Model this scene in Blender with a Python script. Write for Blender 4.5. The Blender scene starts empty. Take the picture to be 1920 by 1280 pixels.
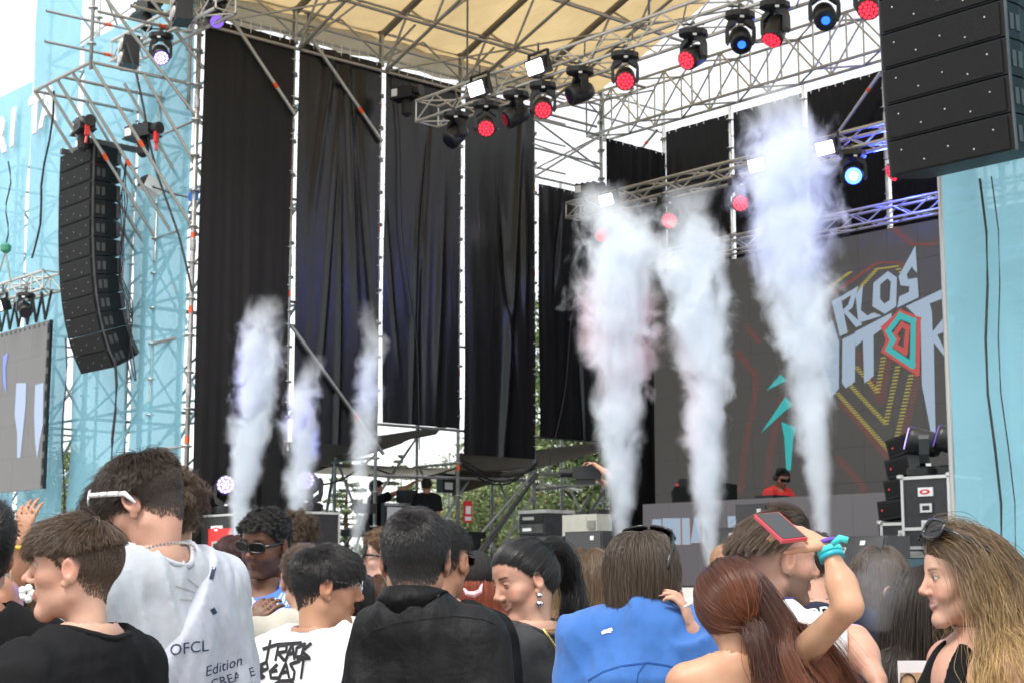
import bpy, bmesh, math, random
import numpy as np
from mathutils import Vector, Matrix, Quaternion, Euler, geometry
from mathutils import noise as mnoise
from mathutils.bvhtree import BVHTree

random.seed(7)
RNG = np.random.default_rng(7)
R = math.radians
scn = bpy.context.scene
COL = scn.collection

# ------------------------------------------------------------------ camera
CAM_H = 1.55
PITCH = math.atan(450 / 3000)
cd = bpy.data.cameras.new('camera')
cam = bpy.data.objects.new('camera', cd)
COL.objects.link(cam)
cam.location = (0, 0, CAM_H)
cam.rotation_euler = (math.pi / 2 + PITCH, 0, 0)
cd.sensor_width = 36
cd.lens = 36 * 3000 / 1920
cd.clip_start = .1
cd.clip_end = 2000
cd.dof.use_dof = True
cd.dof.focus_distance = 4.6
cd.dof.aperture_fstop = 11
scn.camera = cam

# ------------------------------------------------------------------ sky, sun, exposure
SUN_EL, SUN_AZ = R(58), R(-35)          # azimuth from -Y (behind the camera) towards -X
w = bpy.data.worlds.new('World')
scn.world = w
w.use_nodes = True
nt = w.node_tree
bg = nt.nodes['Background']
sky = nt.nodes.new('ShaderNodeTexSky')
sky.sky_type = 'NISHITA'
sky.sun_disc = False
sky.sun_elevation = SUN_EL
sky.sun_rotation = R(180) + SUN_AZ
sky.air_density = 1.0
sky.dust_density = 1.0
sky.ozone_density = 1.0
hs = nt.nodes.new('ShaderNodeHueSaturation')
hs.inputs['Saturation'].default_value = .22      # thin bright cloud: nearly white
nt.links.new(sky.outputs[0], hs.inputs['Color'])
mxw = nt.nodes.new('ShaderNodeMix'); mxw.data_type = 'RGBA'
mxw.inputs[0].default_value = .55                # closed thin cloud deck evens the sky out
nt.links.new(hs.outputs[0], mxw.inputs[6])
mxw.inputs[7].default_value = (3.0, 3.05, 3.1, 1)
nt.links.new(mxw.outputs[2], bg.inputs[0])
bg.inputs[1].default_value = .15
sl = bpy.data.lights.new('sun', 'SUN')
sl.energy = 1.5
sl.angle = R(22)
sl.color = (1, .96, .9)
sun = bpy.data.objects.new('sun', sl)
COL.objects.link(sun)
sd = Vector((math.sin(SUN_AZ) * math.cos(SUN_EL), -math.cos(SUN_AZ) * math.cos(SUN_EL), math.sin(SUN_EL)))
sun.rotation_euler = sd.to_track_quat('Z', 'Y').to_euler()
vs = scn.view_settings
vs.view_transform = 'Standard'
vs.look = 'None'
vs.exposure = 1.45
vs.gamma = 1
vs.use_curve_mapping = False
scn.render.engine = 'CYCLES'
cy = scn.cycles
cy.use_denoising = True
try:
    cy.denoiser = 'OPENIMAGEDENOISE'
except Exception:
    pass
cy.max_bounces = 12
cy.diffuse_bounces = 4
cy.glossy_bounces = 3
cy.transmission_bounces = 4
cy.transparent_max_bounces = 24
cy.volume_bounces = 6
cy.volume_max_steps = 256
cy.volume_step_rate = 1
cy.sample_clamp_indirect = 6
cy.use_adaptive_sampling = True
cy.adaptive_threshold = .03
scn.cycles_curves.shape = 'RIBBONS'

# ------------------------------------------------------------------ helpers
ORG = (-.2038 * 21.4, 21.4)              # stage front corner (house left), its axes: t along the front, s to the back
E1 = (.66166, -.7498)
E2 = (.7498, .66166)
ROT = math.atan2(E1[1], E1[0])


def S(t, s, h=0.):
    return Vector((ORG[0] + t * E1[0] + s * E2[0], ORG[1] + t * E1[1] + s * E2[1], h))


def Sdir(t, s, h=0.):
    return Vector((t * E1[0] + s * E2[0], t * E1[1] + s * E2[1], h))


def tag(o, label=None, cat=None, group=None, kind=None):
    if label: o['label'] = label
    if cat: o['category'] = cat
    if group: o['group'] = group
    if kind: o['kind'] = kind
    return o


def link(name, data, parent=None):
    o = bpy.data.objects.new(name, data)
    COL.objects.link(o)
    if parent is not None: o.parent = parent
    return o


def thing(name, label, cat, loc=(0, 0, 0), rz=0., group=None):
    o = link(name, None)
    o.location = loc
    o.rotation_euler = (0, 0, rz)
    return tag(o, label, cat, group)


def sthing(name, label, cat, t, s, h, group=None, rz=0.):
    return thing(name, label, cat, S(t, s, h), ROT + rz, group)


def mesh(name, v, f, mat=None, smooth=False):
    m = bpy.data.meshes.new(name)
    m.from_pydata([tuple(p) for p in v], [], f)
    if mat is not None: m.materials.append(mat)
    if smooth: m.shade_smooth()
    m.update()
    return m


class MB:
    def __init__(self):
        self.v = []; self.f = []

    def add(self, v, f):
        o = len(self.v)
        self.v += [tuple(p) for p in v]
        self.f += [tuple(i + o for i in q) for q in f]
        return self

    def box(self, a, b, M=None, bev=0.):
        (x0, y0, z0), (x1, y1, z1) = a, b
        v = [Vector((x, y, z)) for x in (x0, x1) for y in (y0, y1) for z in (z0, z1)]
        if M is not None: v = [M @ p for p in v]
        return self.add(v, [(0, 1, 3, 2), (4, 6, 7, 5), (0, 4, 5, 1), (2, 3, 7, 6), (0, 2, 6, 4), (1, 5, 7, 3)])

    def tube(self, a, b, r, n=8, r2=None, cap=True):
        a = Vector(a); b = Vector(b); r2 = r if r2 is None else r2
        q = (b - a).to_track_quat('Z', 'Y')
        v = []
        for p, rr in ((a, r), (b, r2)):
            for i in range(n):
                t = 2 * math.pi * i / n
                v.append(p + q @ Vector((rr * math.cos(t), rr * math.sin(t), 0)))
        f = [(i, (i + 1) % n, n + (i + 1) % n, n + i) for i in range(n)]
        if cap: f += [tuple(range(n - 1, -1, -1)), tuple(range(n, 2 * n))]
        return self.add(v, f)

    def path(self, pts, r, n=6):
        pts = [Vector(p) for p in pts]
        v = []; f = []
        for k, p in enumerate(pts):
            d = (pts[min(k + 1, len(pts) - 1)] - pts[max(k - 1, 0)])
            q = d.to_track_quat('Z', 'Y')
            rr = r[k] if hasattr(r, '__len__') else r
            for i in range(n):
                t = 2 * math.pi * i / n
                v.append(p + q @ Vector((rr * math.cos(t), rr * math.sin(t), 0)))
        for k in range(len(pts) - 1):
            for i in range(n):
                f.append((k * n + i, k * n + (i + 1) % n, (k + 1) * n + (i + 1) % n, (k + 1) * n + i))
        f += [tuple(range(n - 1, -1, -1)), tuple(range((len(pts) - 1) * n, len(pts) * n))]
        return self.add(v, f)

    def lathe(self, prof, n=16, M=None):
        v = []; f = []
        for (r, z) in prof:
            for i in range(n):
                t = 2 * math.pi * i / n
                v.append(Vector((r * math.cos(t), r * math.sin(t), z)))
        if M is not None: v = [M @ p for p in v]
        for k in range(len(prof) - 1):
            for i in range(n):
                f.append((k * n + i, k * n + (i + 1) % n, (k + 1) * n + (i + 1) % n, (k + 1) * n + i))
        f += [tuple(range(n - 1, -1, -1)), tuple(range((len(prof) - 1) * n, len(prof) * n))]
        return self.add(v, f)

    def prism(self, poly, y0, y1):
        """polygon in local x,z extruded along y"""
        n = len(poly)
        tri = geometry.tessellate_polygon([[Vector((p[0], p[1], 0)) for p in poly]])
        v = [(p[0], y0, p[1]) for p in poly] + [(p[0], y1, p[1]) for p in poly]
        f = [tuple(t) for t in tri] + [tuple(i + n for i in reversed(t)) for t in tri]
        f += [(i, (i + 1) % n, n + (i + 1) % n, n + i) for i in range(n)]
        return self.add(v, f)

    def build(self, name, mat, parent=None, smooth=False):
        return link(name, mesh(name, self.v, self.f, mat, smooth), parent)


# ------------------------------------------------------------------ materials
MC = {}


def mat(name, col=(.5, .5, .5), rough=.6, metal=0., var=.0, scale=6., bump=0., bscale=40., spec=.5, emit=None, es=1., sub=0.):
    if name in MC: return MC[name]
    m = bpy.data.materials.new(name)
    m.use_nodes = True
    t = m.node_tree
    b = t.nodes['Principled BSDF']
    c = tuple(col) + (1,)
    b.inputs['Base Color'].default_value = c
    b.inputs['Roughness'].default_value = rough
    b.inputs['Metallic'].default_value = metal
    b.inputs['Specular IOR Level'].default_value = spec
    if sub:
        b.inputs['Subsurface Weight'].default_value = sub
        b.inputs['Subsurface Radius'].default_value = (.012, .005, .003)
        b.inputs['Subsurface Scale'].default_value = 1.
    if emit:
        b.inputs['Emission Color'].default_value = tuple(emit) + (1,)
        b.inputs['Emission Strength'].default_value = es
    tc = None
    if var or bump:
        tc = t.nodes.new('ShaderNodeTexCoord')
    if var:
        n = t.nodes.new('ShaderNodeTexNoise')
        n.inputs['Scale'].default_value = scale
        n.inputs['Detail'].default_value = 5
        r = t.nodes.new('ShaderNodeValToRGB')
        r.color_ramp.elements[0].position = .3
        r.color_ramp.elements[1].position = .7
        r.color_ramp.elements[0].color = tuple(x * (1 - var) for x in col) + (1,)
        r.color_ramp.elements[1].color = tuple(min(1, x * (1 + var)) for x in col) + (1,)
        t.links.new(tc.outputs['Object'], n.inputs['Vector'])
        t.links.new(n.outputs['Fac'], r.inputs[0])
        t.links.new(r.outputs[0], b.inputs['Base Color'])
    if bump:
        n2 = t.nodes.new('ShaderNodeTexNoise')
        n2.inputs['Scale'].default_value = bscale
        n2.inputs['Detail'].default_value = 6
        bp = t.nodes.new('ShaderNodeBump')
        bp.inputs['Strength'].default_value = bump
        bp.inputs['Distance'].default_value = .02
        t.links.new(tc.outputs['Object'], n2.inputs['Vector'])
        t.links.new(n2.outputs['Fac'], bp.inputs['Height'])
        t.links.new(bp.outputs[0], b.inputs['Normal'])
    MC[name] = m
    return m


def sheet_mat(name, col, trans=.5, clear=0., rough=.6, dirt=.15, wr=.25):
    """thin fabric or tarpaulin: diffuse and translucent, optionally a see-through weave"""
    if name in MC: return MC[name]
    m = bpy.data.materials.new(name)
    m.use_nodes = True
    t = m.node_tree
    t.nodes.remove(t.nodes['Principled BSDF'])
    out = t.nodes['Material Output']
    tc = t.nodes.new('ShaderNodeTexCoord')
    n = t.nodes.new('ShaderNodeTexNoise'); n.inputs['Scale'].default_value = .9; n.inputs['Detail'].default_value = 7
    mp = t.nodes.new('ShaderNodeMapping'); mp.inputs['Scale'].default_value = (1, 1, .35)
    t.links.new(tc.outputs['Object'], mp.inputs[0]); t.links.new(mp.outputs[0], n.inputs['Vector'])
    r = t.nodes.new('ShaderNodeValToRGB')
    r.color_ramp.elements[0].position = .3; r.color_ramp.elements[1].position = .65
    r.color_ramp.elements[0].color = tuple(x * (1 - dirt) for x in col) + (1,)
    r.color_ramp.elements[1].color = tuple(col) + (1,)
    t.links.new(n.outputs['Fac'], r.inputs[0])
    n2 = t.nodes.new('ShaderNodeTexNoise'); n2.inputs['Scale'].default_value = 1.7; n2.inputs['Detail'].default_value = 4; n2.inputs['Distortion'].default_value = 1.5
    t.links.new(tc.outputs['Object'], n2.inputs['Vector'])
    bp = t.nodes.new('ShaderNodeBump'); bp.inputs['Strength'].default_value = wr; bp.inputs['Distance'].default_value = .12
    t.links.new(n2.outputs['Fac'], bp.inputs['Height'])
    d = t.nodes.new('ShaderNodeBsdfDiffuse'); tr = t.nodes.new('ShaderNodeBsdfTranslucent')
    for x in (d, tr):
        t.links.new(r.outputs[0], x.inputs[0]); t.links.new(bp.outputs[0], x.inputs['Normal'])
    mx = t.nodes.new('ShaderNodeMixShader'); mx.inputs[0].default_value = trans
    t.links.new(d.outputs[0], mx.inputs[1]); t.links.new(tr.outputs[0], mx.inputs[2])
    last = mx
    if clear:
        tp = t.nodes.new('ShaderNodeBsdfTransparent')
        tp.inputs[0].default_value = tuple(.5 + .5 * x for x in col) + (1,)
        m2 = t.nodes.new('ShaderNodeMixShader'); m2.inputs[0].default_value = clear
        t.links.new(mx.outputs[0], m2.inputs[1]); t.links.new(tp.outputs[0], m2.inputs[2])
        last = m2
    t.links.new(last.outputs[0], out.inputs[0])
    MC[name] = m
    return m


def emit_mat(name, col, s=1.):
    return mat(name, (.02, .02, .02), .4, emit=col, es=s)


GALV = mat('galvanised_steel', (.42, .42, .40), .42, .75, var=.25, scale=9)
ALU = mat('aluminium', (.62, .61, .57), .38, .7, var=.15, scale=12)
DARKST = mat('dark_steel', (.10, .10, .10), .5, .5, var=.3)
BLK = mat('black_plastic', (.013, .013, .014), .42, bump=.05, bscale=120)
BLKM = mat('black_matt', (.012, .012, .013), .7, bump=.1, bscale=150)
CASE = mat('case_board', (.022, .022, .024), .5, var=.3, scale=15)
ORANGE = mat('orange_tape', (.75, .10, .02), .5)
CABLE = mat('black_cable', (.012, .012, .013), .5)
WHITE = mat('white_paint', (.75, .75, .74), .5)
REDP = mat('red_paint', (.6, .03, .03), .45)

_UC = {}


def unit_cyl(m, n=8):
    k = (m.name, n)
    if k not in _UC:
        b = MB().tube((0, 0, -.5), (0, 0, .5), 1., n, cap=False)
        _UC[k] = mesh('tube_' + m.name, b.v, b.f, m, True)
    return _UC[k]


def rod(name, a, b, r, m, parent=None, n=8):
    """one tube as an object of its own, sharing a unit mesh"""
    a = Vector(a); b = Vector(b)
    o = link(name, unit_cyl(m, n), parent)
    o.location = (a + b) / 2
    o.rotation_mode = 'QUATERNION'
    o.rotation_quaternion = (b - a).to_track_quat('Z', 'Y')
    o.scale = (r, r, (b - a).length)
    return o


def copy_tree(o, parent=None):
    c = o.copy(); COL.objects.link(c); c.parent = parent
    for ch in o.children: copy_tree(ch, c)
    return c


def text_mesh(body, size, extrude=0., bold=0., shear=0., spacing=1.):
    cu = bpy.data.curves.new('lettering', 'FONT')
    cu.body = body; cu.size = size; cu.extrude = extrude; cu.offset = bold; cu.shear = shear; cu.space_character = spacing
    cu.resolution_u = 3
    o = bpy.data.objects.new('lettering_tmp', cu)
    COL.objects.link(o)
    dg = bpy.context.evaluated_depsgraph_get()
    me = bpy.data.meshes.new_from_object(o.evaluated_get(dg))
    bpy.data.objects.remove(o)
    bpy.data.curves.remove(cu)
    return me


def P3(px, py, d):
    """point seen at photo pixel (px, py) at ground distance d"""
    a = (px - 960) / 3000; bb = -(py - 640) / 3000; c, s = math.cos(PITCH), math.sin(PITCH)
    r = Vector((a, c - bb * s, s + bb * c))
    k = d / math.hypot(r.x, r.y)
    return Vector((r.x * k, r.y * k, CAM_H + r.z * k))


LOGO = {"white":[[[5.03,5.52],[5.19,5.56],[5.29,5.03],[5.16,5.0]],[[5.19,5.56],[5.5,5.67],[5.47,5.59],[5.21,5.5]],[[5.5,5.67],[5.47,5.59],[5.39,5.38],[5.24,5.3],[5.23,5.37],[5.32,5.43],[5.38,5.57]],[[5.23,5.34],[5.3,5.35],[5.55,5.12],[5.44,5.09]],[[5.45,5.55],[5.58,5.68],[5.53,5.32],[5.64,5.23],[5.74,5.26],[5.88,5.2],[5.5,5.15],[5.48,5.18]],[[6.18,5.71],[6.47,6.1],[6.48,5.72],[6.43,5.77],[6.4,5.82],[6.31,5.72],[6.33,5.65],[6.48,5.65],[6.49,5.38],[6.14,5.28],[6.18,5.43],[6.34,5.47],[6.35,5.55],[6.21,5.58]],[[5.2,4.95],[5.42,5.01],[5.39,4.33],[5.23,4.25],[5.17,4.33]],[[4.8,5.16],[5.03,5.24],[5.14,4.92],[5.11,4.26],[4.96,4.12],[4.84,4.28]],[[5.42,5.03],[6.04,5.22],[6.04,5.16],[5.9,5.03],[5.73,4.95],[5.71,4.38],[5.55,4.29],[5.55,4.9],[5.42,4.82]],[[6.28,5.28],[6.87,5.44],[7.06,5.45],[7.06,5.35],[6.66,5.27],[6.69,5.16],[6.69,4.88],[6.86,5.04],[7.1,5.08],[6.98,4.9],[6.76,4.83],[6.86,4.63],[7.01,4.42],[7.01,4.33],[6.7,4.74],[6.67,3.38],[6.63,3.38],[6.49,4.18],[6.51,5.06]],[[5.76,5.68],[6.01,5.81],[5.99,5.71],[5.87,5.64]],[[6.01,5.81],[6.15,5.7],[6.05,5.66],[5.99,5.71]],[[6.15,5.7],[6.12,5.3],[6.02,5.4],[6.05,5.66]],[[6.12,5.3],[5.93,5.22],[5.93,5.36],[6.02,5.4]],[[5.93,5.22],[5.73,5.35],[5.86,5.44],[5.93,5.36]],[[5.73,5.35],[5.76,5.68],[5.87,5.64],[5.86,5.44]]],"teal":[[[3.8,4.35],[4.07,4.56],[4.18,4.46]],[[3.68,3.73],[4.14,4.22],[4.29,4.1],[4.12,4.01]],[[4.06,3.86],[4.34,3.76],[4.27,3.61],[4.21,3.15],[4.13,3.15],[4.11,3.62]]],"dteal":[[[5.99,4.97],[6.19,5.16],[6.4,5.06],[6.36,4.46],[5.98,4.72],[6.06,4.84],[5.99,4.97]]],"dred":[[[5.91,5.03],[6.19,5.21],[6.48,5.07],[6.43,4.35],[5.9,4.71],[5.98,4.85],[5.91,5.03]],[[6.08,4.91],[6.21,5.04],[6.3,4.98],[6.25,4.65],[6.08,4.76],[6.13,4.84],[6.08,4.91]]],"hred":[[[6.11,6.41],[6.42,6.13],[6.81,6.07],[6.87,6.18]],[[5.04,5.62],[5.82,5.96],[6.18,5.91],[6.29,5.83]],[[3.45,5.32],[3.71,5.05]],[[3.23,5.0],[3.6,4.58],[3.59,4.4],[3.33,3.41],[3.24,2.83]],[[4.06,4.22],[3.83,3.38],[3.72,2.81]],[[5.14,4.05],[5.92,3.21]],[[6.42,4.31],[6.06,3.2]],[[5.47,4.73],[5.8,4.0],[5.98,4.63]],[[5.05,3.28],[5.49,2.83],[5.26,2.63]]],"hyel":[[[5.0,5.73],[5.4,5.91]],[[5.45,5.59],[5.82,5.87],[6.14,5.86],[6.26,5.73]],[[5.08,4.19],[5.98,3.26],[6.33,4.37]],[[5.3,4.29],[5.88,3.7],[6.12,4.51]],[[5.42,4.53],[5.76,4.15],[5.89,4.66]],[[5.73,5.25],[5.85,5.19]],[[5.24,5.11],[5.3,5.0]]],"booth":[[[3.82,2.39],[3.98,2.39],[3.98,2.05],[3.76,2.05]],[[4.01,2.4],[4.33,2.39],[4.33,2.04],[4.19,2.04],[4.19,2.25],[4.15,2.25],[4.15,2.04],[4.0,2.05]],[[4.36,2.39],[4.49,2.39],[4.5,2.04],[4.36,2.04]],[[4.58,2.39],[4.69,2.39],[4.69,2.06],[4.51,2.06]],[[4.72,2.39],[4.82,2.38],[4.83,2.06],[4.71,2.06]],[[5.16,2.39],[5.31,2.39],[5.3,2.02],[5.17,2.03]],[[5.51,2.39],[5.74,2.39],[5.84,2.35],[5.83,2.01],[5.73,2.02],[5.73,2.26],[5.68,2.26],[5.66,2.02],[5.53,2.02]]],"imag":[[[-4.27,4.55],[-3.93,4.52],[-3.92,4.17],[-3.97,3.77],[-4.02,3.4],[-4.12,3.4],[-4.16,3.78],[-4.28,4.06]],[[-3.61,4.46],[-3.34,4.47],[-3.3,3.85],[-3.38,3.6],[-3.44,3.36],[-3.53,3.61],[-3.6,4.01]],[[-4.8,5.02],[-4.63,5.06],[-4.7,4.81],[-4.62,4.42],[-4.76,4.62]]]}
# ------------------------------------------------------------------ ground, sky-side background
GROUND = mat('gravelly_asphalt', (.27, .255, .235), .9, var=.25, scale=.7, bump=.4, bscale=30)
g = MB().add([(-400, -60, 0), (400, -60, 0), (400, 900, 0), (-400, 900, 0)], [(0, 1, 2, 3)]).build('ground', GROUND)
tag(g, 'grey gravelly ground under the crowd', kind='structure')

BAY = 1.5713
DECK = 1.5
DEPTH = 6 * BAY
WID = 11.76

# stage platform: planked deck on a black skirted frame
st = sthing('stage_platform', 'raised black stage platform behind the crowd', 'stage', 0, 0, 0)
MB().box((-.25, .0, 1.2), (WID + .25, DEPTH + .25, 1.44)).build('deck_frame', DARKST, st)
PLY = mat('black_ply', (.03, .028, .026), .55, var=.4, scale=3, bump=.1)
pm = MB().box((0, 0, 0), (WID + .5, .595, .045)); pmesh = mesh('plank', pm.v, pm.f, PLY)
for i in range(16):
    o = link('plank', pmesh, st); o.location = (-.25, .01 + i * .605, 1.444 + .0015 * (i % 3))
SKIRT = mat('black_skirt_cloth', (.012, .012, .013), .85, bump=.2)
b = MB()
n = 160
v = []; f = []
for i in range(n + 1):
    x = -.25 + (WID + .5) * i / n
    y = -.03 + .025 * math.sin(i * 1.9)
    v += [(x, y, .02), (x, y, 1.42)]
f = [(2 * i, 2 * i + 2, 2 * i + 3, 2 * i + 1) for i in range(n)]
b.add(v, f).build('skirt', SKIRT, st, True)

# ------------------------------------------------------------------ scaffolding
_std = {}


def standard_mesh(hgt):
    k = round(hgt, 2)
    if k not in _std:
        b = MB().tube((0, 0, 0), (0, 0, hgt), .026, 8)
        z = .35
        while z < hgt:
            b.lathe([(.028, z - .012), (.066, z - .008), (.066, z + .008), (.028, z + .012)], 8)
            z += .5
        z = 2.1
        while z < hgt:
            b.lathe([(.03, z - .09), (.034, z - .08), (.034, z + .08), (.03, z + .09)], 8)
            z += 2.
        _std[k] = mesh('standard', b.v, b.f, GALV, True)
    return _std[k]


def standard(x, y, z, hgt, parent):
    o = link('standard', standard_mesh(hgt), parent); o.location = (x, y, z)
    o.rotation_euler = (0, 0, random.random() * 6)
    return o


def tape(a, b, k, parent, r=.03):
    a = Vector(a); b = Vector(b); p = a.lerp(b, k); d = (b - a).normalized() * .05
    return rod('orange_band', p - d, p + d, r, ORANGE, parent)


# side wall of the stage: seven towers, two standards each
GW = 'scaffold towers carrying the side curtains'
side_words = ['at the front edge, left of the first black curtain', 'between the first and second side curtain', 'between the second and third side curtain',
              'between the third and fourth side curtain', 'between the fourth and fifth side curtain', 'behind the widest smoke jet', 'in the rear corner of the stage']
for k in range(7):
    tw = sthing('scaffold_tower', 'galvanised scaffold tower ' + side_words[k], 'scaffold', 0, k * BAY, 0, GW)
    top = 10.0 if k else 10.3
    standard(.0, .0, 0, top, tw)
    standard(-.09, .07, 0, top - .3, tw)
    standard(-1.05, .02, 0, 8.5, tw)
    for j in range(6):
        z = 1.85 + j * 1.5
        if z < 8.6:
            rod('ledger', (0, 0, z), (-1.05, .02, z), .022, GALV, tw)
        if j % 2 == 0 and z + 1.5 < 8.6:
            rod('brace', (-.02, .03, z), (-1.03, .05, z + 1.5), .02, GALV, tw)
    for j in range(9):                        # short spacer rungs between the twin tubes
        rod('spacer', (0, 0, 2.4 + j * .85), (-.09, .07, 2.4 + j * .85), .014, GALV, tw)
    for q in range(3):
        zz = random.uniform(3, 9)
        tape((0, 0, zz), (0, 0, zz + .5), 0, tw)
    if k < 6:                                  # ledgers to the next tower, behind the curtain
        for z in (3.85, 9.45, 9.85):
            if k == 4 and z > 9: continue
            rod('ledger', (-.02, 0, z), (-.02, BAY, z), .022, GALV, tw)
        rod('ledger', (-1.05, 0, 5.35), (-1.05, BAY, 5.35), .022, GALV, tw)
        rod('brace', (-1.05, 0, 1.8), (-1.05, BAY, 3.8), .022, GALV, tw)
    if k == 4:                                 # open bay above the low curtain: crossed tubes against the sky
        for z in (8.12, 8.6, 9.1, 9.5, 9.95):
            rod('ledger', (0, 0, z), (0, BAY, z), .022, GALV, tw)
            rod('ledger', (-.9, 0, z), (-.9, BAY, z), .02, GALV, tw)
        for z0, z1 in ((8.1, 9.1), (9.1, 8.5), (9.1, 9.95)):
            rod('brace', (.0, 0, z0), (.0, BAY, z1), .02, GALV, tw)
            rod('brace', (-.9, 0, z0), (.0, BAY, z1), .018, GALV, tw)

# loose diagonal tubes across the side curtains
for (a, b, lb) in (((.12, .38, 9.45), (.1, 1.56, 8.2), 'slanting grey scaffold tube across the top of the first side curtain'),
                   ((.12, 1.75, 9.45), (.1, 3.12, 8.1), 'slanting grey scaffold tube across the top of the second side curtain'),
                   ((.12, 1.55, 5.12), (.12, 3.2, 3.4), 'slanting grey scaffold tube at the foot of the second side curtain')):
    o = rod('scaffold_tube', S(*a[:2], a[2]), S(*b[:2], b[2]), .028, GALV)
    tag(o, lb, 'scaffold tube')
    t_ = rod('orange_band', (0, 0, 0), (0, 0, .01), .03, ORANGE, o)
    t_.location = (0, 0, .2); t_.scale = (1.08, 1.08, .05); t_.rotation_quaternion = (1, 0, 0, 0)

# back wall towers
for k in range(1, 5):
    tw = sthing('back_scaffold_tower', ['', 'scaffold tower left of the tall middle smoke jet on the back wall', 'scaffold tower behind the right smoke jet on the back wall',
                'scaffold tower next to the hanging red lamp on the back wall'][k] if k < 4 else 'scaffold tower of the back wall behind the right speaker array', 'scaffold', k * BAY, DEPTH, 0,
                'scaffold towers of the back wall')
    standard(-.035, 0, 0, 9.62, tw); standard(.055, .09, 0, 9.3, tw); standard(0, 1.0, 0, 8, tw)
    for j in range(14):
        rod('spacer', (-.035, 0, 3.6 + j * .42), (.055, .09, 3.6 + j * .42), .012, GALV, tw)
    if k < 4:
        for z in (9.62,): rod('ledger', (0, 0, z), (BAY, 0, z), .022, GALV, tw)
for (a, b, lb) in (((.05, 9.2, 9.45), (-1.0, 9.2, 8.75), 'short slanting scaffold tube beside the corner curtain above the rear truss'),
                   ((4.76, 9.25, 9.36), (3.85, 9.2, 8.45), 'slanting scaffold tube with a red band before the right back curtain')):
    o = rod('scaffold_tube', S(*a), S(*b), .028, GALV); tag(o, lb, 'scaffold tube')
    t_ = rod('orange_band', (0, 0, 0), (0, 0, .01), .03, ORANGE, o)
    t_.location = (0, 0, -.25); t_.scale = (1.08, 1.08, .05); t_.rotation_quaternion = (1, 0, 0, 0)

# ------------------------------------------------------------------ black curtains


def curtain_mat(name, rough, spec, col=(.011, .011, .012), wr=.5):
    if name in MC: return MC[name]
    m = mat(name, col, rough, spec=spec)
    t = m.node_tree; b = t.nodes['Principled BSDF']
    tc = t.nodes.new('ShaderNodeTexCoord')
    mp = t.nodes.new('ShaderNodeMapping'); mp.inputs['Scale'].default_value = (3.2, 3.2, .45)
    n = t.nodes.new('ShaderNodeTexNoise'); n.inputs['Scale'].default_value = 1.4; n.inputs['Detail'].default_value = 4; n.inputs['Distortion'].default_value = .8
    t.links.new(tc.outputs['Object'], mp.inputs[0]); t.links.new(mp.outputs[0], n.inputs['Vector'])
    n3 = t.nodes.new('ShaderNodeTexNoise'); n3.inputs['Scale'].default_value = 7; n3.inputs['Detail'].default_value = 5
    t.links.new(tc.outputs['Object'], n3.inputs['Vector'])
    ad = t.nodes.new('ShaderNodeMath'); ad.operation = 'MULTIPLY_ADD'; ad.inputs[1].default_value = .3
    t.links.new(n3.outputs['Fac'], ad.inputs[0]); t.links.new(n.outputs['Fac'], ad.inputs[2])
    bp = t.nodes.new('ShaderNodeBump'); bp.inputs['Strength'].default_value = wr; bp.inputs['Distance'].default_value = .06
    t.links.new(ad.outputs[0], bp.inputs['Height']); t.links.new(bp.outputs[0], b.inputs['Normal'])
    mr = t.nodes.new('ShaderNodeMapRange'); mr.inputs[3].default_value = rough - .08; mr.inputs[4].default_value = rough + .12
    t.links.new(n3.outputs['Fac'], mr.inputs[0]); t.links.new(mr.outputs[0], b.inputs['Roughness'])
    return m


VINYL = curtain_mat('black_vinyl_sheet', .30, .42, (.0045, .0045, .005), .16)
CLOTH = curtain_mat('black_molton', .6, .26, (.012, .0112, .0112), .2)
DULL = curtain_mat('black_back_cloth', .75, .15, (.006, .0058, .0058), .2)


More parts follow.
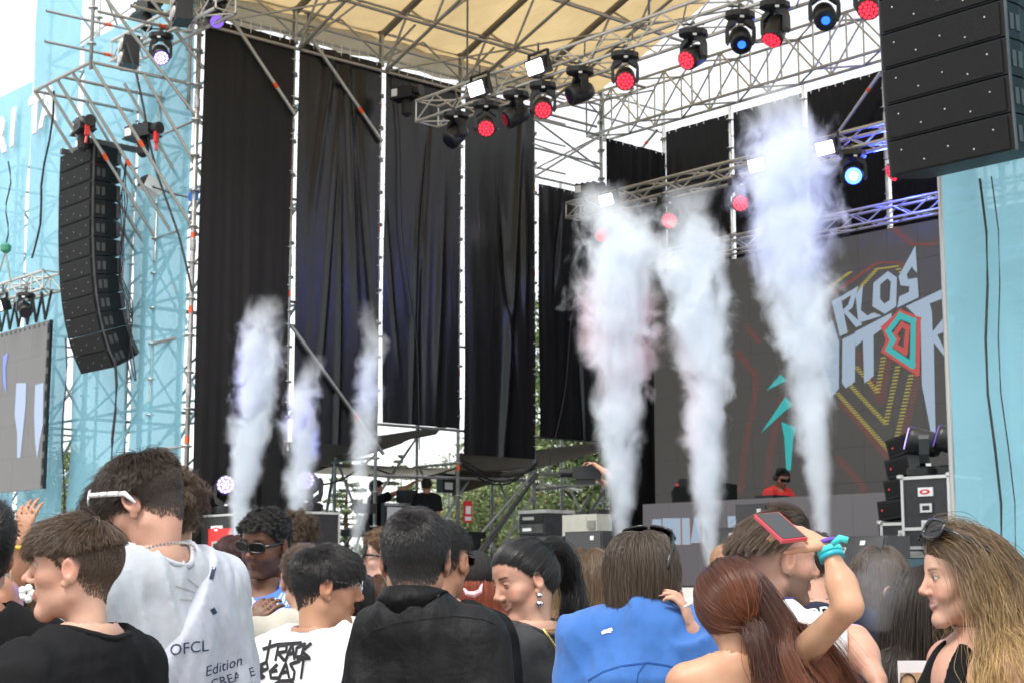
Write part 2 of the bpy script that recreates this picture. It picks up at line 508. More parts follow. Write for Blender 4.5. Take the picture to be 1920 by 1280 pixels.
def curtain(label, a, b, h0, h1, m, amp=.03, nf=7, seed=0, hem=0., group=None, kind_wr=0.):
    """sheet hung from a to b (stage plan), real folds; local x along the sheet"""
    A = S(a[0], a[1], 0); B = S(b[0], b[1], 0)
    Lw = (B - A).length
    o = link('curtain', None)
    nx, nz = 90, 56
    rs = np.random.default_rng(seed)
    x = np.linspace(0, 1, nx)[None, :]; z = np.linspace(0, 1, nz)[:, None]
    ph = rs.uniform(0, 6.28, 12)
    warp = x + .025 * np.sin(3 * z + ph[0]) + .02 * np.sin(9 * x + ph[1] + 2 * z)
    d = amp * np.sin(2 * np.pi * nf * warp + ph[2]) * (.55 + .45 * np.sin(5 * x + ph[3] + 1.5 * z))
    d += amp * .7 * np.sin(2 * np.pi * (nf * .43) * warp + ph[4] + 1.2 * z)
    d += amp * .35 * np.sin(2 * np.pi * nf * 2.2 * warp + ph[5] + 2 * np.sin(4 * z + ph[6]))
    if kind_wr:                                  # slack vinyl: slanting tension creases from the top corners
        for q in range(9):
            ax = rs.uniform(-.6, 1.6); an = rs.uniform(-.5, .5); wd = rs.uniform(.015, .05)
            cz = rs.uniform(.2, 1.05)
            ln = np.exp(-((x - ax - an * (z - cz)) / wd) ** 2) * np.exp(-((z - cz) / rs.uniform(.15, .45)) ** 2)
            d += kind_wr * ln * rs.choice([-1, 1])
    edge = np.minimum(x, 1 - x)
    d = d * np.clip(edge * 12 + .25, 0, 1)
    hz = h0 + (h1 - h0) * z + hem * np.sin(np.pi * x) * (1 - z) ** 3
    xx = np.broadcast_to(x * Lw + .02 * np.sin(6 * z + ph[7]) * (1 - z), d.shape)
    P = np.stack([xx, -d, hz * np.ones_like(x)], -1).reshape(-1, 3)
    f = [(j * nx + i, j * nx + i + 1, (j + 1) * nx + i + 1, (j + 1) * nx + i) for j in range(nz - 1) for i in range(nx - 1)]
    bpy.data.objects.remove(o)
    o = link('curtain', mesh('curtain', P.tolist(), f, m, True))
    o.location = A
    o.rotation_euler = (0, 0, math.atan2((B - A).y, (B - A).x))
    eb = MB()                                     # eyelet ties along the top and the edges
    for i in range(9):
        eb.tube((Lw * (i + .5) / 9, 0, h1 - .05), (Lw * (i + .5) / 9, 0, h1 + .12), .006, 5)
    for i in range(14):
        z_ = h0 + (h1 - h0) * (i + .5) / 14
        eb.tube((Lw - .03, 0, z_), (Lw + .10, .02, z_), .006, 5)
    eb.build('tie', WHITE, o)['kind'] = 'stuff'
    return tag(o, label, 'curtain', group)


GC = 'black curtains of the stage side'
for k, (lb, h0, h1, m, am, nf, sd_, kw) in enumerate((
        ('matt black cloth curtain hanging to the floor, first from the blue net', DECK + .05, 9.33, CLOTH, .009, 4, 3, .0),
        ('glossy black vinyl curtain behind the two small smoke jets, second on the side wall', 3.5, 9.33, VINYL, .005, 2, 5, .05),
        ('glossy black vinyl curtain, third on the side wall', 3.87, 9.30, VINYL, .006, 2, 8, .05),
        ('glossy black vinyl curtain, fourth on the side wall, reaching lowest', 3.48, 9.28, VINYL, .006, 2, 13, .055),
        ('shorter black vinyl curtain with open sky above it', 3.84, 8.0, VINYL, .006, 3, 21, .035),
        ('plain black cloth in the rear corner with a slanting-looking top edge', DECK + .05, 9.06, DULL, .012, 5, 34, .0))):
    curtain(lb, (.05, k * BAY + .068), (.05, (k + 1) * BAY - .022), h0, h1, m, am, nf, sd_, 0, GC, kw)
for k in range(4):
    curtain(['black back curtain directly right of the rear corner', 'black back curtain behind the tallest smoke jet', 'black back curtain beside the blue beam lamp'][k] if k < 3
            else 'black back curtain hidden behind the blue net', (k * BAY + .06, DEPTH - .02), ((k + 1) * BAY - .035, DEPTH - .02), DECK + .05, 9.45, DULL, .010, 6, 50 + k, 0, 'black curtains of the stage back')

# ------------------------------------------------------------------ roof: cream tarpaulin on rafters
TARP = sheet_mat('cream_tarpaulin', (.58, .435, .225), .62, 0, .6, .22, .35)
EAVE, SLOPE, RS0, RS1 = 9.78, .36, -1.2, 7.75
rf = sthing('stage_roof', 'cream tarpaulin stage roof with tubular rafters', 'roof', 0, 0, 0)


def roof_h(t): return EAVE + SLOPE * (t if t < WID / 2 else WID - t)


v = []; f = []
ts = np.linspace(-.25, WID + .25, 49); ss = np.linspace(RS0, RS1, 57)
for j, s_ in enumerate(ss):
    for i, t_ in enumerate(ts):
        ph = (s_ - RS0) / BAY
        sag = .09 * abs(math.sin(math.pi * ph)) * (1 if 0 < i < 48 else .2)
        v.append((t_, s_, roof_h(t_) + .12 - sag + .02 * mnoise.noise(Vector((t_ * 1.3, s_ * 1.3, 0)))))
nx = len(ts)
f = [(j * nx + i, j * nx + i + 1, (j + 1) * nx + i + 1, (j + 1) * nx + i) for j in range(len(ss) - 1) for i in range(nx - 1)]
link('tarpaulin', mesh('tarpaulin', v, f, TARP, True), rf)
VAL = sheet_mat('cream_valance', (.60, .52, .38), .45, 0, .6, .25, .35)
v = []; f = []
for i in range(73):
    s_ = RS0 + (6.6 - RS0) * i / 72
    for j in range(6):
        z = EAVE + .1 - .42 * j / 5
        v.append((-.16 + .05 * math.sin(s_ * 7 + j), s_, z - (.03 * abs(math.sin(math.pi * s_ / BAY)) if j == 5 else 0)))
f = [(i * 6 + j, (i + 1) * 6 + j, (i + 1) * 6 + j + 1, i * 6 + j + 1) for i in range(72) for j in range(5)]
link('valance', mesh('valance', v, f, VAL, True), rf)
RAFT = mat('weathered_rafter', (.20, .17, .12), .55, .3, var=.3)
PUR = mat('roof_tube', (.36, .34, .30), .45, .6, var=.25)
for k in range(6):
    s_ = .02 + k * BAY
    if s_ > RS1: break
    for (ta, tb) in ((0, WID / 2), (WID / 2, WID)):
        rod('rafter', (ta, s_, roof_h(ta) + .02), (tb, s_, roof_h(tb) + .02), .055, RAFT, rf)
    lo = lambda t: roof_h(t) - .62
    tl = [.1 + 1.156 * i for i in range(11)]
    for i in range(10):
        rod('lower_chord', (tl[i], s_, lo(tl[i])), (tl[i + 1], s_, lo(tl[i + 1])), .026, PUR, rf)
        mid = (tl[i] + tl[i + 1]) / 2
        rod('web', (tl[i], s_, lo(tl[i])), (mid, s_, roof_h(mid)), .019, PUR, rf)
        rod('web', (mid, s_, roof_h(mid)), (tl[i + 1], s_, lo(tl[i + 1])), .019, PUR, rf)
for i in range(7):
    t_ = .1 + 1.156 * i
    rod('purlin', (t_, RS0 + .1, roof_h(t_) - .62), (t_, RS1 - .1, roof_h(t_) - .62), .026, PUR, rf)
    rod('purlin', (t_ + .5, RS0 + .1, roof_h(t_ + .5) - .02), (t_ + .5, RS1 - .1, roof_h(t_ + .5) - .02), .02, PUR, rf)
    for k in range(5):
        if (i + k) % 2 == 0:
            rod('web', (t_, k * BAY, roof_h(t_) - .62), (t_ + 1.156, (k + 1) * BAY, roof_h(t_ + 1.156) - .62), .016, PUR, rf)
        else:
            rod('web', (t_, k * BAY, roof_h(t_) - .62), (t_ + .5, (k + .5) * BAY, roof_h(t_ + .5)), .016, PUR, rf)
for k in range(6):                                   # stub posts and stays standing above the side curtains
    rod('stub_post', (.05, k * BAY, 9.3), (.05, k * BAY, 10.0), .024, GALV, rf)
    rod('web', (.05, k * BAY, 9.4), (.6, k * BAY + .2, 9.85), .018, PUR, rf)
    if k < 5: rod('eave_tube', (.05, k * BAY, 9.62), (.05, (k + 1) * BAY, 9.62), .024, GALV, rf)
    if k < 5: rod('web', (.05, k * BAY, 9.4), (.05, k * BAY + BAY / 2, 9.85), .016, PUR, rf); rod('web', (.05, k * BAY + BAY / 2, 9.85), (.05, (k + 1) * BAY, 9.4), .016, PUR, rf)

# ------------------------------------------------------------------ trusses


def truss(name, label, t0, s, h0, length, wd, hg, bay, rc_, rb, m, group=None, rz=0., tri=False, vert=True):
    """box truss along local x, origin at the low front left corner"""
    o = sthing(name, label, 'truss', t0, s, h0, group, rz)
    cs = [(0, 0), (wd, 0), (0, hg), (wd, hg)]
    for (y, z) in cs:
        rod('chord', (0, y, z), (length, y, z), rc_, m, o)
    nb = max(1, int(round(length / bay))); bl = length / nb
    for i in range(nb):
        x0, x1 = i * bl, (i + 1) * bl
        up = i % 2 == 0
        for y in (0, wd):
            rod('web', (x0, y, 0 if up else hg), (x1, y, hg if up else 0), rb, m, o, 6)
            if vert: rod('web', (x0, y, 0), (x0, y, hg), rb, m, o, 6)
        for z in (0, hg):
            rod('web', (x0, 0 if up else wd, z), (x1, wd if up else 0, z), rb, m, o, 6)
    for x in (0, length):
        for (p, q) in (((x, 0, 0), (x, wd, 0)), ((x, 0, hg), (x, wd, hg)), ((x, wd, 0), (x, wd, hg)), ((x, 0, 0), (x, 0, hg))):
            rod('web', p, q, rb, m, o, 6)
    return o


FT = truss('front_light_truss', 'long aluminium truss under the cream roof carrying red and blue moving lamps', 1.72, 2.5, 7.93, 9.4, .40, .30, .42, .024, .011, ALU, vert=False)
MTt = truss('rear_light_truss', 'aluminium truss above the big screen carrying white strobes and a blue beam', .55, 6.5, 7.36, 10.4, .32, .24, .42, .026, .012, ALU, vert=False)
SCT = truss('screen_truss', 'thin aluminium truss along the top edge of the big screen', 1.4, 7.3, 6.5, 8.8, .25, .22, .36, .02, .010, ALU, vert=False)
RT = truss('roof_back_truss', 'tall pale lattice girder in front of the white sky above the back curtains', -.25, 7.75, 9.12, 12.2, .42, .72, .62, .026, .017, mat('pale_galvanised', (.50, .49, .43), .45, .55, var=.2))
LT = truss('corner_light_truss', 'short aluminium truss with blinders at the top of the corner tower', -1.7, -.45, 9.02, 2.9, .3, .3, .4, .026, .013, ALU, vert=False)
IT = truss('side_screen_truss', 'short aluminium truss with lamps above the grey side screen', -6.2, -.72, 5.82, 3.15, .29, .27, .4, .024, .013, ALU)
# suspension wires of the front truss
for (x, lb) in ((2.6, 'thin black chain holding the left end of the front truss'), (6.05, 'dark steel pole holding the middle of the front truss')):
    o = rod('truss_hanger', S(x, 2.7, 8.23), S(x, 2.7, roof_h(x) - .6), .014, DARKST); tag(o, lb, 'hanger')

# ------------------------------------------------------------------ blue scaffold nets
NET = sheet_mat('blue_scaffold_net', (.43, .84, 1.0), .74, .14, .7, .10, .3)
NET2 = sheet_mat('blue_scaffold_net_dense', (.44, .86, 1.0), .74, .10, .7, .08, .3)


def net(label, t0, t1, s, h0, h1, m, seed=0, slant=0.):
    nx, nz = 24, 60
    v = []
    for j in range(nz + 1):
        for i in range(nx + 1):
            a, c = i / nx, j / nz
            d = .035 * mnoise.noise(Vector((a * 3 + seed, c * 7, seed))) + .012 * math.sin(9 * a + 4 * c)
            v.append((t0 + (t1 - t0) * a, d * 1.6, h0 + (h1 - h0) * c + slant * a * c))
    f = [(j * (nx + 1) + i, j * (nx + 1) + i + 1, (j + 1) * (nx + 1) + i + 1, (j + 1) * (nx + 1) + i) for j in range(nz) for i in range(nx)]
    o = link('scaffold_net', mesh('scaffold_net', v, f, m, True))
    o.location = S(0, s, 0); o.rotation_euler = (0, 0, ROT)
    return tag(o, label, 'net', 'blue scaffold nets')


net('tall narrow pale blue net rising to the top edge beside the corner tower', -5.3, -3.62, 0, .3, 12.4, NET, 1)
net('wide pale blue net with white lettering at the picture edge', -12, -5.36, .02, .3, 9.7, NET, 2)
net('pale blue net hanging behind the left speaker array', -3.48, -1.72, 0, .3, 9.85, NET, 3)
net('pale blue net next to the first black curtain', -1.66, -.10, 0, .3, 9.9, NET, 4)
net('plain light blue net closing the stage on its right side', WID + .05, 20, 0, .3, 11, NET2, 5)
# white lettering on the wide net
LET = mat('white_print', (.82, .84, .85), .6)
LETS = mat('grey_print', (.45, .55, .60), .6)
for (ch, t_, h_) in (('R', -6.62, 8.66), ('I', -5.95, 8.70), ('T', -5.25, 8.74), ('A', -4.82, 8.78)):
    for (dz, mm, nm) in ((0, LET, 'net_letter'), (.012, LETS, 'net_letter_shade')):
        me = text_mesh(ch, .86 if nm == 'net_letter' else .89, .004, .025 if nm == 'net_letter' else .045)
        me.materials.clear(); me.materials.append(mm)
        o = link(nm, me)
        o.location = S(t_, -.08 + dz, h_); o.rotation_euler = (math.pi / 2, 0, ROT)
        o.parent = [x for x in bpy.data.objects if x.name.startswith('scaffold_net')][1 if t_ < -5.4 else 0]
        o.matrix_parent_inverse = (Matrix.Translation(o.parent.location) @ Matrix.Rotation(ROT, 4, 'Z')).inverted()

# scaffolding behind the nets
for (t0, n_, lb, hh) in ((-1.75, 2, 'scaffold tower behind the blue net next to the first curtain', 10.4), (-5.25, 2, 'tall scaffold tower behind the narrow blue net', 13.5),
                         (-3.5, 2, 'scaffold tower behind the net of the left speaker array', 9.9), (-11.4, 4, 'scaffold frame behind the wide blue net at the picture edge', 9.6),
                         (WID + .45, 3, 'scaffold tower behind the right blue net', 10.2)):
    tw = sthing('net_scaffold', lb, 'scaffold', t0, .25, 0)
    for i in range(n_):
        for y in (0, 1.6):
            standard(i * 1.7, y, 0, hh, tw)
        for j in range(7):
            z = 1.0 + 1.5 * j
            if z > hh: break
            rod('ledger', (i * 1.7, 0, z), (i * 1.7, 1.6, z), .022, GALV, tw)
            if i < n_ - 1:
                for y in (0, 1.6): rod('ledger', (i * 1.7, y, z), ((i + 1) * 1.7, y, z), .022, GALV, tw)
                if z + 1.5 < hh:
                    rod('brace', (i * 1.7, 0, z if j % 2 else z + 1.5), ((i + 1) * 1.7, 0, z + 1.5 if j % 2 else z), .022, GALV, tw)
                    rod('brace', (i * 1.7, 1.6, z + .4), ((i + 1) * 1.7, 1.6, z + 1.6), .022, GALV, tw)
                    rod('brace', (i * 1.7, 0, z), (i * 1.7, 1.6, z + 1.5), .02, GALV, tw)
                    rod('brace', (i * 1.7, 1.6, z + .2), ((i + 1) * 1.7, 0, z + .9), .018, GALV, tw)

# cantilever arm at the corner tower
ca = sthing('cantilever_arm', 'scaffold bracket of slanting tubes reaching forward from the corner tower above the left speaker array', 'scaffold', 0, 0, 0)
for z in (8.4,):
    rod('ledger', (-1.9, -1.5, z), (-.2, -1.5, z), .026, GALV, ca)
    for x in (-1.9, -1.05, -.2):
        rod('ledger', (x, -1.5, z), (x + .1, .1, z - .02), .024, GALV, ca)
for x in (-1.9, -1.55, -1.2, -.75, -.2):
    zt = 8.4
    a = (x, -1.5, zt); b = (x + .12, .12, zt - 2.15)
    rod('raker', a, b, .024, GALV, ca)
    tape(a, b, .45 + .1 * random.random(), ca, .029)
    a2 = (x + .06, -.75, zt - .02); b2 = (x + .14, .14, zt - 1.3)
    if x in (-1.9, -.75, -.2): rod('raker', a2, b2, .022, GALV, ca)
for z, s0 in ((9.1, -1.45), (9.55, -1.45), (10.3, -1.4)):
    for x in (-1.75, -.15):
        rod('ledger', (x, s0, z), (x + .1, .1, z), .022, GALV, ca)
        tape((x, s0, z), (x + .1, .1, z), .6, ca, .027)
standard(-.2, -1.5, 8.3, 2.6, ca); standard(-.05, -.1, 8.0, 3.0, ca)
rod('raker', (-.2, -1.5, 10.3), (.0, .1, 8.6), .024, GALV, ca); rod('raker', (-.2, -1.5, 9.5), (.0, .1, 7.8), .024, GALV, ca)
# ------------------------------------------------------------------ big screen
SCR = mat('led_panel_grey', (.035, .034, .032), .55, emit=(.019, .018, .0165), es=1.0, bump=.0)
sc_ = sthing('led_screen', 'huge dark grey stage screen showing pale blue angular lettering', 'screen', 0, 7.5, 0)
cellm = MB().box((0, 0, 0), (.494, .07, .494)); cellmesh = mesh('screen_tile', cellm.v, cellm.f, SCR)
for i in range(18):
    for j in range(9):
        o = link('screen_tile', cellmesh, sc_); o.location = (1.5 + i * .5, .0 + .001 * ((i * 7 + j * 3) % 3), 1.92 + j * .5)
LW = emit_mat('lit_pale_blue', (.36, .46, .58), .33); LTEAL = emit_mat('lit_teal', (.03, .36, .36), .40); LRED = emit_mat('lit_red', (.42, .06, .05), .40); LYEL = emit_mat('lit_yellow', (.36, .30, .05), .40)
LDR = emit_mat('lit_dim_red', (.17, .045, .035), .40)


def flat(parent, name, polys, m, y, th=.004):
    for p in polys:
        MB().prism(p, y, y + th).build(name, m, parent)


def stroke(parent, name, path, wd, m, y):
    b = MB()
    for (a, c) in zip(path[:-1], path[1:]):
        a = Vector(a); c = Vector(c); d = (c - a).normalized() * wd / 2; nrm = Vector((-d.y, d.x))
        q = [a - d + nrm, c + d + nrm, c + d - nrm, a - d - nrm]
        b.add([(p.x, y, p.y) for p in q], [(0, 1, 2, 3)])
        y -= .0003
    return b.build(name, m, parent)


def hatch(parent, name, path, wd, m, y, step=.045, th=.016):
    b = MB()
    for (a, c) in zip(path[:-1], path[1:]):
        a = Vector(a); c = Vector(c); n_ = max(2, int((c - a).length / step))
        for i in range(n_):
            p = a.lerp(c, i / n_)
            b.add([(p.x - wd / 2, y, p.y - th / 2), (p.x + wd / 2, y, p.y - th / 2), (p.x + wd / 2, y, p.y + th / 2), (p.x - wd / 2, y, p.y + th / 2)], [(0, 1, 2, 3)])
    return b.build(name, m, parent)


Y_ = -.006
for p in LOGO['hred']: hatch(sc_, 'screen_pattern', p, .13, LDR, Y_)
for p in LOGO['hyel']: hatch(sc_, 'screen_pattern', p, .09, LYEL, Y_ - .004)
flat(sc_, 'screen_letter', LOGO['white'], LW, Y_ - .012)
flat(sc_, 'screen_spike', LOGO['teal'], LTEAL, Y_ - .010)
for p in LOGO['dred']: stroke(sc_, 'screen_emblem', p, .075, LRED, Y_ - .018)
for p in LOGO['dteal']: stroke(sc_, 'screen_emblem', p, .085, LTEAL, Y_ - .024)
# mirrored chevrons continue over the hidden part of the screen
for p in LOGO['hred'][3:5]: hatch(sc_, 'screen_pattern', [(11.76 - x, z) for x, z in p], .13, LDR, Y_)

# side screen beside the left tower
s2 = sthing('side_screen', 'grey relay screen at the picture edge showing two pale smoke jets', 'screen', 0, -.5, 0)
IM = mat('relay_grey', (.05, .05, .05), .5, emit=(.20, .195, .19), es=.28)
tm = MB().box((0, 0, 0), (.497, .06, .497)); tmesh = mesh('screen_tile', tm.v, tm.f, IM)
for i in range(6):
    for j in range(5):
        o = link('screen_tile', tmesh, s2); o.location = (-3.3 - .5 * (i + 1), .001 * ((i * 5 + j) % 3), 2.9 + j * .5)
b = MB()
for i in range(10): b.box((-3.298, -.01, 2.95 + i * .25), (-3.255, .05, 3.1 + i * .25))
b.box((-3.25, .0, 2.9), (-3.225, .05, 5.4))
b.build('edge_latch', BLK, s2)
b = MB()
for i in range(18): b.box((-6.25 + i * .165, -.004, 5.33), (-6.2 + i * .165, 0, 5.375))
b.build('top_bolt', BLK, s2)
LBL = emit_mat('lit_smoke_blue', (.42, .52, .72), .40); LBL2 = emit_mat('lit_star_blue', (.20, .28, .75), .40)
flat(s2, 'relay_smoke', LOGO['imag'][:2], LBL, -.012)
flat(s2, 'relay_star', LOGO['imag'][2:], LBL2, -.012)
b = MB()
for i in range(9):
    x = -6.0 + i * .31
    b.tube((x, -.02, 5.85), (x + .13, 0, 5.42), .022, 6); b.tube((x + .26, .02, 5.85), (x + .13, 0, 5.42), .022, 6)
b.build('hanging_strap', BLK, s2)
for i, x in enumerate((-4.1, -3.55, -3.2)):
    pass

# ------------------------------------------------------------------ lamps
LENS_R = emit_mat('lit_red_led', (1., .03, .07), .75); LENS_RD = mat('dark_red_lens', (.10, .005, .01), .15, emit=(.35, .01, .02), es=.35)
LENS_B = emit_mat('lit_blue_led', (.02, .14, 1.), 1.0); LENS_P = emit_mat('lit_violet_led', (.50, .45, 1.), 1.3)
LENS_K = mat('dark_lens', (.01, .01, .02), .08); STROBE = emit_mat('lit_white_strobe', (1., .95, 1.), 3.); BEAM = emit_mat('lit_blue_beam', (.02, .06, 1.), 9.); BEAMC = emit_mat('lit_beam_core', (.45, .75, 1.), 12.)
LENS_BD = mat('dim_violet_glass', (.05, .04, .10), .1, emit=(.25, .12, .85), es=.5)


def moving_head(label, pos, aim, lens='red', up=False, sc=1., group='moving head lamps', yaw=0., cells=True):
    """base, yoke, tilted drum with its lens; hangs below pos (or stands on it when up)"""
    o = thing('moving_head_lamp', label, 'stage lamp', pos, 0, group)
    sg = 1 if up else -1
    aim = Vector(aim).normalized()
    ax = Vector((aim.x, aim.y, 0))
    if ax.length < .05: ax = Vector((0, -1, 0))
    ax.normalize()
    side = Vector((-ax.y, ax.x, 0))
    B = Matrix((side, ax, Vector((0, 0, 1)))).transposed().to_4x4()     # local x = yoke axis
    b = MB()
    b.lathe([(.11 * sc, 0), (.165 * sc, sg * .015), (.17 * sc, sg * .075 * sc), (.13 * sc, sg * .1 * sc)], 10, Matrix.Rotation(.3, 4, 'Z') @ Matrix.Diagonal((1.05, .8, 1, 1)))
    b.build('base', BLK, o)
    if not up:
        MB().box((-.02, -.02, 0), (.02, .02, .09)).tube((-.13, 0, .06), (.13, 0, .06), .012, 6).build('clamp', DARKST, o)
    else:
        MB().box((-.14, -.10, -.01), (.14, .10, .015)).build('foot_plate', BLK, o)
    y_ = MB()
    zc = sg * .32 * sc
    for q in (-1, 1):
        pts = [(q * .05, sg * .09), (q * .14, sg * .12), (q * .165, sg * .20), (q * .165, sg * .34), (q * .14, sg * .38), (q * .12, sg * .36), (q * .128, sg * .2), (q * .04, sg * .135)]
        poly = [(x * sc, z * sc) for x, z in pts]
        m_ = MB().prism(poly, -.045 * sc, .045 * sc)
        y_.add([B @ Vector(p) for p in m_.v], m_.f)
    y_.build('yoke', BLK, o)
    q = aim.to_track_quat('Z', 'Y').to_matrix().to_4x4()
    T = Matrix.Translation((0, 0, zc)) @ q
    hd = MB().lathe([(.04, -.17), (.085, -.16), (.115, -.11), (.12, .0), (.122, .10), (.118, .145), (.105, .15)], 18, T @ Matrix.Scale(sc, 4)).build('head', BLK, o, True)
    hd.data.shade_smooth()
    if lens in ('red', 'violet', 'dimviolet'):
        MB().lathe([(.104, .150), (.104, .156)], 18, T @ Matrix.Scale(sc, 4)).build('lens', LENS_RD if lens == 'red' else LENS_BD, hd)
        c = MB()
        mm = LENS_R if lens == 'red' else LENS_P
        if lens != 'dimviolet':
            for (rr, nn) in ((0, 1), (.042, 6), (.083, 12)):
                for i in range(nn):
                    t_ = 2 * math.pi * i / nn
                    c.lathe([(.0175, .157), (.0175, .161)], 8, T @ Matrix.Scale(sc, 4) @ Matrix.Translation((rr * math.cos(t_), rr * math.sin(t_), 0)))
            c.build('led_cell', mm, hd)
    elif lens == 'blue':
        MB().lathe([(.098, .150), (.098, .153)], 18, T @ Matrix.Scale(sc, 4)).build('lens_rim', LENS_K, hd)
        MB().lathe([(.045, .154), (.045, .158)], 14, T @ Matrix.Scale(sc, 4)).build('lens', LENS_B, hd)
    elif lens == 'beam':
        MB().lathe([(.10, .154), (.10, .160)], 14, T @ Matrix.Scale(sc, 4)).build('lens', BEAM, hd)
        MB().lathe([(.045, .161), (.045, .166)], 14, T @ Matrix.Scale(sc, 4)).build('beam_core', BEAMC, hd)
    else:
        MB().lathe([(.098, .150), (.098, .153)], 18, T @ Matrix.Scale(sc, 4)).build('lens', LENS_K, hd)
    MB().box((-.022, -.15 * sc, sg * .105 * sc - .012), (.022, -.135 * sc, sg * .105 * sc + .012)).build('display', WHITE, o)
    return o


TOCAM = lambda p: (Vector((0, 0, 1.5)) - Vector(p)).normalized()
FL = [(2.61, 7.93, 'dark', 'dark drum lamp tilted away at the left end of the front truss', (-.5, -.35, -.55)),
      (3.24, 7.93, 'red', 'red lit drum lamp nearest the left end of the front truss', None),
      (3.84, 7.93, 'dark', 'unlit drum lamp between the two left red lamps of the front truss', (-.75, -.25, -.4)),
      (4.36, 7.93, 'red', 'red lit drum lamp below the second white strobe of the front truss', None),
      (5.04, 7.96, 'dark', 'unlit drum lamp swung sideways between two red lamps under the cream roof', (-.8, -.3, -.35)),
      (5.83, 7.96, 'red', 'big round red lit drum lamp seen face on before the cream roof edge', None),
      (6.94, 7.95, 'red', 'red lit drum lamp turned to the left before the white sky', (-.62, -.62, -.5)),
      (7.65, 7.97, 'blue', 'drum lamp with small blue lens, left of the pair with blue lenses', (-.05, -.9, -.75)),
      (8.15, 7.95, 'red', 'red lit drum lamp pointing steeply down before the white lattice girder', (-.35, -.35, -.85)),
      (8.82, 7.93, 'blue', 'drum lamp with small blue lens at the top picture edge', (-.1, -.9, -.7)),
      (9.41, 7.9, 'red', 'red lit drum lamp cut by the top picture edge next to the right array', (-.3, -.7, -.7))]
for (t_, h_, ln, lb, am) in FL:
    p = S(t_, 2.5, h_ - .06)
    if am is None:
        a = TOCAM(p); a.z -= .25
    else: a = Vector(am)
    moving_head(lb, p, a, ln, sc=1.03, group='lamps under the front truss')
ML = [(1.38, 7.3, 'red', 'dim red lamp seen through the left edge of the widest smoke', None), (2.81, 7.28, 'red', 'dim red lamp in the smoke above the middle jet', None),
      (4.21, 7.3, 'red', 'pinkish red lamp in smoke left of the tallest jet', None), (6.2, 7.32, 'beam', 'dazzling blue beam lamp under the rear truss', None),
      (6.97, 7.28, 'red', 'red lamp turned left beside the right speaker array, under the rear truss', (-.85, -.2, -.5))]
for (t_, h_, ln, lb, am) in ML:
    p = S(t_, 6.5, h_)
    moving_head(lb, p, TOCAM(p) if am is None else am, ln, sc=1.1, group='lamps under the rear truss')


def strobe(label, pos, ry=.0, w_=.33, h_=.22, tilt=.35, rz=0.):
    o = thing('strobe_light', label, 'strobe light', pos, ROT + rz, 'white strobe lights')
    M = Matrix.Rotation(tilt, 4, 'X')
    MB().box((-w_ / 2, -.02, -h_ / 2), (w_ / 2, .12, h_ / 2), M).build('housing', BLK, o)
    MB().box((-w_ / 2 + .025, -.028, -h_ / 2 + .025), (w_ / 2 - .025, -.0205, h_ / 2 - .025), M).build('lit_panel', STROBE, o)
    b = MB()
    for q in (-1, 1): b.box((q * (w_ / 2 + .004), .02, -.02), (q * (w_ / 2 + .022), .06, h_ / 2 + .08)) if q > 0 else b.box((-(w_ / 2 + .022), .02, -.02), (-(w_ / 2 + .004), .06, h_ / 2 + .08))
    b.box((-w_ / 2 - .02, .02, h_ / 2 + .08), (w_ / 2 + .02, .06, h_ / 2 + .1))
    b.build('bracket', BLK, o)
    MB().tube((0, .04, h_ / 2 + .1), (0, .04, h_ / 2 + .22), .014, 6).build('clamp', DARKST, o)
    return o


for (t_, h_, lb) in ((3.22, 8.03, 'white strobe panel nearest the left end of the front truss'), (4.38, 8.04, 'white strobe panel second from the left on the front truss'),
                     (7.8, 8.36, 'white strobe panel cut off at the top picture edge')):
    strobe(lb, S(t_, 2.36, h_))
for (t_, h_, lb) in ((1.63, 7.44, 'white strobe panel at the left end of the rear truss above the smoke'), (4.66, 7.40, 'white strobe panel left of the tallest smoke jet'),
                     (5.86, 7.40, 'white strobe panel next to the blue beam lamp')):
    strobe(lb, S(t_, 6.36, h_))
# corner truss: blinders, hoists and lamps


def blinder(label, pos, rz=0.):
    o = thing('blinder_lamp', label, 'stage lamp', pos, ROT + rz, 'four-eyed blinders')
    MB().box((-.19, -.02, -.21), (.19, .2, .21)).build('housing', BLK, o)
    for x in (-.09, .09):
        for z in (-.1, .1):
            M = Matrix.Translation((x, -.02, z)) @ Matrix.Rotation(math.pi / 2, 4, 'X')
            e = MB().lathe([(.075, 0), (.082, .03), (.07, .034)], 14, M).build('eye', ALU, o, True)
            MB().lathe([(.066, .036), (.066, .04)], 14, M).build('lens', mat('frosted_lens', (.65, .63, .62), .3), e)
    MB().tube((0, .09, .2), (0, .09, .34), .016, 6).build('clamp', DARKST, o)
    return o


blinder('four-eyed blinder lamp on the corner truss above the left array', S(-1.0, -.62, 8.93), -.35)
blinder('four-eyed blinder lamp at the upper end of the corner truss', S(.45, -.62, 9.2), -.35)
moving_head('small lamp with violet lens hanging below the corner truss', S(-.15, -.5, 9.02), (.25, -.75, -.6), 'violet', sc=.95, group='lamps of the corner tower')
moving_head('small lamp with violet lens at the top edge left of the cream roof', S(2.0, .2, 9.95), (.1, -.8, -.6), 'violet', sc=.95, group='lamps of the corner tower')
moving_head('dark lamp hanging before the top of the first curtain', S(.62, -.1, 9.42), (.25, -.7, -.7), 'dimviolet', sc=.9, group='lamps of the corner tower')


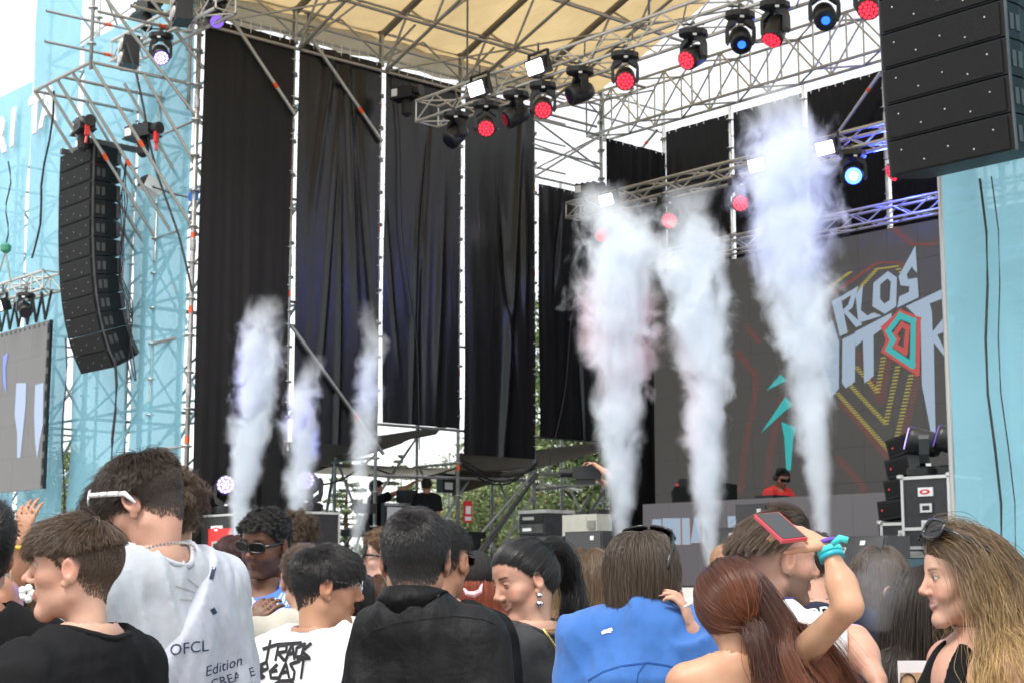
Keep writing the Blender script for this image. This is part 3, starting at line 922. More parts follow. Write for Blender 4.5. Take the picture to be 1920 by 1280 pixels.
def hoist(label, pos, rz=0., red=True, sc=1.):
    o = thing('chain_hoist', label, 'hoist', pos, ROT + rz, 'electric chain hoists')
    b = MB().box((-.27 * sc, -.11, -.07), (.2 * sc, .11, .09)).box((-.3 * sc, -.12, -.09), (.24 * sc, .12, -.07))
    b.tube((.2 * sc, 0, .01), (.32 * sc, 0, .01), .085, 12)
    for i in range(4): b.box((-.2 + i * .1, -.115, .085), (-.17 + i * .1, .115, .105))
    b.build('motor_housing', BLK, o)
    MB().box((-.255 * sc, -.118, -.05), (-.13 * sc, -.112, .06)).build('sticker', WHITE, o)
    if red: MB().box((.26 * sc, -.06, -.2), (.31 * sc, .0, -.04)).tube((.28 * sc, -.03, -.2), (.31 * sc, -.05, -.32), .02, 6).build('red_strap', REDP, o)
    MB().lathe([(.03, -.36), (.08, -.32), (.085, -.16), (.05, -.09)], 10).build('chain_bag', BLKM, o)
    return o


hoist('black chain hoist with a white sticker over the front of the left speaker array', S(-1.35, -1.0, 7.86), -.2)
hoist('black chain hoist behind the first one over the left speaker array', S(-.55, -.5, 7.7), .25)
hoist('black chain hoist on the corner truss at the top edge', S(-.85, -.35, 9.62), .0, False)
hoist('small chain hoist standing on the left end of the rear truss', S(1.0, 6.6, 7.76), .3, False, .8)
hoist('dark hoist behind the third curtain top near the front truss end', S(.6, 3.2, 8.75), .3, False, .8)

# ------------------------------------------------------------------ line arrays
GRILL = mat('speaker_grille', (.0065, .0065, .007), .6, spec=.2, bump=.6, bscale=260)
CABI = mat('speaker_cabinet', (.006, .0064, .0075), .5, spec=.3, bump=.15, bscale=180)


def line_array(label, t_, s_, h_, n, angs, cw=1.0, chh=.285, cdp=.44, frame=True):
    """cabinets hung from the top front corner, each one tipped a little more"""
    o = sthing('line_array', label, 'loudspeakers', t_, s_, h_, 'line arrays')
    y, z, a = 0., 0., 0.
    for i in range(n):
        a += angs[i]
        M = Matrix.Translation((0, y, z)) @ Matrix.Rotation(a, 4, 'X')
        hh = chh - .012
        tp = .016                                  # wedge: the back is lower than the front
        v = [(0, 0, 0), (cw, 0, 0), (cw, 0, -hh), (0, 0, -hh), (.05, cdp, -tp), (cw - .05, cdp, -tp), (cw - .05, cdp, -hh + tp), (.05, cdp, -hh + tp),
             (0, .2, -.004), (cw, .2, -.004), (cw, .2, -hh + .004), (0, .2, -hh + .004)]
        f = [(0, 1, 2, 3), (4, 7, 6, 5), (0, 8, 9, 1), (8, 4, 5, 9), (3, 2, 10, 11), (11, 10, 6, 7), (0, 3, 11, 8), (8, 11, 7, 4), (1, 9, 10, 2), (9, 5, 6, 10)]
        c = MB().add([M @ Vector(p) for p in v], f).build('cabinet', CABI, o)
        g_ = MB().box((.03, -.014, -hh + .014), (cw - .03, -.002, -.014), M).build('grille', GRILL, c)
        sc3 = MB()
        for (x, z2) in ((.12, .3), (.5, .5), (.86, .35), (.3, .7), (.7, .75)):
            sc3.lathe([(.006, 0), (.006, .004)], 8, M @ Matrix.Translation((x * cw, -.014, -hh * z2)) @ Matrix.Rotation(math.pi / 2, 4, 'X'))
        sc3.build('screw', ALU, c)['kind'] = 'stuff'
        for x in (0, cw):
            sgn = -1 if x == 0 else 1
            hb = MB()
            for yy in (.07, .15):
                hb.box((x - .006, yy, -hh * .75), (x + .006, yy + .05, -hh * .3), M)
            hb.build('handle', mat('handle_recess', (.05, .05, .05), .35), c)
            MB().box((x - .012 if sgn < 0 else x, .005, -hh), (x if sgn < 0 else x + .012, .03, .012), M).build('rigging_bar', DARKST, c)
            MB().box((x * .9 + .05 - .01, cdp - .06, -hh + .03), (x * .9 + .05 + .01, cdp + .02, -.02), M).build('rigging_bar', DARKST, c)
        p = M @ Vector((0, 0, -chh)); y, z = p.y, p.z
    if frame:
        fr = MB()
        for x in (.12, cw - .12):
            fr.box((x - .03, -.05, .015), (x + .03, cdp + .35, .09))
        fr.box((.06, .05, .02), (cw - .06, .1, .085)).box((.06, cdp, .02), (cw - .06, cdp + .05, .085))
        fr.build('flying_frame', DARKST, o)
        hz = MB()
        for i in range(10):
            hz.box((.09, -.04 + i * .085, .092), (.15, -.005 + i * .085, .096)); hz.box((cw - .15, -.04 + i * .085, .092), (cw - .09, -.005 + i * .085, .096))
        hz.build('hazard_stripe', mat('hazard_yellow', (.6, .5, .02), .5), o)
    return o


LA = line_array('left hanging line array of twelve curved black cabinets before the blue nets', -2.27, -.9, 7.62, 12, [0, .01, .01, .015, .015, .02, .03, .05, .06, .07, .09, .12], cw=1.02, chh=.267)
RA = line_array('right hanging line array with big black grilles cut by the picture corner', 11.93, -.9, 7.93, 12, [-.03, .0, .005, .005, .01, .01, .01, .01, .015, .015, .02, .02], cw=1.06, chh=.279)
cb = MB()
for i in range(4):
    pts = []
    for j in range(12):
        z = 7.4 - j * .28
        pts.append(S(-1.27 + .04 * i + .05 * math.sin(j * 1.7 + i), -.42 + .02 * j * (j > 6) + .03 * math.cos(j * 2 + i), z))
    cb.path(pts, .009, 5)
tag(cb.build('speaker_cable', CABLE), 'looping black signal cables down the back of the left speaker array', 'cable')
# hanging cables
for (pa, pb, r_, lb) in (((-1.72, -1.3, 8.4), (-2.35, -1.2, 6.1), .016, 'black power cable hanging in front of the blue net left of the speaker array'),
                         ((-.75, -.7, 9.0), (.25, -.1, 5.4), .016, 'thick black cable slanting from the corner truss to the corner tower'),
                         ((-1.05, -.55, 4.6), (-1.0, -.5, 1.6), .02, 'black cable bundle hanging from the bottom of the left array'),
                         ((12.35, -.3, 4.6), (12.32, -.2, 1.3), .010, 'black cable hanging before the right blue net under the array'),
                         ((12.45, -.3, 4.6), (12.44, -.2, 1.3), .005, 'thin black cable beside the thicker one on the right blue net'),
                         ((-4.0, -.9, 6.6), (-4.0, -.9, 7.9), .012, 'steel chain holding the side screen truss'),
                         ((-2.9, -.4, 5.1), (-2.95, -.3, 2.0), .012, 'black cable hanging beside the side screen')):
    A, B = S(*pa), S(*pb)
    tag(MB().path([A.lerp(B, i / 8) + Vector((.03 * math.sin(i * 1.3), 0, -.15 * math.sin(math.pi * i / 8) * (abs(pa[0] - pb[0]) > .5))) for i in range(9)], r_, 6).build('hanging_cable', CABLE), lb, 'cable')
hk = sthing('hook_block', 'small green hook and strap above the side screen truss', 'hook', -4.0, -.9, 6.55)
MB().lathe([(.03, -.08), (.08, -.04), (.08, .04), (.03, .08)], 10).build('block', mat('green_paint', (.05, .25, .15), .5), hk)
MB().tube((0, 0, -.05), (0, .1, -.5), .014, 6).tube((0, 0, -.05), (-.45, .05, -.55), .012, 6).build('strap', GALV, hk)
moving_head('dark lamp on the side screen truss', S(-3.55, -.75, 5.82), (.3, -.7, -.5), 'dark', sc=.8, group='lamps of the side screen truss')
strobe('lit strobe panel on the side screen truss', S(-4.35, -.8, 5.72), w_=.26, h_=.2)
sm = sthing('relay_camera', 'small white box camera clamped behind the left array top', 'camera', -.75, -.25, 7.0)
MB().box((-.1, -.14, -.08), (.1, .14, .1), Matrix.Rotation(-.4, 4, 'X')).build('housing', WHITE, sm)
MB().box((-.09, -.155, -.07), (.09, -.141, .09), Matrix.Rotation(-.4, 4, 'X')).build('front_glass', BLK, sm)
rt2 = sthing('ratchet_strap', 'black and blue ratchet strap tied to the corner tower below the bracket', 'strap', 0, 0, 0)
MB().path([(-.05, .05, 6.75), (-.35, -.15, 6.85), (-.7, -.3, 7.0)], .014, 6).build('webbing', CABLE, rt2)
MB().box((-.12, -.02, 6.72), (.02, .06, 6.84)).build('buckle', mat('blue_plastic', (.02, .12, .45), .4), rt2)
# pier under right array: dark frame edges
tag(rod('edge_pole', S(WID + .02, .03, .3), S(WID + .02, .03, 6.5), .022, GALV), 'upright scaffold pole along the left edge of the right blue net', 'pole')
# ------------------------------------------------------------------ flight cases and stage gear
EDGE = mat('case_edge_alu', (.66, .66, .63), .35, .75)


def flight_case(label, t_, s_, h_, w_, d_, z_, rz=0., split=.28, sticker=True, group='flight cases', red=False):
    o = sthing('flight_case', label, 'flight case', t_, s_, h_, group, rz)
    MB().box((.01, .01, .01), (w_ - .01, d_ - .01, z_ - .01)).build('body', CASE, o)
    e = .028
    b = MB()
    for x in (0, w_ - e):
        for y in (0, d_ - e):
            b.box((x, y, 0), (x + e, y + e, z_))
    for z in (0, z_ - e):
        for y in (0, d_ - e): b.box((e, y, z), (w_ - e, y + e, z + e))
        for x in (0, w_ - e): b.box((x, e, z), (x + e, d_ - e, z + e))
    b.build('edge_profile', EDGE, o)
    if split:
        zz = z_ * split
        MB().box((e, -.004, zz - .014), (w_ - e, .006, zz + .014)).box((-.004, e, zz - .014), (.006, d_ - e, zz + .014)).build('lid_profile', EDGE, o)
        l = MB().box((w_ * .42, -.012, zz - .075), (w_ * .62, -.0045, zz + .075)).build('latch', EDGE, o)
        MB().box((w_ * .46, -.018, zz - .05), (w_ * .58, -.0125, zz + .05)).build('latch_plate', GALV, l)
    hd = MB().box((w_ * .4, -.010, z_ * .5), (w_ * .64, .0, z_ * .62)).build('handle_dish', EDGE, o)
    MB().box((w_ * .45, -.014, z_ * .53), (w_ * .59, -.0105, z_ * .59)).build('handle', BLK, hd)
    for x in (0, w_):
        for z in (0, z_):
            MB().lathe([(.02, -.02), (.034, -.012), (.034, .012), (.02, .02)], 8, Matrix.Translation((x, 0, z))).build('ball_corner', EDGE, o)
    if sticker:
        s_o = MB().box((w_ * .36, -.003, z_ * .72), (w_ * .66, .0095, z_ * .84)).build('sticker', WHITE, o)
        ring = MB().lathe([(.3, 0), (.3, .001)], 16, Matrix.Translation((w_ * .5, -.0035, z_ * .78)) @ Matrix.Diagonal((w_ * .36, 1, z_ * .12, 1)) @ Matrix.Rotation(math.pi / 2, 4, 'X'))
        ring.build('sticker_mark', REDP, s_o)
        MB().lathe([(.13, 0), (.13, .001)], 14, Matrix.Translation((w_ * .5, -.0048, z_ * .78)) @ Matrix.Diagonal((w_ * .4, 1, z_ * .12, 1)) @ Matrix.Rotation(math.pi / 2, 4, 'X')).build('sticker_centre', WHITE, s_o)
    if red:
        MB().box((w_ * .3, -.004, z_ * .45), (w_ * .9, .009, z_ * .8)).build('red_panel', REDP, o)  # panel in plain red paint over part of the front
    return o


# right: big case with two lamps on top, smaller case, speaker column
flight_case('big black flight case with aluminium edges and a white sticker below two lamps', 10.27, 1.5, 1.84, .52, .5, .66)
flight_case('low flight case stack left of the big one', 9.85, 1.75, DECK + .3, .5, .45, .3, 0, .5, False)
flight_case('lowest black flight case carrying the big one on the stage edge', 9.8, 1.35, DECK, 1.1, .55, .29, 0, 0, False)
moving_head('violet rimmed lamp standing at the front of the big flight case', S(10.4, 1.7, 2.5), (-.9, .22, .25), 'violet', True, 1.0, 'lamps standing on cases')
moving_head('violet rimmed lamp standing at the rear of the big flight case', S(10.66, 1.78, 2.5), (-.9, .25, .3), 'dimviolet', True, 1.0, 'lamps standing on cases')
sf = sthing('side_fill', 'narrow curved column of small black speakers left of the big flight case', 'loudspeakers', 9.25, 2.6, DECK)
for i in range(6):
    c = MB().box((-.02, 0, 0), (.26, .3, .19), Matrix.Translation((.03 * i * (i > 2), 0, .25 + i * .205)) @ Matrix.Rotation(-.05 * i, 4, 'Y')).build('speaker', CABI, sf)
    MB().box((.0, -.006, .03), (.24, 0, .16), Matrix.Translation((.03 * i * (i > 2), 0, .25 + i * .205)) @ Matrix.Rotation(-.05 * i, 4, 'Y')).build('grille', GRILL, c)
    MB().lathe([(.011, 0), (.011, .004)], 8, Matrix.Translation((.03 + .03 * i * (i > 2), -.007, .35 + i * .205)) @ Matrix.Rotation(math.pi / 2, 4, 'X')).build('red_dot', REDP, c)
MB().box((-.05, .02, 0), (.3, .3, .25)).build('stand', BLKM, sf)
# left: cases, lamps and tall speaker by the first curtains
flight_case('flight case with a red side standing at the first curtain', -.02, .22, DECK, .95, .6, .93, 0, 0, True, red=True)
moving_head('violet lit lamp facing the crowd on the case before the first curtain', S(.28, .5, 2.44), (-.05, -1, .12), 'violet', True, 1.15, 'lamps standing on cases')
flight_case('dark flight case between the two small smoke jets', 1.12, .5, DECK, .9, .6, .93, 0, 0, True)
moving_head('violet lit lamp facing the crowd on the case between the small smoke jets', S(1.75, .78, 2.44), (-.1, -1, .12), 'violet', True, 1.15, 'lamps standing on cases')
ts_ = sthing('tall_speaker', 'tall narrow black loudspeaker tower beside the leftmost smoke jet', 'loudspeaker', .5, .88, DECK)
MB().box((0, 0, 0), (.50, .5, 1.78)).build('cabinet', CABI, ts_)
MB().box((.03, -.012, .03), (.47, -.001, .86)).build('grille', GRILL, ts_); MB().box((.03, -.012, .9), (.47, -.001, 1.75)).build('grille', GRILL, ts_)
rk = sthing('equipment_rack', 'black equipment rack with open front before the trees', 'rack', 3.0, 3.3, DECK)
MB().box((0, 0, 0), (.52, .5, .98)).build('case', CASE, rk)
for i in range(6):
    p_ = MB().box((.04, -.012, .1 + i * .145), (.48, -.001, .22 + i * .145)).build('rack_unit', BLK if i % 2 else DARKST, rk)
    MB().box((.08, -.017, .13 + i * .145), (.2 + .05 * (i % 3), -.0125, .17 + i * .145)).build('unit_plate', WHITE if i in (2, 4) else ALU, p_)
MB().box((-.01, -.015, .94), (.53, .51, .985)).build('rim', ALU, rk)
ec = sthing('power_cabinet', 'pale grey electrical cabinet with a yellow warning triangle', 'cabinet', 4.15, 3.0, DECK)
PG = mat('pale_grey_paint', (.46, .46, .40), .5, var=.08)
MB().box((0, 0, 0), (.62, .42, .88)).build('body', PG, ec)
MB().box((.02, -.008, .04), (.44, -.001, .85)).build('door', PG, ec)
MB().prism([(.17, .44), (.29, .44), (.23, .55)], -.012, -.0085).build('warning_triangle', mat('warning_yellow', (.75, .6, .03), .5), ec)
for i in range(5): MB().box((.47, -.02, .1 + i * .15), (.6, -.001, .2 + i * .15)).build('socket', mat('socket_grey', (.22, .22, .2), .5), ec)
MB().box((.2, .05, .885), (.4, .2, .92)).box((.42, .05, .885), (.6, .25, .94)).build('roof_gland', BLK, ec)


def monitor(label, t_, s_, h_, w_, d_, z_, wedge=.0, txt=None, rz=0., group='stage monitors'):
    o = sthing('stage_monitor', label, 'loudspeaker', t_, s_, h_, group, rz)
    MB().add([(0, 0, 0), (w_, 0, 0), (w_, d_, 0), (0, d_, 0), (0, wedge, z_), (w_, wedge, z_), (w_, d_, z_), (0, d_, z_)],
             [(0, 3, 2, 1), (4, 5, 6, 7), (0, 1, 5, 4), (1, 2, 6, 5), (2, 3, 7, 6), (3, 0, 4, 7)]).build('cabinet', mat('grey_black_cab', (.035, .035, .037), .55), o)
    q = math.atan2(wedge, z_)
    M = Matrix.Rotation(-q, 4, 'X')
    L_ = math.hypot(wedge, z_)
    MB().box((.02, -.012, .02), (w_ - .02, -.001, L_ - .02), M).build('grille', mat('monitor_grille', (.05, .05, .052), .6), o)
    MB().box((w_ * .7, -.016, L_ - .09), (w_ * .7 + .05, -.0125, L_ - .05), M).build('label_plate', WHITE, o)
    if txt:
        me = text_mesh(txt, .085, .001, .002, .25); me.materials.clear(); me.materials.append(mat('pale_print', (.6, .6, .58), .5))
        l = link('lettering', me, o); l.matrix_local = M @ Matrix.Translation((.06, -.017, L_ - .17)) @ Matrix.Rotation(math.pi / 2, 4, 'X')
    return o


monitor('dark grey monitor box at the foot of the widest smoke jet', 6.35, .55, DECK, .42, .42, .52)
monitor('dark grey monitor box right of the first at the widest smoke jet', 6.85, .5, DECK, .55, .5, .56)
monitor('square black monitor standing on another behind the shaved head', 8.72, .55, DECK, .45, .45, .55)
monitor('black monitor stacked behind the blue draped spectator', 8.55, 1.2, DECK + .2, .4, .4, .6)
monitor('long sloping monitor wedge with pale lettering behind the shaved head', 8.95, .35, DECK, .75, .5, .46, .18, 'ECSON L2')
monitor('long sloping monitor wedge with pale lettering below the big flight case', 9.95, .35, DECK, .85, .5, .44, .18, 'ECSON K3')
monitor('small dark monitor box behind the curly haired spectator', 3.75, .55, DECK, .4, .4, .52)
# DJ booth
bo = sthing('dj_booth', 'wide grey booth front with pale blue block letters', 'booth', 0, 5, 0)
BOO = mat('booth_grey', (.07, .065, .07), .5, emit=(.07, .064, .07), es=.42)
for i in range(9):
    MB().box((3.63 + i * .5, 0, DECK), (4.126 + i * .5, .05, 2.6)).build('panel', BOO, bo)
MB().box((3.63, .05, 2.5), (8.13, .9, 2.56)).build('table_top', BLKM, bo)
for x in (3.7, 5.2, 6.6, 8.0): MB().box((x, .1, DECK), (x + .05, .85, 2.5)).build('leg', DARKST, bo)
flat(bo, 'booth_letter', LOGO['booth'], LW, -.012)
flat(bo, 'letter_shade', [[(x + .018, z - .01) for x, z in p] for p in LOGO['booth']], emit_mat('lit_dim_orange', (.10, .045, .03)), -.006)
bs = sthing('booth_speaker', 'black wedge speaker lying on the left end of the booth', 'loudspeaker', 3.95, 5.25, 2.565, None, .35)
MB().prism([(0, 0), (.78, 0), (.78, .3), (.12, .38), (-.02, .2)], 0, .42).build('cabinet', CABI, bs)
MB().box((-.01, .04, .06), (-.004, .38, .18)).box((.02, -.006, .08), (.7, 0, .26)).build('grille', GRILL, bs)
MB().box((.05, -.01, .28), (.1, -.001, .31)).build('red_dot', REDP, bs)
mx = sthing('mixer', 'black deck player on the booth top behind the middle smoke jet', 'mixer', 5.4, 5.25, 2.565)
MB().box((0, 0, 0), (.3, .35, .09)).build('body', BLK, mx); MB().box((.08, .1, .09), (.22, .2, .16)).build('screen', REDP, mx)
dk = sthing('deck_table', 'black equipment table with a red edge right of the booth', 'table', 8.35, 4.3, DECK)
MB().box((0, 0, .78), (1.5, .8, .86)).build('top', BLKM, dk); MB().box((1.38, -.01, .6), (1.52, -.001, .86)).build('red_edge', REDP, dk)
for x in (.05, .7, 1.4):
    MB().box((x, .02, 0), (x + .06, .08, .78)).build('leg', DARKST, dk); MB().box((x, .7, 0), (x + .06, .76, .78)).build('leg', DARKST, dk)
MB().box((.02, .3, .02), (1.48, .32, .77)).build('drape', SKIRT, dk)

# barrier track and lids at the stage edge
br = sthing('cable_tray', 'white and orange equipment lid on the stage edge behind the blue draped spectator', 'equipment', 8.85, -.45, 1.2)
MB().box((0, 0, 0), (.62, .3, .3)).build('box', mat('pale_lid', (.55, .55, .52), .5), br)
MB().box((.2, -.01, .17), (.5, -.001, .26)).build('orange_label', mat('orange_print', (.8, .18, .03), .5), br)
br2 = sthing('sub_speaker', 'dark teal front panel of a subwoofer at the right stage edge', 'loudspeaker', 11.3, -.65, .0)
MB().box((0, 0, 0), (1.6, .6, 1.72)).build('cabinet', mat('dark_teal_paint', (.02, .055, .075), .5), br2)
MB().box((-.7, .05, 0), (-.02, .6, 1.6)).build('side_cabinet', CABI, br2)
for i in range(2): MB().box((.05 + i * .8, -.012, .1), (.75 + i * .8, -.001, 1.4)).build('grille', mat('teal_grille', (.03, .07, .09), .6), br2)

# ------------------------------------------------------------------ technicians' platform beside the stage
tp = sthing('side_platform', 'scaffold platform with cases for the technicians beside the stage', 'platform', 0, 0, 0)
MB().box((-4.2, 2.2, 1.35), (-.3, 7.6, 1.5)).build('deck', PLY, tp)
for (x, y) in ((-2.9, 3.4), (-2.9, 6.9), (-1.4, 3.4)):
    standard(x, y, 0, 3.8, tp)
for (a, b) in (((-2.9, 3.4, 3.5), (-2.9, 6.9, 3.4)), ((-2.9, 6.9, 3.2), (0, 6.3, 3.3)), ((-2.9, 3.4, 3.4), (0, 3.15, 3.5)), ((-.1, 3.1, 3.1), (-.1, 6.3, 3.15)), ((-2.9, 6.9, 1.6), (0, 6.3, 1.7)),
               ((.0, 6.35, 3.25), (.0, 7.85, 3.35)), ((.0, 6.35, 3.1), (-.9, 8.2, 3.1)), ((.0, 6.35, 3.0), (-.5, 8.6, 3.25))):
    rod('ledger', a, b, .024, GALV, tp)
for (a, b) in (((.05, 6.3, 3.25), (.05, 4.6, 1.5)), ((.0, 6.35, 3.25), (-.1, 4.85, 1.5)), ((-.05, 6.3, 3.25), (-.6, 4.9, 1.6)), ((0, 7.9, 3.1), (0, 6.6, 1.6)), ((-.6, 8.1, 3.0), (-.6, 6.9, 1.5)), ((-1.4, 3.4, 3.3), (-.4, 2.4, 1.7))):
    rod('brace', a, b, .026, GALV if a[0] < 0 else DARKST, tp)
dtb = sthing('mixing_desk', 'dark mixing desk with a laptop screen and cases in front of the technicians', 'desk', -.35, 3.15, DECK)
MB().box((-.5, 0, .72), (.15, 2.3, .82)).build('desk_top', BLKM, dtb)
for y in (.1, 1.0, 1.9): MB().box((.0, y, 0), (.14, y + .3, .72)).build('case_leg', CASE, dtb)
b = MB()
for i in range(4): b.box((.141, .05 + i * .58, .2), (.16, .5 + i * .58, .5))
b.build('case_front', EDGE, dtb)
for i in range(4): MB().box((.161, .08 + i * .58, .23), (.166, .47 + i * .58, .47)).build('case_panel', BLKM, dtb)
cm = sthing('console_case', 'open console case with pale paper sheets between the two technicians', 'console', -.75, 3.82, 2.32)
MB().box((0, 0, 0), (.08, .62, .42)).build('lid', CASE, cm)
MB().box((.081, .05, .06), (.086, .34, .36)).build('paper', WHITE, cm); MB().box((.0815, .0, .38), (.09, .62, .42)).build('edge', EDGE, cm)
MB().box((-.02, .3, .43), (.2, .55, .62)).build('small_monitor', BLK, cm)
fx = sthing('fire_extinguisher_sign', 'red and white notice hanging on a pole left of the trees', 'sign', .0, 4.92, 2.6)
MB().box((-.02, -.08, -.15), (.0, .08, .18)).build('board', REDP, fx); MB().box((.0005, -.05, -.02), (.004, .05, .1)).build('print', WHITE, fx); MB().box((.0005, -.06, -.12), (.004, .06, -.06)).build('print', WHITE, fx)
tr_ = sthing('camera_tripod', 'black camera tripod beside the faint third smoke jet', 'tripod', .3, 2.75, DECK)
MB().tube((0, 0, 1.0), (.25, -.2, 0), .018, 6).build('leg', BLK, tr_); MB().tube((0, 0, 1.0), (-.3, -.1, 0), .018, 6).build('leg', BLK, tr_); MB().tube((0, 0, 1.0), (.05, .3, 0), .018, 6).build('leg', BLK, tr_)
MB().box((-.09, -.13, 1.02), (.09, .13, 1.16)).tube((0, -.13, 1.1), (0, -.22, 1.1), .05, 10).build('camera', BLK, tr_)
nb = sthing('hanging_box', 'small black box with a white label hanging under the awning', 'box', -.9, 5.2, 2.95)
MB().box((-.08, -.12, 0), (.08, .12, .3)).build('body', BLK, nb); MB().box((.081, -.08, .05), (.085, .08, .16)).build('label', WHITE, nb); MB().tube((0, 0, .3), (0, 0, .55), .008, 5).build('hook', DARKST, nb)
# awnings
AWN = sheet_mat('brown_grey_awning', (.13, .115, .10), .3, 0, .6, .3, .5)


def awning(label, c00, c10, c11, c01, sag=.15, m=None, nx=26, ny=16):
    P = [S(*c) for c in (c00, c10, c11, c01)]
    v = []
    for j in range(ny + 1):
        for i in range(nx + 1):
            a, c = i / nx, j / ny
            p = (P[0] * (1 - a) + P[1] * a) * (1 - c) + (P[3] * (1 - a) + P[2] * a) * c
            p.z -= sag * math.sin(math.pi * a) * math.sin(math.pi * c) + .03 * math.sin(20 * c + 3 * a) * (.3 + a) + .02 * math.sin(31 * c)
            v.append(p)
    f = [(j * (nx + 1) + i, j * (nx + 1) + i + 1, (j + 1) * (nx + 1) + i + 1, (j + 1) * (nx + 1) + i) for j in range(ny) for i in range(nx)]
    return tag(link('awning', mesh('awning', v, f, m or AWN, True)), label, 'awning', 'tarpaulin awnings beside the stage')


awning('brownish tarpaulin awning stretched below the fifth side curtain before the trees', (-.05, 4.75, 3.5), (-.05, 7.85, 3.82), (-.75, 8.6, 3.85), (-1.6, 5.9, 2.95), .04)
awning('dark tarpaulin awning below the second and third side curtains', (-.06, 1.65, 3.5), (-.06, 4.6, 3.9), (-1.3, 4.5, 3.75), (-2.0, 3.0, 3.1), .06)
awning('pale underside of the flat tarpaulin over the technicians', (-.9, 3.1, 3.32), (-.4, 6.2, 3.32), (-3.2, 7.2, 3.35), (-3.4, 3.6, 3.35), .05, sheet_mat('pale_awning', (.45, .41, .33), .5, 0, .6, .25, .4))
cbm = []
for i, (a, b, sg_) in enumerate((((.05, 4.75, 3.35), (.05, 6.3, 3.4), .28), ((.05, 4.75, 3.4), (.05, 6.3, 3.35), .2), ((-.3, 3.1, 3.3), (.0, 4.75, 3.3), .2), ((.0, 1.6, 3.0), (.0, 3.15, 3.4), .25), ((.08, 4.75, 3.3), (.08, 6.3, 3.45), .33))):
    A, B = S(*a), S(*b)
    tag(MB().path([A.lerp(B, q / 10) - Vector((0, 0, sg_ * math.sin(math.pi * q / 10))) for q in range(11)], .016, 6).build('sagging_cable', CABLE),
        ['thick', 'second', 'short', 'single', 'lowest'][i] + ' black cable sagging ' + ('between the towers under the fourth curtain' if i in (0, 1, 4) else 'under the awning of the technicians' if i == 2 else 'under the second curtain'), 'cable')
for i, (p, q, lb) in enumerate((((.06, 3.3, 9.3), (.12, 3.9, 3.5), 'long thin black cable running down the third side curtain'), ((.07, 7.5, 7.9), (.05, 6.6, 3.4), 'thin black cable down the fifth side curtain into the cable bundle'))):
    A, B = S(*p), S(*q)
    tag(MB().path([A.lerp(B, k / 12) + Sdir(.03, .05 * math.sin(k * .9)) for k in range(13)], .010, 5).build('curtain_cable', CABLE), lb, 'cable')

# ------------------------------------------------------------------ trees and a house behind the stage
LEAF = [mat('leaf_%d' % i, c, .6, var=.3, scale=.8) for i, c in enumerate(((.11, .17, .045), (.15, .21, .065), (.06, .10, .035), (.19, .23, .095)))]
BARK = mat('bark', (.10, .075, .05), .9, var=.3, scale=5)


def leaf_mesh(pts, size, rs, m):
    n = len(pts)
    d = rs.normal(size=(n, 3)); d /= np.linalg.norm(d, axis=1)[:, None]
    u = np.cross(d, rs.normal(size=(n, 3))); u /= np.linalg.norm(u, axis=1)[:, None]
    w_ = np.cross(d, u)
    sz = size * rs.uniform(.6, 1.3, (n, 1))
    V = np.stack([pts - u * sz, pts + w_ * sz * .45, pts + u * sz, pts - w_ * sz * .45], 1).reshape(-1, 3)
    F = np.arange(4 * n).reshape(n, 4)
    return mesh('crown', V.tolist(), F.tolist(), m)


def tree(label, loc, hgt, rad, seed, mi, n=9000, low=.22, conifer=False):
    rs = np.random.default_rng(seed)
    o = thing('tree', label, 'tree', loc, 0, 'trees behind the stage')
    b = MB().path([(0, 0, 0), (.05, 0, hgt * .3), (-.05, .05, hgt * .6), (0, 0, hgt * .92)], [.03 * hgt, .022 * hgt, .013 * hgt, .003 * hgt], 8)
    cl = []
    nb_ = 26
    for i in range(nb_):
        z = hgt * (low + (1 - low) * (i + .5) / nb_)
        k = 1 - (z / hgt - low) / (1 - low)
        rr = rad * (k * .95 + .05) if conifer else rad * math.sqrt(max(.05, 1 - ((z / hgt - .58) / .48) ** 2))
        for q in range(3 if conifer else 2):
            a = rs.uniform(0, 6.28)
            e = Vector((math.cos(a) * rr * rs.uniform(.55, 1), math.sin(a) * rr * rs.uniform(.55, 1), z + (-.05 if conifer else .12) * rr))
            b.tube((0, 0, z - .12 * rr), e, .008 * hgt * (.4 + .6 * k), 5, .002 * hgt)
            cl.append((e, rr * (.22 if conifer else .42)))
            cl.append((Vector((e.x * .55, e.y * .55, e.z - .02 * rr)), rr * (.2 if conifer else .36)))
    b.build('trunk', BARK, o, True)
    per = max(1, n // len(cl))
    pts = []
    for c, r_ in cl:
        q = rs.normal(size=(per, 3)) * r_ * .5
        q[:, 2] *= .35 if conifer else .7
        pts.append(q + np.array(c))
    pts = np.concatenate(pts)
    k = rs.random(len(pts)) < .62
    link('crown', leaf_mesh(pts[k], (.007 * hgt + .025), rs, LEAF[mi]), o)
    link('crown', leaf_mesh(pts[~k], (.007 * hgt + .025), rs, LEAF[(mi + 1) % 4]), o)
    return o


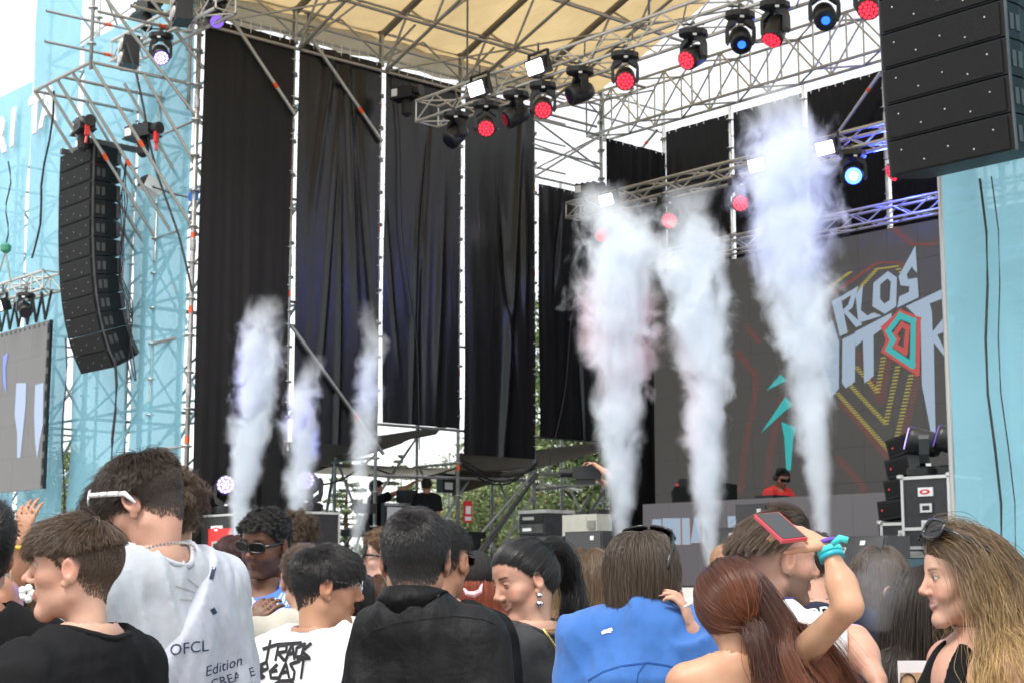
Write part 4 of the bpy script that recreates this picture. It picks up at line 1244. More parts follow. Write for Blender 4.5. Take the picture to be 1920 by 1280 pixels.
for (px, d, hg, rd, sd_, mi, lb, cf) in ((1095, 40, 8.5, 2.1, 3, 1, 'tall leafy green tree right of the equipment rack', False), (930, 46, 5.4, 1.9, 4, 3, 'light green tree left of the equipment rack', False),
                                         (1015, 62, 7.2, 2.2, 5, 3, 'pale feathery tree behind the rack before the orange wall', False), (1165, 48, 9, 2.4, 6, 0, 'dark green tree beside the widest smoke jet', False),
                                         (880, 58, 5.6, 2.0, 7, 0, 'bushy tree beside the red notice', False), (752, 60, 6.3, 2.6, 8, 2, 'dark conifer behind the pointing technician', True), (650, 62, 6.6, 2.2, 9, 2, 'conifer behind the third smoke jet', True),
                                         (975, 50, 3.6, 1.7, 10, 1, 'low bright bush under the slanting tubes', False), (1060, 50, 3.4, 1.6, 11, 3, 'low pale bush beside the grey cabinet', False), (120, 60, 6.0, 2.0, 12, 1, 'small tree glimpsed between the blue nets', False)):
    p = P3(px, 1000, d); tree(lb, (p.x, p.y, 0), hg, rd, sd_, mi, 16000 if d < 55 else 11000, .12 if hg < 4 else .2, cf)
hp = P3(985, 1000, 85)
hs_ = thing('brick_house', 'orange brick building among the trees behind the stage', 'building', (hp.x, hp.y, 0), .25)
BRK = mat('orange_brick', (.42, .17, .08), .85, var=.2, scale=2)
MB().box((-5, 0, 0), (5, 8, 5.0)).build('wall', BRK, hs_)
MB().prism([(-5.4, 4.9), (5.4, 4.9), (5.4, 5.1), (0, 6.4), (-5.4, 5.1)], -.3, 8.3).build('roof', mat('roof_tile', (.40, .15, .07), .8, var=.25, scale=4), hs_)
for x in (-3.6, -1.2, 1.2, 3.6):
    for z in (.8, 3.1):
        w_o = MB().box((x - .5, -.05, z), (x + .5, -.002, z + 1.2)).build('window', WHITE, hs_)
        MB().box((x - .43, -.06, z + .07), (x + .43, -.0505, z + 1.13)).build('pane', mat('window_glass', (.05, .06, .07), .1), w_o)

# ------------------------------------------------------------------ smoke jets


def smoke_mat(name, H, prof, seed, dens, col, amp, wob, lean, scale=2.1):
    m = bpy.data.materials.new(name); m.use_nodes = True
    t = m.node_tree; N = t.nodes; Lk = t.links
    N.remove(N['Principled BSDF'])

    def M_(op, a, b=None, c=None, cl=False):
        n_ = N.new('ShaderNodeMath'); n_.operation = op; n_.use_clamp = cl
        for i, x in enumerate((a, b, c)):
            if x is None: continue
            if hasattr(x, 'links') or hasattr(x, 'is_linked'): Lk.new(x, n_.inputs[i])
            else: n_.inputs[i].default_value = x
        return n_.outputs[0]
    tc = N.new('ShaderNodeTexCoord'); sp = N.new('ShaderNodeSeparateXYZ'); Lk.new(tc.outputs['Object'], sp.inputs[0])
    x, y, z = sp.outputs
    zn = M_('DIVIDE', z, H)
    cz = N.new('ShaderNodeCombineXYZ'); Lk.new(M_('MULTIPLY_ADD', z, 1.1, seed * 7.3), cz.inputs[2]); cz.inputs[0].default_value = seed
    nw = N.new('ShaderNodeTexNoise'); nw.inputs['Scale'].default_value = 1.; nw.inputs['Detail'].default_value = 1; Lk.new(cz.outputs[0], nw.inputs['Vector'])
    sc3 = N.new('ShaderNodeSeparateColor'); Lk.new(nw.outputs['Color'], sc3.inputs[0])
    wz = M_('MULTIPLY', M_('POWER', zn, 1.2), wob)
    xx = M_('MULTIPLY_ADD', M_('SUBTRACT', sc3.outputs[0], .5), wz, M_('MULTIPLY_ADD', zn, -lean, x))
    yy = M_('MULTIPLY_ADD', M_('SUBTRACT', sc3.outputs[1], .5), wz, y)
    r = M_('SQRT', M_('ADD', M_('MULTIPLY', xx, xx), M_('MULTIPLY', yy, yy)))
    cr = N.new('ShaderNodeValToRGB'); cr.color_ramp.interpolation = 'B_SPLINE'
    els = cr.color_ramp.elements
    while len(els) < len(prof): els.new(.5)
    for e, (p, v_) in zip(els, prof): e.position = p; e.color = (v_, v_, v_, 1)
    Lk.new(zn, cr.inputs[0])
    d0 = M_('SUBTRACT', 1., M_('DIVIDE', r, cr.outputs[0]))
    mp = N.new('ShaderNodeMapping'); mp.inputs['Scale'].default_value = (1, 1, .72); mp.inputs['Location'].default_value = (seed * 3.1, seed, seed * 5.7)
    Lk.new(tc.outputs['Object'], mp.inputs[0])
    nf = N.new('ShaderNodeTexNoise'); nf.inputs['Scale'].default_value = scale; nf.inputs['Detail'].default_value = 5; nf.inputs['Roughness'].default_value = .64; nf.inputs['Distortion'].default_value = .6
    Lk.new(mp.outputs[0], nf.inputs['Vector'])
    am = M_('MULTIPLY_ADD', M_('POWER', zn, .55), amp * .8, .15)
    dd = M_('MULTIPLY_ADD', M_('SUBTRACT', nf.outputs['Fac'], .50), M_('MULTIPLY', am, 4.7), d0)
    sm_ = N.new('ShaderNodeMapRange'); sm_.interpolation_type = 'SMOOTHSTEP'; sm_.inputs[1].default_value = .0; sm_.inputs[2].default_value = .78; sm_.inputs[3].default_value = 0; sm_.inputs[4].default_value = 1
    Lk.new(dd, sm_.inputs[0])
    tf = N.new('ShaderNodeMapRange'); tf.inputs[1].default_value = 1.; tf.inputs[2].default_value = .8; tf.inputs[3].default_value = 0; tf.inputs[4].default_value = 1; Lk.new(zn, tf.inputs[0])
    de = M_('MULTIPLY', M_('MULTIPLY', sm_.outputs[0], tf.outputs[0]), dens * .95)
    pv = N.new('ShaderNodeVolumePrincipled'); pv.inputs['Color'].default_value = tuple(col) + (1,); pv.inputs['Anisotropy'].default_value = .15
    Lk.new(de, pv.inputs['Density'])
    Lk.new(pv.outputs[0], N['Material Output'].inputs['Volume'])
    m.cycles.volume_step_rate = .55
    return m


def jet(label, t_, s_, H, prof, seed, dens=14., amp=.45, wob=.9, lean=(0, 0), h0=DECK, col=(.905, .952, 1.), group='white smoke jets', scale=4.0):
    RM = max(p[1] for p in prof) * 2.1 + .15
    o = link('smoke_jet', None); bpy.data.objects.remove(o)
    pr = [(.05, 0)] + [(min(RM, p[1] * 2.0 + .05 + abs(lean[0]) * p[0] + wob * .3 * p[0]), p[0] * H) for p in prof]
    pr[-1] = (pr[-1][0], H)
    b = MB().lathe(pr, 14)
    m = smoke_mat('smoke_' + str(seed), H, prof, seed, dens, col, amp, wob, lean[0], scale)
    o = link('smoke_jet', mesh('smoke_jet', b.v, b.f, m))
    o.location = S(t_, s_, h0); o.rotation_euler = (0, 0, 0)
    return tag(o, label, 'smoke', group, 'stuff')


jet('leftmost white smoke jet with violet edges before the first curtain', 1.27, 0, 3.6, [(0, .04), (.12, .13), (.4, .27), (.65, .34), (.85, .34), (1, .2)], 1, 11, .6, .8, (.33, 0), 1.62)
jet('small smoke jet second from the left', 2.6, 0, 2.7, [(0, .04), (.2, .14), (.5, .25), (.8, .26), (1, .12)], 2, 8, .6, .5, (.12, 0), 1.62)
jet('thin faint smoke jet, third from the left', 3.86, 0, 3.2, [(0, .04), (.2, .12), (.5, .20), (.8, .19), (1, .10)], 3, 6, .65, .5, (.2, 0), 1.62)
jet('wide white smoke jet billowing to the left before the fifth curtain', 8.18, 0, 3.8, [(0, .05), (.2, .17), (.45, .29), (.68, .46), (.87, .46), (1, .26)], 4, 9, .68, .8, (-.06, 0), 1.62)
jet('white smoke jet in the middle before the big screen', 9.29, 0, 3.55, [(0, .05), (.2, .17), (.5, .28), (.75, .36), (1, .24)], 5, 10, .62, .55, (-.12, 0), 1.62)
jet('tallest white smoke jet reaching up to the rear truss', 10.55, 0, 4.15, [(0, .05), (.2, .16), (.45, .27), (.7, .44), (.88, .42), (1, .2)], 6, 9.5, .66, .6, (-.30, 0), 1.72)
for i, (t_, lb) in enumerate(((1.27, 'leftmost smoke jet'), (2.6, 'second smoke jet'), (3.86, 'thin third smoke jet'), (8.18, 'widest smoke jet'), (9.29, 'middle smoke jet'), (10.55, 'tallest smoke jet'))):
    nz = sthing('smoke_machine', 'small black nozzle machine below the ' + lb, 'smoke machine', t_, 0.02, DECK, 'smoke machines')
    MB().box((-.14, -.02, 0), (.14, .22, .14)).build('body', BLK, nz)
    MB().lathe([(.03, .14), (.03, .2), (.022, .22)], 10).build('nozzle', DARKST, nz)

# light of the lit violet and blue lamps in the smoke


def lamp_light(name, pos, tgt, col, en, ang, r=.06):
    l = bpy.data.lights.new(name, 'SPOT'); l.energy = en; l.color = col; l.spot_size = R(ang); l.spot_blend = .6; l.shadow_soft_size = r
    o = bpy.data.objects.new(name, l); COL.objects.link(o); o.location = pos
    o.rotation_euler = (Vector(tgt) - Vector(pos)).to_track_quat('-Z', 'Y').to_euler()


lamp_light('blue_beam_light', S(6.12, 6.28, 7.0), S(10.3, 0, 4.9), (.14, .12, 1.), 900, 12)
lamp_light('violet_lamp_light', S(.3, .25, 2.8), S(1.55, 0, 4.7), (.22, .12, 1.), 80, 30)
lamp_light('violet_lamp_light', S(1.75, .5, 2.8), S(2.65, 0, 3.7), (.22, .14, 1.), 40, 26)
lamp_light('violet_lamp_light', S(1.9, .5, 2.8), S(3.95, 0, 3.9), (.16, .2, 1.), 60, 20)
bl = bpy.data.lights.new('blue_beam_glow', 'POINT'); bl.energy = 45; bl.color = (.05, .08, 1.); bl.shadow_soft_size = .1
blo = bpy.data.objects.new('blue_beam_glow', bl); COL.objects.link(blo); blo.location = S(6.3, 7.0, 7.15)
lamp_light('red_lamp_light', S(4.36, 2.3, 7.5), S(8.25, 0, 3.9), (1., .05, .12), 500, 11)
# ------------------------------------------------------------------ people: distance-field bodies, strand hair
def rotz(a): c, s = math.cos(a), math.sin(a); return np.array([[c, -s, 0], [s, c, 0], [0, 0, 1.]])
def rotx(a): c, s = math.cos(a), math.sin(a); return np.array([[1., 0, 0], [0, c, -s], [0, s, c]])
def roty(a): c, s = math.cos(a), math.sin(a); return np.array([[c, 0, s], [0, 1., 0], [-s, 0, c]])


A_ = lambda *x: np.array(x, float)


def cone(a, b, ra, rb, k=.02, op=1, flat=False):
    return ['C', A_(*a), A_(*b), ra, rb, k, op, flat]


def ell(c, r, k=.02, op=1, rot=None):
    return ['E', A_(*c), A_(*r), np.eye(3) if rot is None else rot, 0, k, op, False]


def xf(pr, T, Rm, s):
    """move head-frame primitives into the body frame"""
    out = []
    for p in pr:
        q = list(p)
        if p[0] == 'C':
            q[1] = T + Rm @ (p[1] * s); q[2] = T + Rm @ (p[2] * s); q[3] = p[3] * s; q[4] = p[4] * s
        else:
            q[1] = T + Rm @ (p[1] * s); q[2] = p[2] * s; q[3] = Rm @ p[3]
        q[5] = p[5] * s
        out.append(q)
    return out


def dist(p, P):
    if p[0] == 'C':
        ba = p[2] - p[1]; pa = P - p[1]
        hh = np.clip((pa @ ba) / (ba @ ba), 0, 1)
        d = np.linalg.norm(pa - hh[..., None] * ba, axis=-1) - (p[3] + (p[4] - p[3]) * hh)
        if p[7]:
            d = np.maximum(d, (P - p[2]) @ (ba / np.linalg.norm(ba)))
        return d
    q = (P - p[1]) @ p[3] / p[2]
    k0 = np.linalg.norm(q, axis=-1)
    k1 = np.linalg.norm(q / p[2], axis=-1) + 1e-9
    return np.where(k0 < 1e-6, -p[2].min(), k0 * (k0 - 1) / k1)


def pbox(p):
    if p[0] == 'C':
        r = max(p[3], p[4]); return np.minimum(p[1], p[2]) - r, np.maximum(p[1], p[2]) + r
    e = np.sqrt(((p[3] * p[2]) ** 2).sum(1)); return p[1] - e, p[1] + e


def field(prims, lo, hi, res, warp=None, planes=()):
    lo = A_(*lo); n = np.ceil((A_(*hi) - lo) / res).astype(int) + 1
    v = np.full(n, .12, np.float32)
    ax = [lo[i] + res * np.arange(n[i]) for i in range(3)]
    for p in prims:
        a, b = pbox(p); m = p[5] + .02 if p[6] > 0 else p[5] + .004
        i0 = np.clip(np.floor((a - m - lo) / res).astype(int), 0, n); i1 = np.clip(np.ceil((b + m - lo) / res).astype(int) + 1, 0, n)
        if (i1 <= i0).any(): continue
        sl = tuple(slice(i0[i], i1[i]) for i in range(3))
        G = np.stack(np.meshgrid(*[ax[i][sl[i]] for i in range(3)], indexing='ij'), -1)
        d = dist(p, G); c = v[sl]; k = p[5]
        if p[6] > 0:
            h = np.clip(k - np.abs(c - d), 0, None) / k
            v[sl] = np.minimum(c, d) - h * h * k * .25
        else:
            h = np.clip(k - np.abs(c + d), 0, None) / k
            v[sl] = np.maximum(c, -d) + h * h * k * .25
    if warp is not None or planes:
        near = np.abs(v) < .035
        if warp is not None:
            ii = np.argwhere(near); P = lo + ii * res
            v[near] += warp(P).astype(np.float32)
        for (pt, nr) in planes:
            G = ((ax[0] - pt[0]) * nr[0])[:, None, None] + ((ax[1] - pt[1]) * nr[1])[None, :, None] + ((ax[2] - pt[2]) * nr[2])[None, None, :]
            v = np.maximum(v, G.astype(np.float32))
    return v, lo


def nets(v, lo, res):
    s = v < 0
    nx, ny, nz = v.shape
    cnt = np.zeros((nx - 1, ny - 1, nz - 1), np.int8)
    cor = [(a, b, c) for a in (0, 1) for b in (0, 1) for c in (0, 1)]
    for (a, b, c) in cor: cnt += s[a:nx - 1 + a, b:ny - 1 + b, c:nz - 1 + c]
    act = np.argwhere((cnt > 0) & (cnt < 8))
    idx = np.full(cnt.shape, -1, np.int32); idx[tuple(act.T)] = np.arange(len(act))
    acc = np.zeros((len(act), 3)); num = np.zeros(len(act))
    for i, A in enumerate(cor):
        for j, B in enumerate(cor):
            if j <= i or sum(abs(x - y) for x, y in zip(A, B)) != 1: continue
            va = v[tuple((act + A).T)]; vb = v[tuple((act + B).T)]
            m = (va < 0) != (vb < 0)
            t = np.where(m, va / np.where(m, va - vb, 1), 0)
            acc += np.where(m[:, None], A_(*A) + t[:, None] * (A_(*B) - A_(*A)), 0); num += m
    V = lo + (act + acc / num[:, None]) * res
    F = []
    for axis in range(3):
        o1, o2 = [(1, 2), (2, 0), (0, 1)][axis]
        d = np.zeros(3, int); d[axis] = 1
        s0 = s[:nx - d[0], :ny - d[1], :nz - d[2]]; s1 = s[d[0]:, d[1]:, d[2]:]
        e = np.argwhere(s0 != s1)
        lim = np.array(cnt.shape)
        ok = (e[:, o1] > 0) & (e[:, o2] > 0) & (e[:, o1] < lim[o1]) & (e[:, o2] < lim[o2]) & (e[:, axis] < lim[axis])
        e = e[ok]
        u = np.zeros(3, int); u[o1] = 1; w_ = np.zeros(3, int); w_[o2] = 1
        q = np.stack([idx[tuple((e - u - w_).T)], idx[tuple((e - w_).T)], idx[tuple(e.T)], idx[tuple((e - u).T)]], 1)
        fl = s0[tuple(e.T)]
        q[~fl] = q[~fl][:, ::-1]
        F.append(q)
    F = np.concatenate(F)
    return V, F[(F >= 0).all(1)]


def np_mesh(name, V, F, m, cols=None):
    me = bpy.data.meshes.new(name)
    me.vertices.add(len(V)); me.vertices.foreach_set('co', V.astype(np.float32).ravel())
    me.loops.add(F.size); me.loops.foreach_set('vertex_index', F.astype(np.int32).ravel())
    me.polygons.add(len(F)); me.polygons.foreach_set('loop_start', np.arange(0, F.size, F.shape[1], dtype=np.int32))
    me.update(calc_edges=True)
    me.materials.append(m)
    if cols is not None:
        a = me.attributes.new('Col', 'FLOAT_COLOR', 'POINT')
        a.data.foreach_set('color', np.concatenate([cols, np.ones((len(cols), 1))], 1).astype(np.float32).ravel())
    me.shade_smooth()
    return me


def skin_mat():
    m = mat('skin', (.6, .4, .3), .48, sub=.05, spec=.4)
    t = m.node_tree; b = t.nodes['Principled BSDF']
    at = t.nodes.new('ShaderNodeAttribute'); at.attribute_name = 'Col'
    tc = t.nodes.new('ShaderNodeTexCoord')
    n = t.nodes.new('ShaderNodeTexNoise'); n.inputs['Scale'].default_value = 22; n.inputs['Detail'].default_value = 6
    t.links.new(tc.outputs['Object'], n.inputs['Vector'])
    mr = t.nodes.new('ShaderNodeMapRange'); mr.inputs[3].default_value = .78; mr.inputs[4].default_value = 1.2
    t.links.new(n.outputs['Fac'], mr.inputs[0])
    mx_ = t.nodes.new('ShaderNodeVectorMath'); mx_.operation = 'SCALE'
    t.links.new(at.outputs['Color'], mx_.inputs[0]); t.links.new(mr.outputs[0], mx_.inputs['Scale'])
    nb3 = t.nodes.new('ShaderNodeTexNoise'); nb3.inputs['Scale'].default_value = 9; nb3.inputs['Detail'].default_value = 8; nb3.inputs['Roughness'].default_value = .7
    t.links.new(tc.outputs['Object'], nb3.inputs['Vector'])
    rr3 = t.nodes.new('ShaderNodeValToRGB')
    rr3.color_ramp.elements[0].position = .35; rr3.color_ramp.elements[0].color = (1.06, 1.04, 1.0, 1)
    rr3.color_ramp.elements[1].position = .68; rr3.color_ramp.elements[1].color = (1.03, .82, .78, 1)
    t.links.new(nb3.outputs['Fac'], rr3.inputs[0])
    mm3 = t.nodes.new('ShaderNodeVectorMath'); mm3.operation = 'MULTIPLY'
    t.links.new(mx_.outputs[0], mm3.inputs[0]); t.links.new(rr3.outputs[0], mm3.inputs[1])
    t.links.new(mm3.outputs[0], b.inputs['Base Color'])
    n2 = t.nodes.new('ShaderNodeTexNoise'); n2.inputs['Scale'].default_value = 160; n2.inputs['Detail'].default_value = 3
    t.links.new(tc.outputs['Object'], n2.inputs['Vector'])
    bp = t.nodes.new('ShaderNodeBump'); bp.inputs['Strength'].default_value = .12; bp.inputs['Distance'].default_value = .003
    t.links.new(n2.outputs['Fac'], bp.inputs['Height']); t.links.new(bp.outputs[0], b.inputs['Normal'])
    return m


SKIN = skin_mat()


def cloth_mat(name, col, rough=.8, var=.06, wv=.25, stripe=None, sheen=.2):
    if name in MC: return MC[name]
    m = mat(name, col, rough, var=var, scale=14, spec=.3)
    t = m.node_tree; b = t.nodes['Principled BSDF']
    dk_ = max(col) < .03
    b.inputs['Sheen Weight'].default_value = 0 if dk_ else sheen * .3
    if dk_: b.inputs['Specular IOR Level'].default_value = .18
    tc = t.nodes.new('ShaderNodeTexCoord')
    n = t.nodes.new('ShaderNodeTexNoise'); n.inputs['Scale'].default_value = 9; n.inputs['Detail'].default_value = 4; n.inputs['Distortion'].default_value = .25
    n2 = t.nodes.new('ShaderNodeTexNoise'); n2.inputs['Scale'].default_value = 420; n2.inputs['Detail'].default_value = 2
    for q in (n, n2): t.links.new(tc.outputs['Object'], q.inputs['Vector'])
    ma = t.nodes.new('ShaderNodeMath'); ma.operation = 'MULTIPLY_ADD'; ma.inputs[1].default_value = .06
    t.links.new(n2.outputs['Fac'], ma.inputs[0]); t.links.new(n.outputs['Fac'], ma.inputs[2])
    bp = t.nodes.new('ShaderNodeBump'); bp.inputs['Strength'].default_value = wv * 1.4; bp.inputs['Distance'].default_value = .03
    t.links.new(ma.outputs[0], bp.inputs['Height']); t.links.new(bp.outputs[0], b.inputs['Normal'])
    if stripe:
        wv_ = t.nodes.new('ShaderNodeTexWave'); wv_.inputs['Scale'].default_value = stripe[1]; wv_.inputs['Distortion'].default_value = stripe[2]; wv_.bands_direction = 'DIAGONAL'
        t.links.new(tc.outputs['Object'], wv_.inputs['Vector'])
        n4 = t.nodes.new('ShaderNodeTexNoise'); n4.inputs['Scale'].default_value = 9; t.links.new(tc.outputs['Object'], n4.inputs['Vector'])
        gt = t.nodes.new('ShaderNodeMath'); gt.operation = 'GREATER_THAN'; gt.inputs[1].default_value = .52; t.links.new(n4.outputs['Fac'], gt.inputs[0])
        mu = t.nodes.new('ShaderNodeMath'); mu.operation = 'MULTIPLY'; t.links.new(wv_.outputs['Fac'], mu.inputs[0]); t.links.new(gt.outputs[0], mu.inputs[1])
        mx_ = t.nodes.new('ShaderNodeMix'); mx_.data_type = 'RGBA'; mx_.inputs[6].default_value = tuple(col) + (1,); mx_.inputs[7].default_value = tuple(stripe[0]) + (1,)
        t.links.new(mu.outputs[0], mx_.inputs[0]); t.links.new(mx_.outputs[2], b.inputs['Base Color'])
    return m


def hair_mat(name, col, tip=None, rough=.38, spec=.5):
    if name in MC: return MC[name]
    m = bpy.data.materials.new(name); m.use_nodes = True
    t = m.node_tree; b = t.nodes['Principled BSDF']
    hi = t.nodes.new('ShaderNodeHairInfo')
    r = t.nodes.new('ShaderNodeValToRGB')
    tip = tip or col
    r.color_ramp.elements[0].color = tuple(col) + (1,); r.color_ramp.elements[0].position = .25
    r.color_ramp.elements[1].color = tuple(tip) + (1,); r.color_ramp.elements[1].position = .9
    t.links.new(hi.outputs['Intercept'], r.inputs[0])
    mr = t.nodes.new('ShaderNodeMapRange'); mr.inputs[3].default_value = .6; mr.inputs[4].default_value = 1.5
    t.links.new(hi.outputs['Random'], mr.inputs[0])
    vm = t.nodes.new('ShaderNodeVectorMath'); vm.operation = 'SCALE'
    t.links.new(r.outputs[0], vm.inputs[0]); t.links.new(mr.outputs[0], vm.inputs['Scale'])
    t.links.new(vm.outputs[0], b.inputs['Base Color'])
    b.inputs['Roughness'].default_value = rough; b.inputs['Specular IOR Level'].default_value = spec
    MC[name] = m
    return m


ZL_T = np.radians([0, 30, 50, 65, 80, 95, 110, 130, 180]); ZL_Z = np.array([.072, .068, .052, .030, .010, .008, -.008, -.040, -.062])


def hairline(q, low=0.):
    th = np.arctan2(np.abs(q[:, 0]), q[:, 1])
    return np.interp(th, ZL_T, ZL_Z) + low


def head_prims(fem=False, smile=0., nose=1., chin=1., ears=1.):
    w = .95 if fem else 1.
    p = [ell((0, -.014, .032), (.077 * w, .098, .088)), ell((0, .042, .045), (.060 * w, .046, .054), .03), ell((0, .028, -.028), (.060 * w, .061, .072), .03)]
    for s in (-1, 1):
        p += [ell((s * .042, .050, -.020), (.022, .024, .020), .02),
              cone((s * .050 * w, -.004, -.060), (s * .013, .060, -.104 * chin), .017 if not fem else .014, .016, .03)]
    p += [ell((0, .066, -.102 * chin), (.018, .016, .015), .02), ell((0, .018, -.066), (.043, .048, .034), .025),
          cone((-.034, .075, .026), (.034, .075, .026), .009 if not fem else .007, .009 if not fem else .007, .018)]
    for s in (-1, 1):
        p += [ell((s * .031, .097, .009), (.019, .017, .0115), .012, -1), ell((s * .031, .0745, .008), (.0135, .0125, .0125), .004)]
    p += [cone((0, .084, .018), (0, .104 * nose, -.023), .0075, .010, .012), ell((0, .1065 * nose, -.027), (.0105, .0105, .0095), .006)]
    for s in (-1, 1): p += [ell((s * .012, .096, -.032), (.0085, .010, .0075), .006), ell((s * .0065, .100, -.040), (.004, .006, .003), .003, -1)]
    cz = .007 * smile; mw = .020 + .007 * smile
    for s in (-1, 1):
        p += [cone((0, .0868 - .004 * smile, -.0592), (s * mw, .0765 - .001 * smile, -.062 + cz), .0050, .0028, .006), cone((0, .0845 - .004 * smile, -.0695), (s * mw * .92, .0745 - .002 * smile, -.0655 + cz), .0060, .003, .007)]
        if smile: p += [ell((s * .040, .060, -.040), (.018, .018, .016), .015)]
    p += [cone((0, .0955, -.0645), (mw, .0855, -.0638 + cz), .0022 + .001 * smile, .001, .002, -1), cone((0, .0955, -.0645), (-mw, .0855, -.0638 + cz), .0022 + .001 * smile, .001, .002, -1)]
    for s in (-1, 1):
        Re = rotz(s * -.28) @ rotx(-.15)
        p += [ell((s * .080 * w, -.008, -.004), (.0095, .019 * ears, .031 * ears), .008, 1, Re), ell((s * .091 * w, -.003, .000), (.0085, .0115, .019), .004, -1, Re), ell((s * .077 * w, .003, -.034), (.007, .009, .010), .006)]
    return p


def face_cols(q, skin, hcol, o):
    """skin colour of each head vertex, q in head units"""
    n = len(q); x, y, z = np.abs(q[:, 0]), q[:, 1], q[:, 2]
    C = np.tile(A_(*skin), (n, 1))
    ss = lambda a, b, v: np.clip((v - a) / (b - a), 0, 1) ** 2 * (3 - 2 * np.clip((v - a) / (b - a), 0, 1))

    def mixc(m, c): C[:] = C * (1 - m[:, None]) + A_(*c) * m[:, None]
    red = A_(*skin) * A_(1.08, .72, .70)
    mixc(.5 * np.exp(-(((x - .045) / .02) ** 2 + ((z + .025) / .018) ** 2)) * (y > .02), red)
    mixc(.5 * np.exp(-((x / .015) ** 2 + ((z + .028) / .013) ** 2)) * (y > .08), red)
    mixc(.45 * (x > .074) * ss(.04, .0, np.abs(z)), red)
    sm = o.get('smile', 0); cz = .007 * sm; mw = .020 + .007 * sm
    zc = -.0645 + cz * np.clip(x / mw, 0, 1) ** 2
    lip = ss(1.0, .75, (x / (mw + .002)) ** 2 + ((z - zc) / .0125) ** 2) * (y > .07)
    mixc(lip * .8, A_(*skin) * A_(.95, .52, .52) if not o.get('lip') else o['lip'])
    gr = ss(1, .5, np.abs(z - zc) / (.0020 + .0016 * sm)) * (x < mw) * (y > .07)
    mixc(gr * .85, (.55, .52, .48) if sm > .6 else A_(*skin) * .3)
    eye = ss(1.05, .85, ((x - .031) / .0135) ** 2 + ((z - .008) / (.0062 if not o.get('closed') else .0022)) ** 2) * (y > .06)
    if o.get('closed'):
        mixc(eye * .9, (.02, .014, .01))
    else:
        mixc(eye, (.50, .48, .45))
        gx = o.get('gaze', 0) * np.sign(q[:, 0])
        mixc(ss(1.1, .9, ((x - .031 - gx) / .0058) ** 2 + ((z - .008) / .006) ** 2) * (y > .06), (.03, .018, .01))
        mixc(ss(1.0, .4, np.abs(z - .008 - .0062 * np.sqrt(np.clip(1 - ((x - .031) / .0145) ** 2, 0, 1))) / .0028) * (x > .017) * (x < .046) * (y > .06) * .85, (.02, .014, .01))
    bw = ss(1.0, .4, np.abs(z - .0285 - .09 * (x - .014) + 3.2 * np.clip(x - .03, 0, 1) ** 2 * 2) / .0048) * ss(.010, .016, x) * ss(.052, .044, x) * (y > .045)
    mixc(bw * .85, A_(*hcol) * .8)
    if o.get('beard'):
        bm = ss(-.028, -.052, z - .25 * np.clip(.05 - y, 0, .1)) * ss(-.02, .01, y) * (1 - lip) * np.clip(ss(.005, .02, x) + (z < -.078) + .6 * (np.abs(z + .05) < .006), 0, 1)
        mixc(np.clip(bm, 0, 1) * o['beard'], A_(*hcol) * .7 + A_(*skin) * .14)
    hl = hairline(q, o.get('hl', 0.))
    fade = o.get('fade', .012)
    hm = ss(0, fade, z - hl) * o.get('scalp', .95) * (x < .085)
    mixc(hm, A_(*hcol) * o.get('scalpdark', .6))
    return C


class Person:
    pass


def add_hand(pr, W, d, nrm, side, curl=.35, sc=1., point=False):
    """wrist, direction, palm normal; side +1 puts the thumb on +across"""
    W = A_(*W); d = A_(*d) / np.linalg.norm(d); nrm = A_(*nrm); nrm = nrm - d * (nrm @ d); nrm /= np.linalg.norm(nrm)
    ac = np.cross(d, nrm)
    Rm = np.stack([ac, nrm, d], 1)
    pr.append(ell(W + d * .050 * sc, A_(.038, .0145, .050) * sc, .012, 1, Rm))
    for i in range(4):
        b = W + (d * (.088 - .004 * abs(i - 1.5)) + ac * side * (1.5 - i) * .0195) * sc
        L = [.040, .045, .041, .032][i] * sc
        cu = curl * (1 + .12 * i)
        if point: cu = .08 if i == 0 else 1.1
        u = d + ac * side * (1.5 - i) * .07; u /= np.linalg.norm(u)
        p0 = b
        for j, f in enumerate((1, .68, .52)):
            a = cu * (j + .6)
            v_ = u * math.cos(a) + nrm * math.sin(a)
            p1 = p0 + v_ * L * f
            pr.append(cone(p0, p1, (.0092 - .0009 * j) * sc, (.0086 - .0011 * j) * sc, .005)); p0 = p1
    p0 = W + (d * .022 + ac * side * .030) * sc
    u = d * .72 + ac * side * .62 + nrm * .35; u /= np.linalg.norm(u)
    p1 = p0 + u * .042 * sc
    u2 = d * .9 + ac * side * .2 + nrm * (.25 + curl * .6); u2 /= np.linalg.norm(u2)
    p2 = p1 + u2 * .032 * sc; p3 = p2 + (u2 + nrm * .3) * .022 * sc
    pr += [cone(p0, p1, .0135 * sc, .0105 * sc, .010), cone(p1, p2, .0105 * sc, .0095 * sc, .005), cone(p2, p3, .0095 * sc, .0078 * sc, .005)]


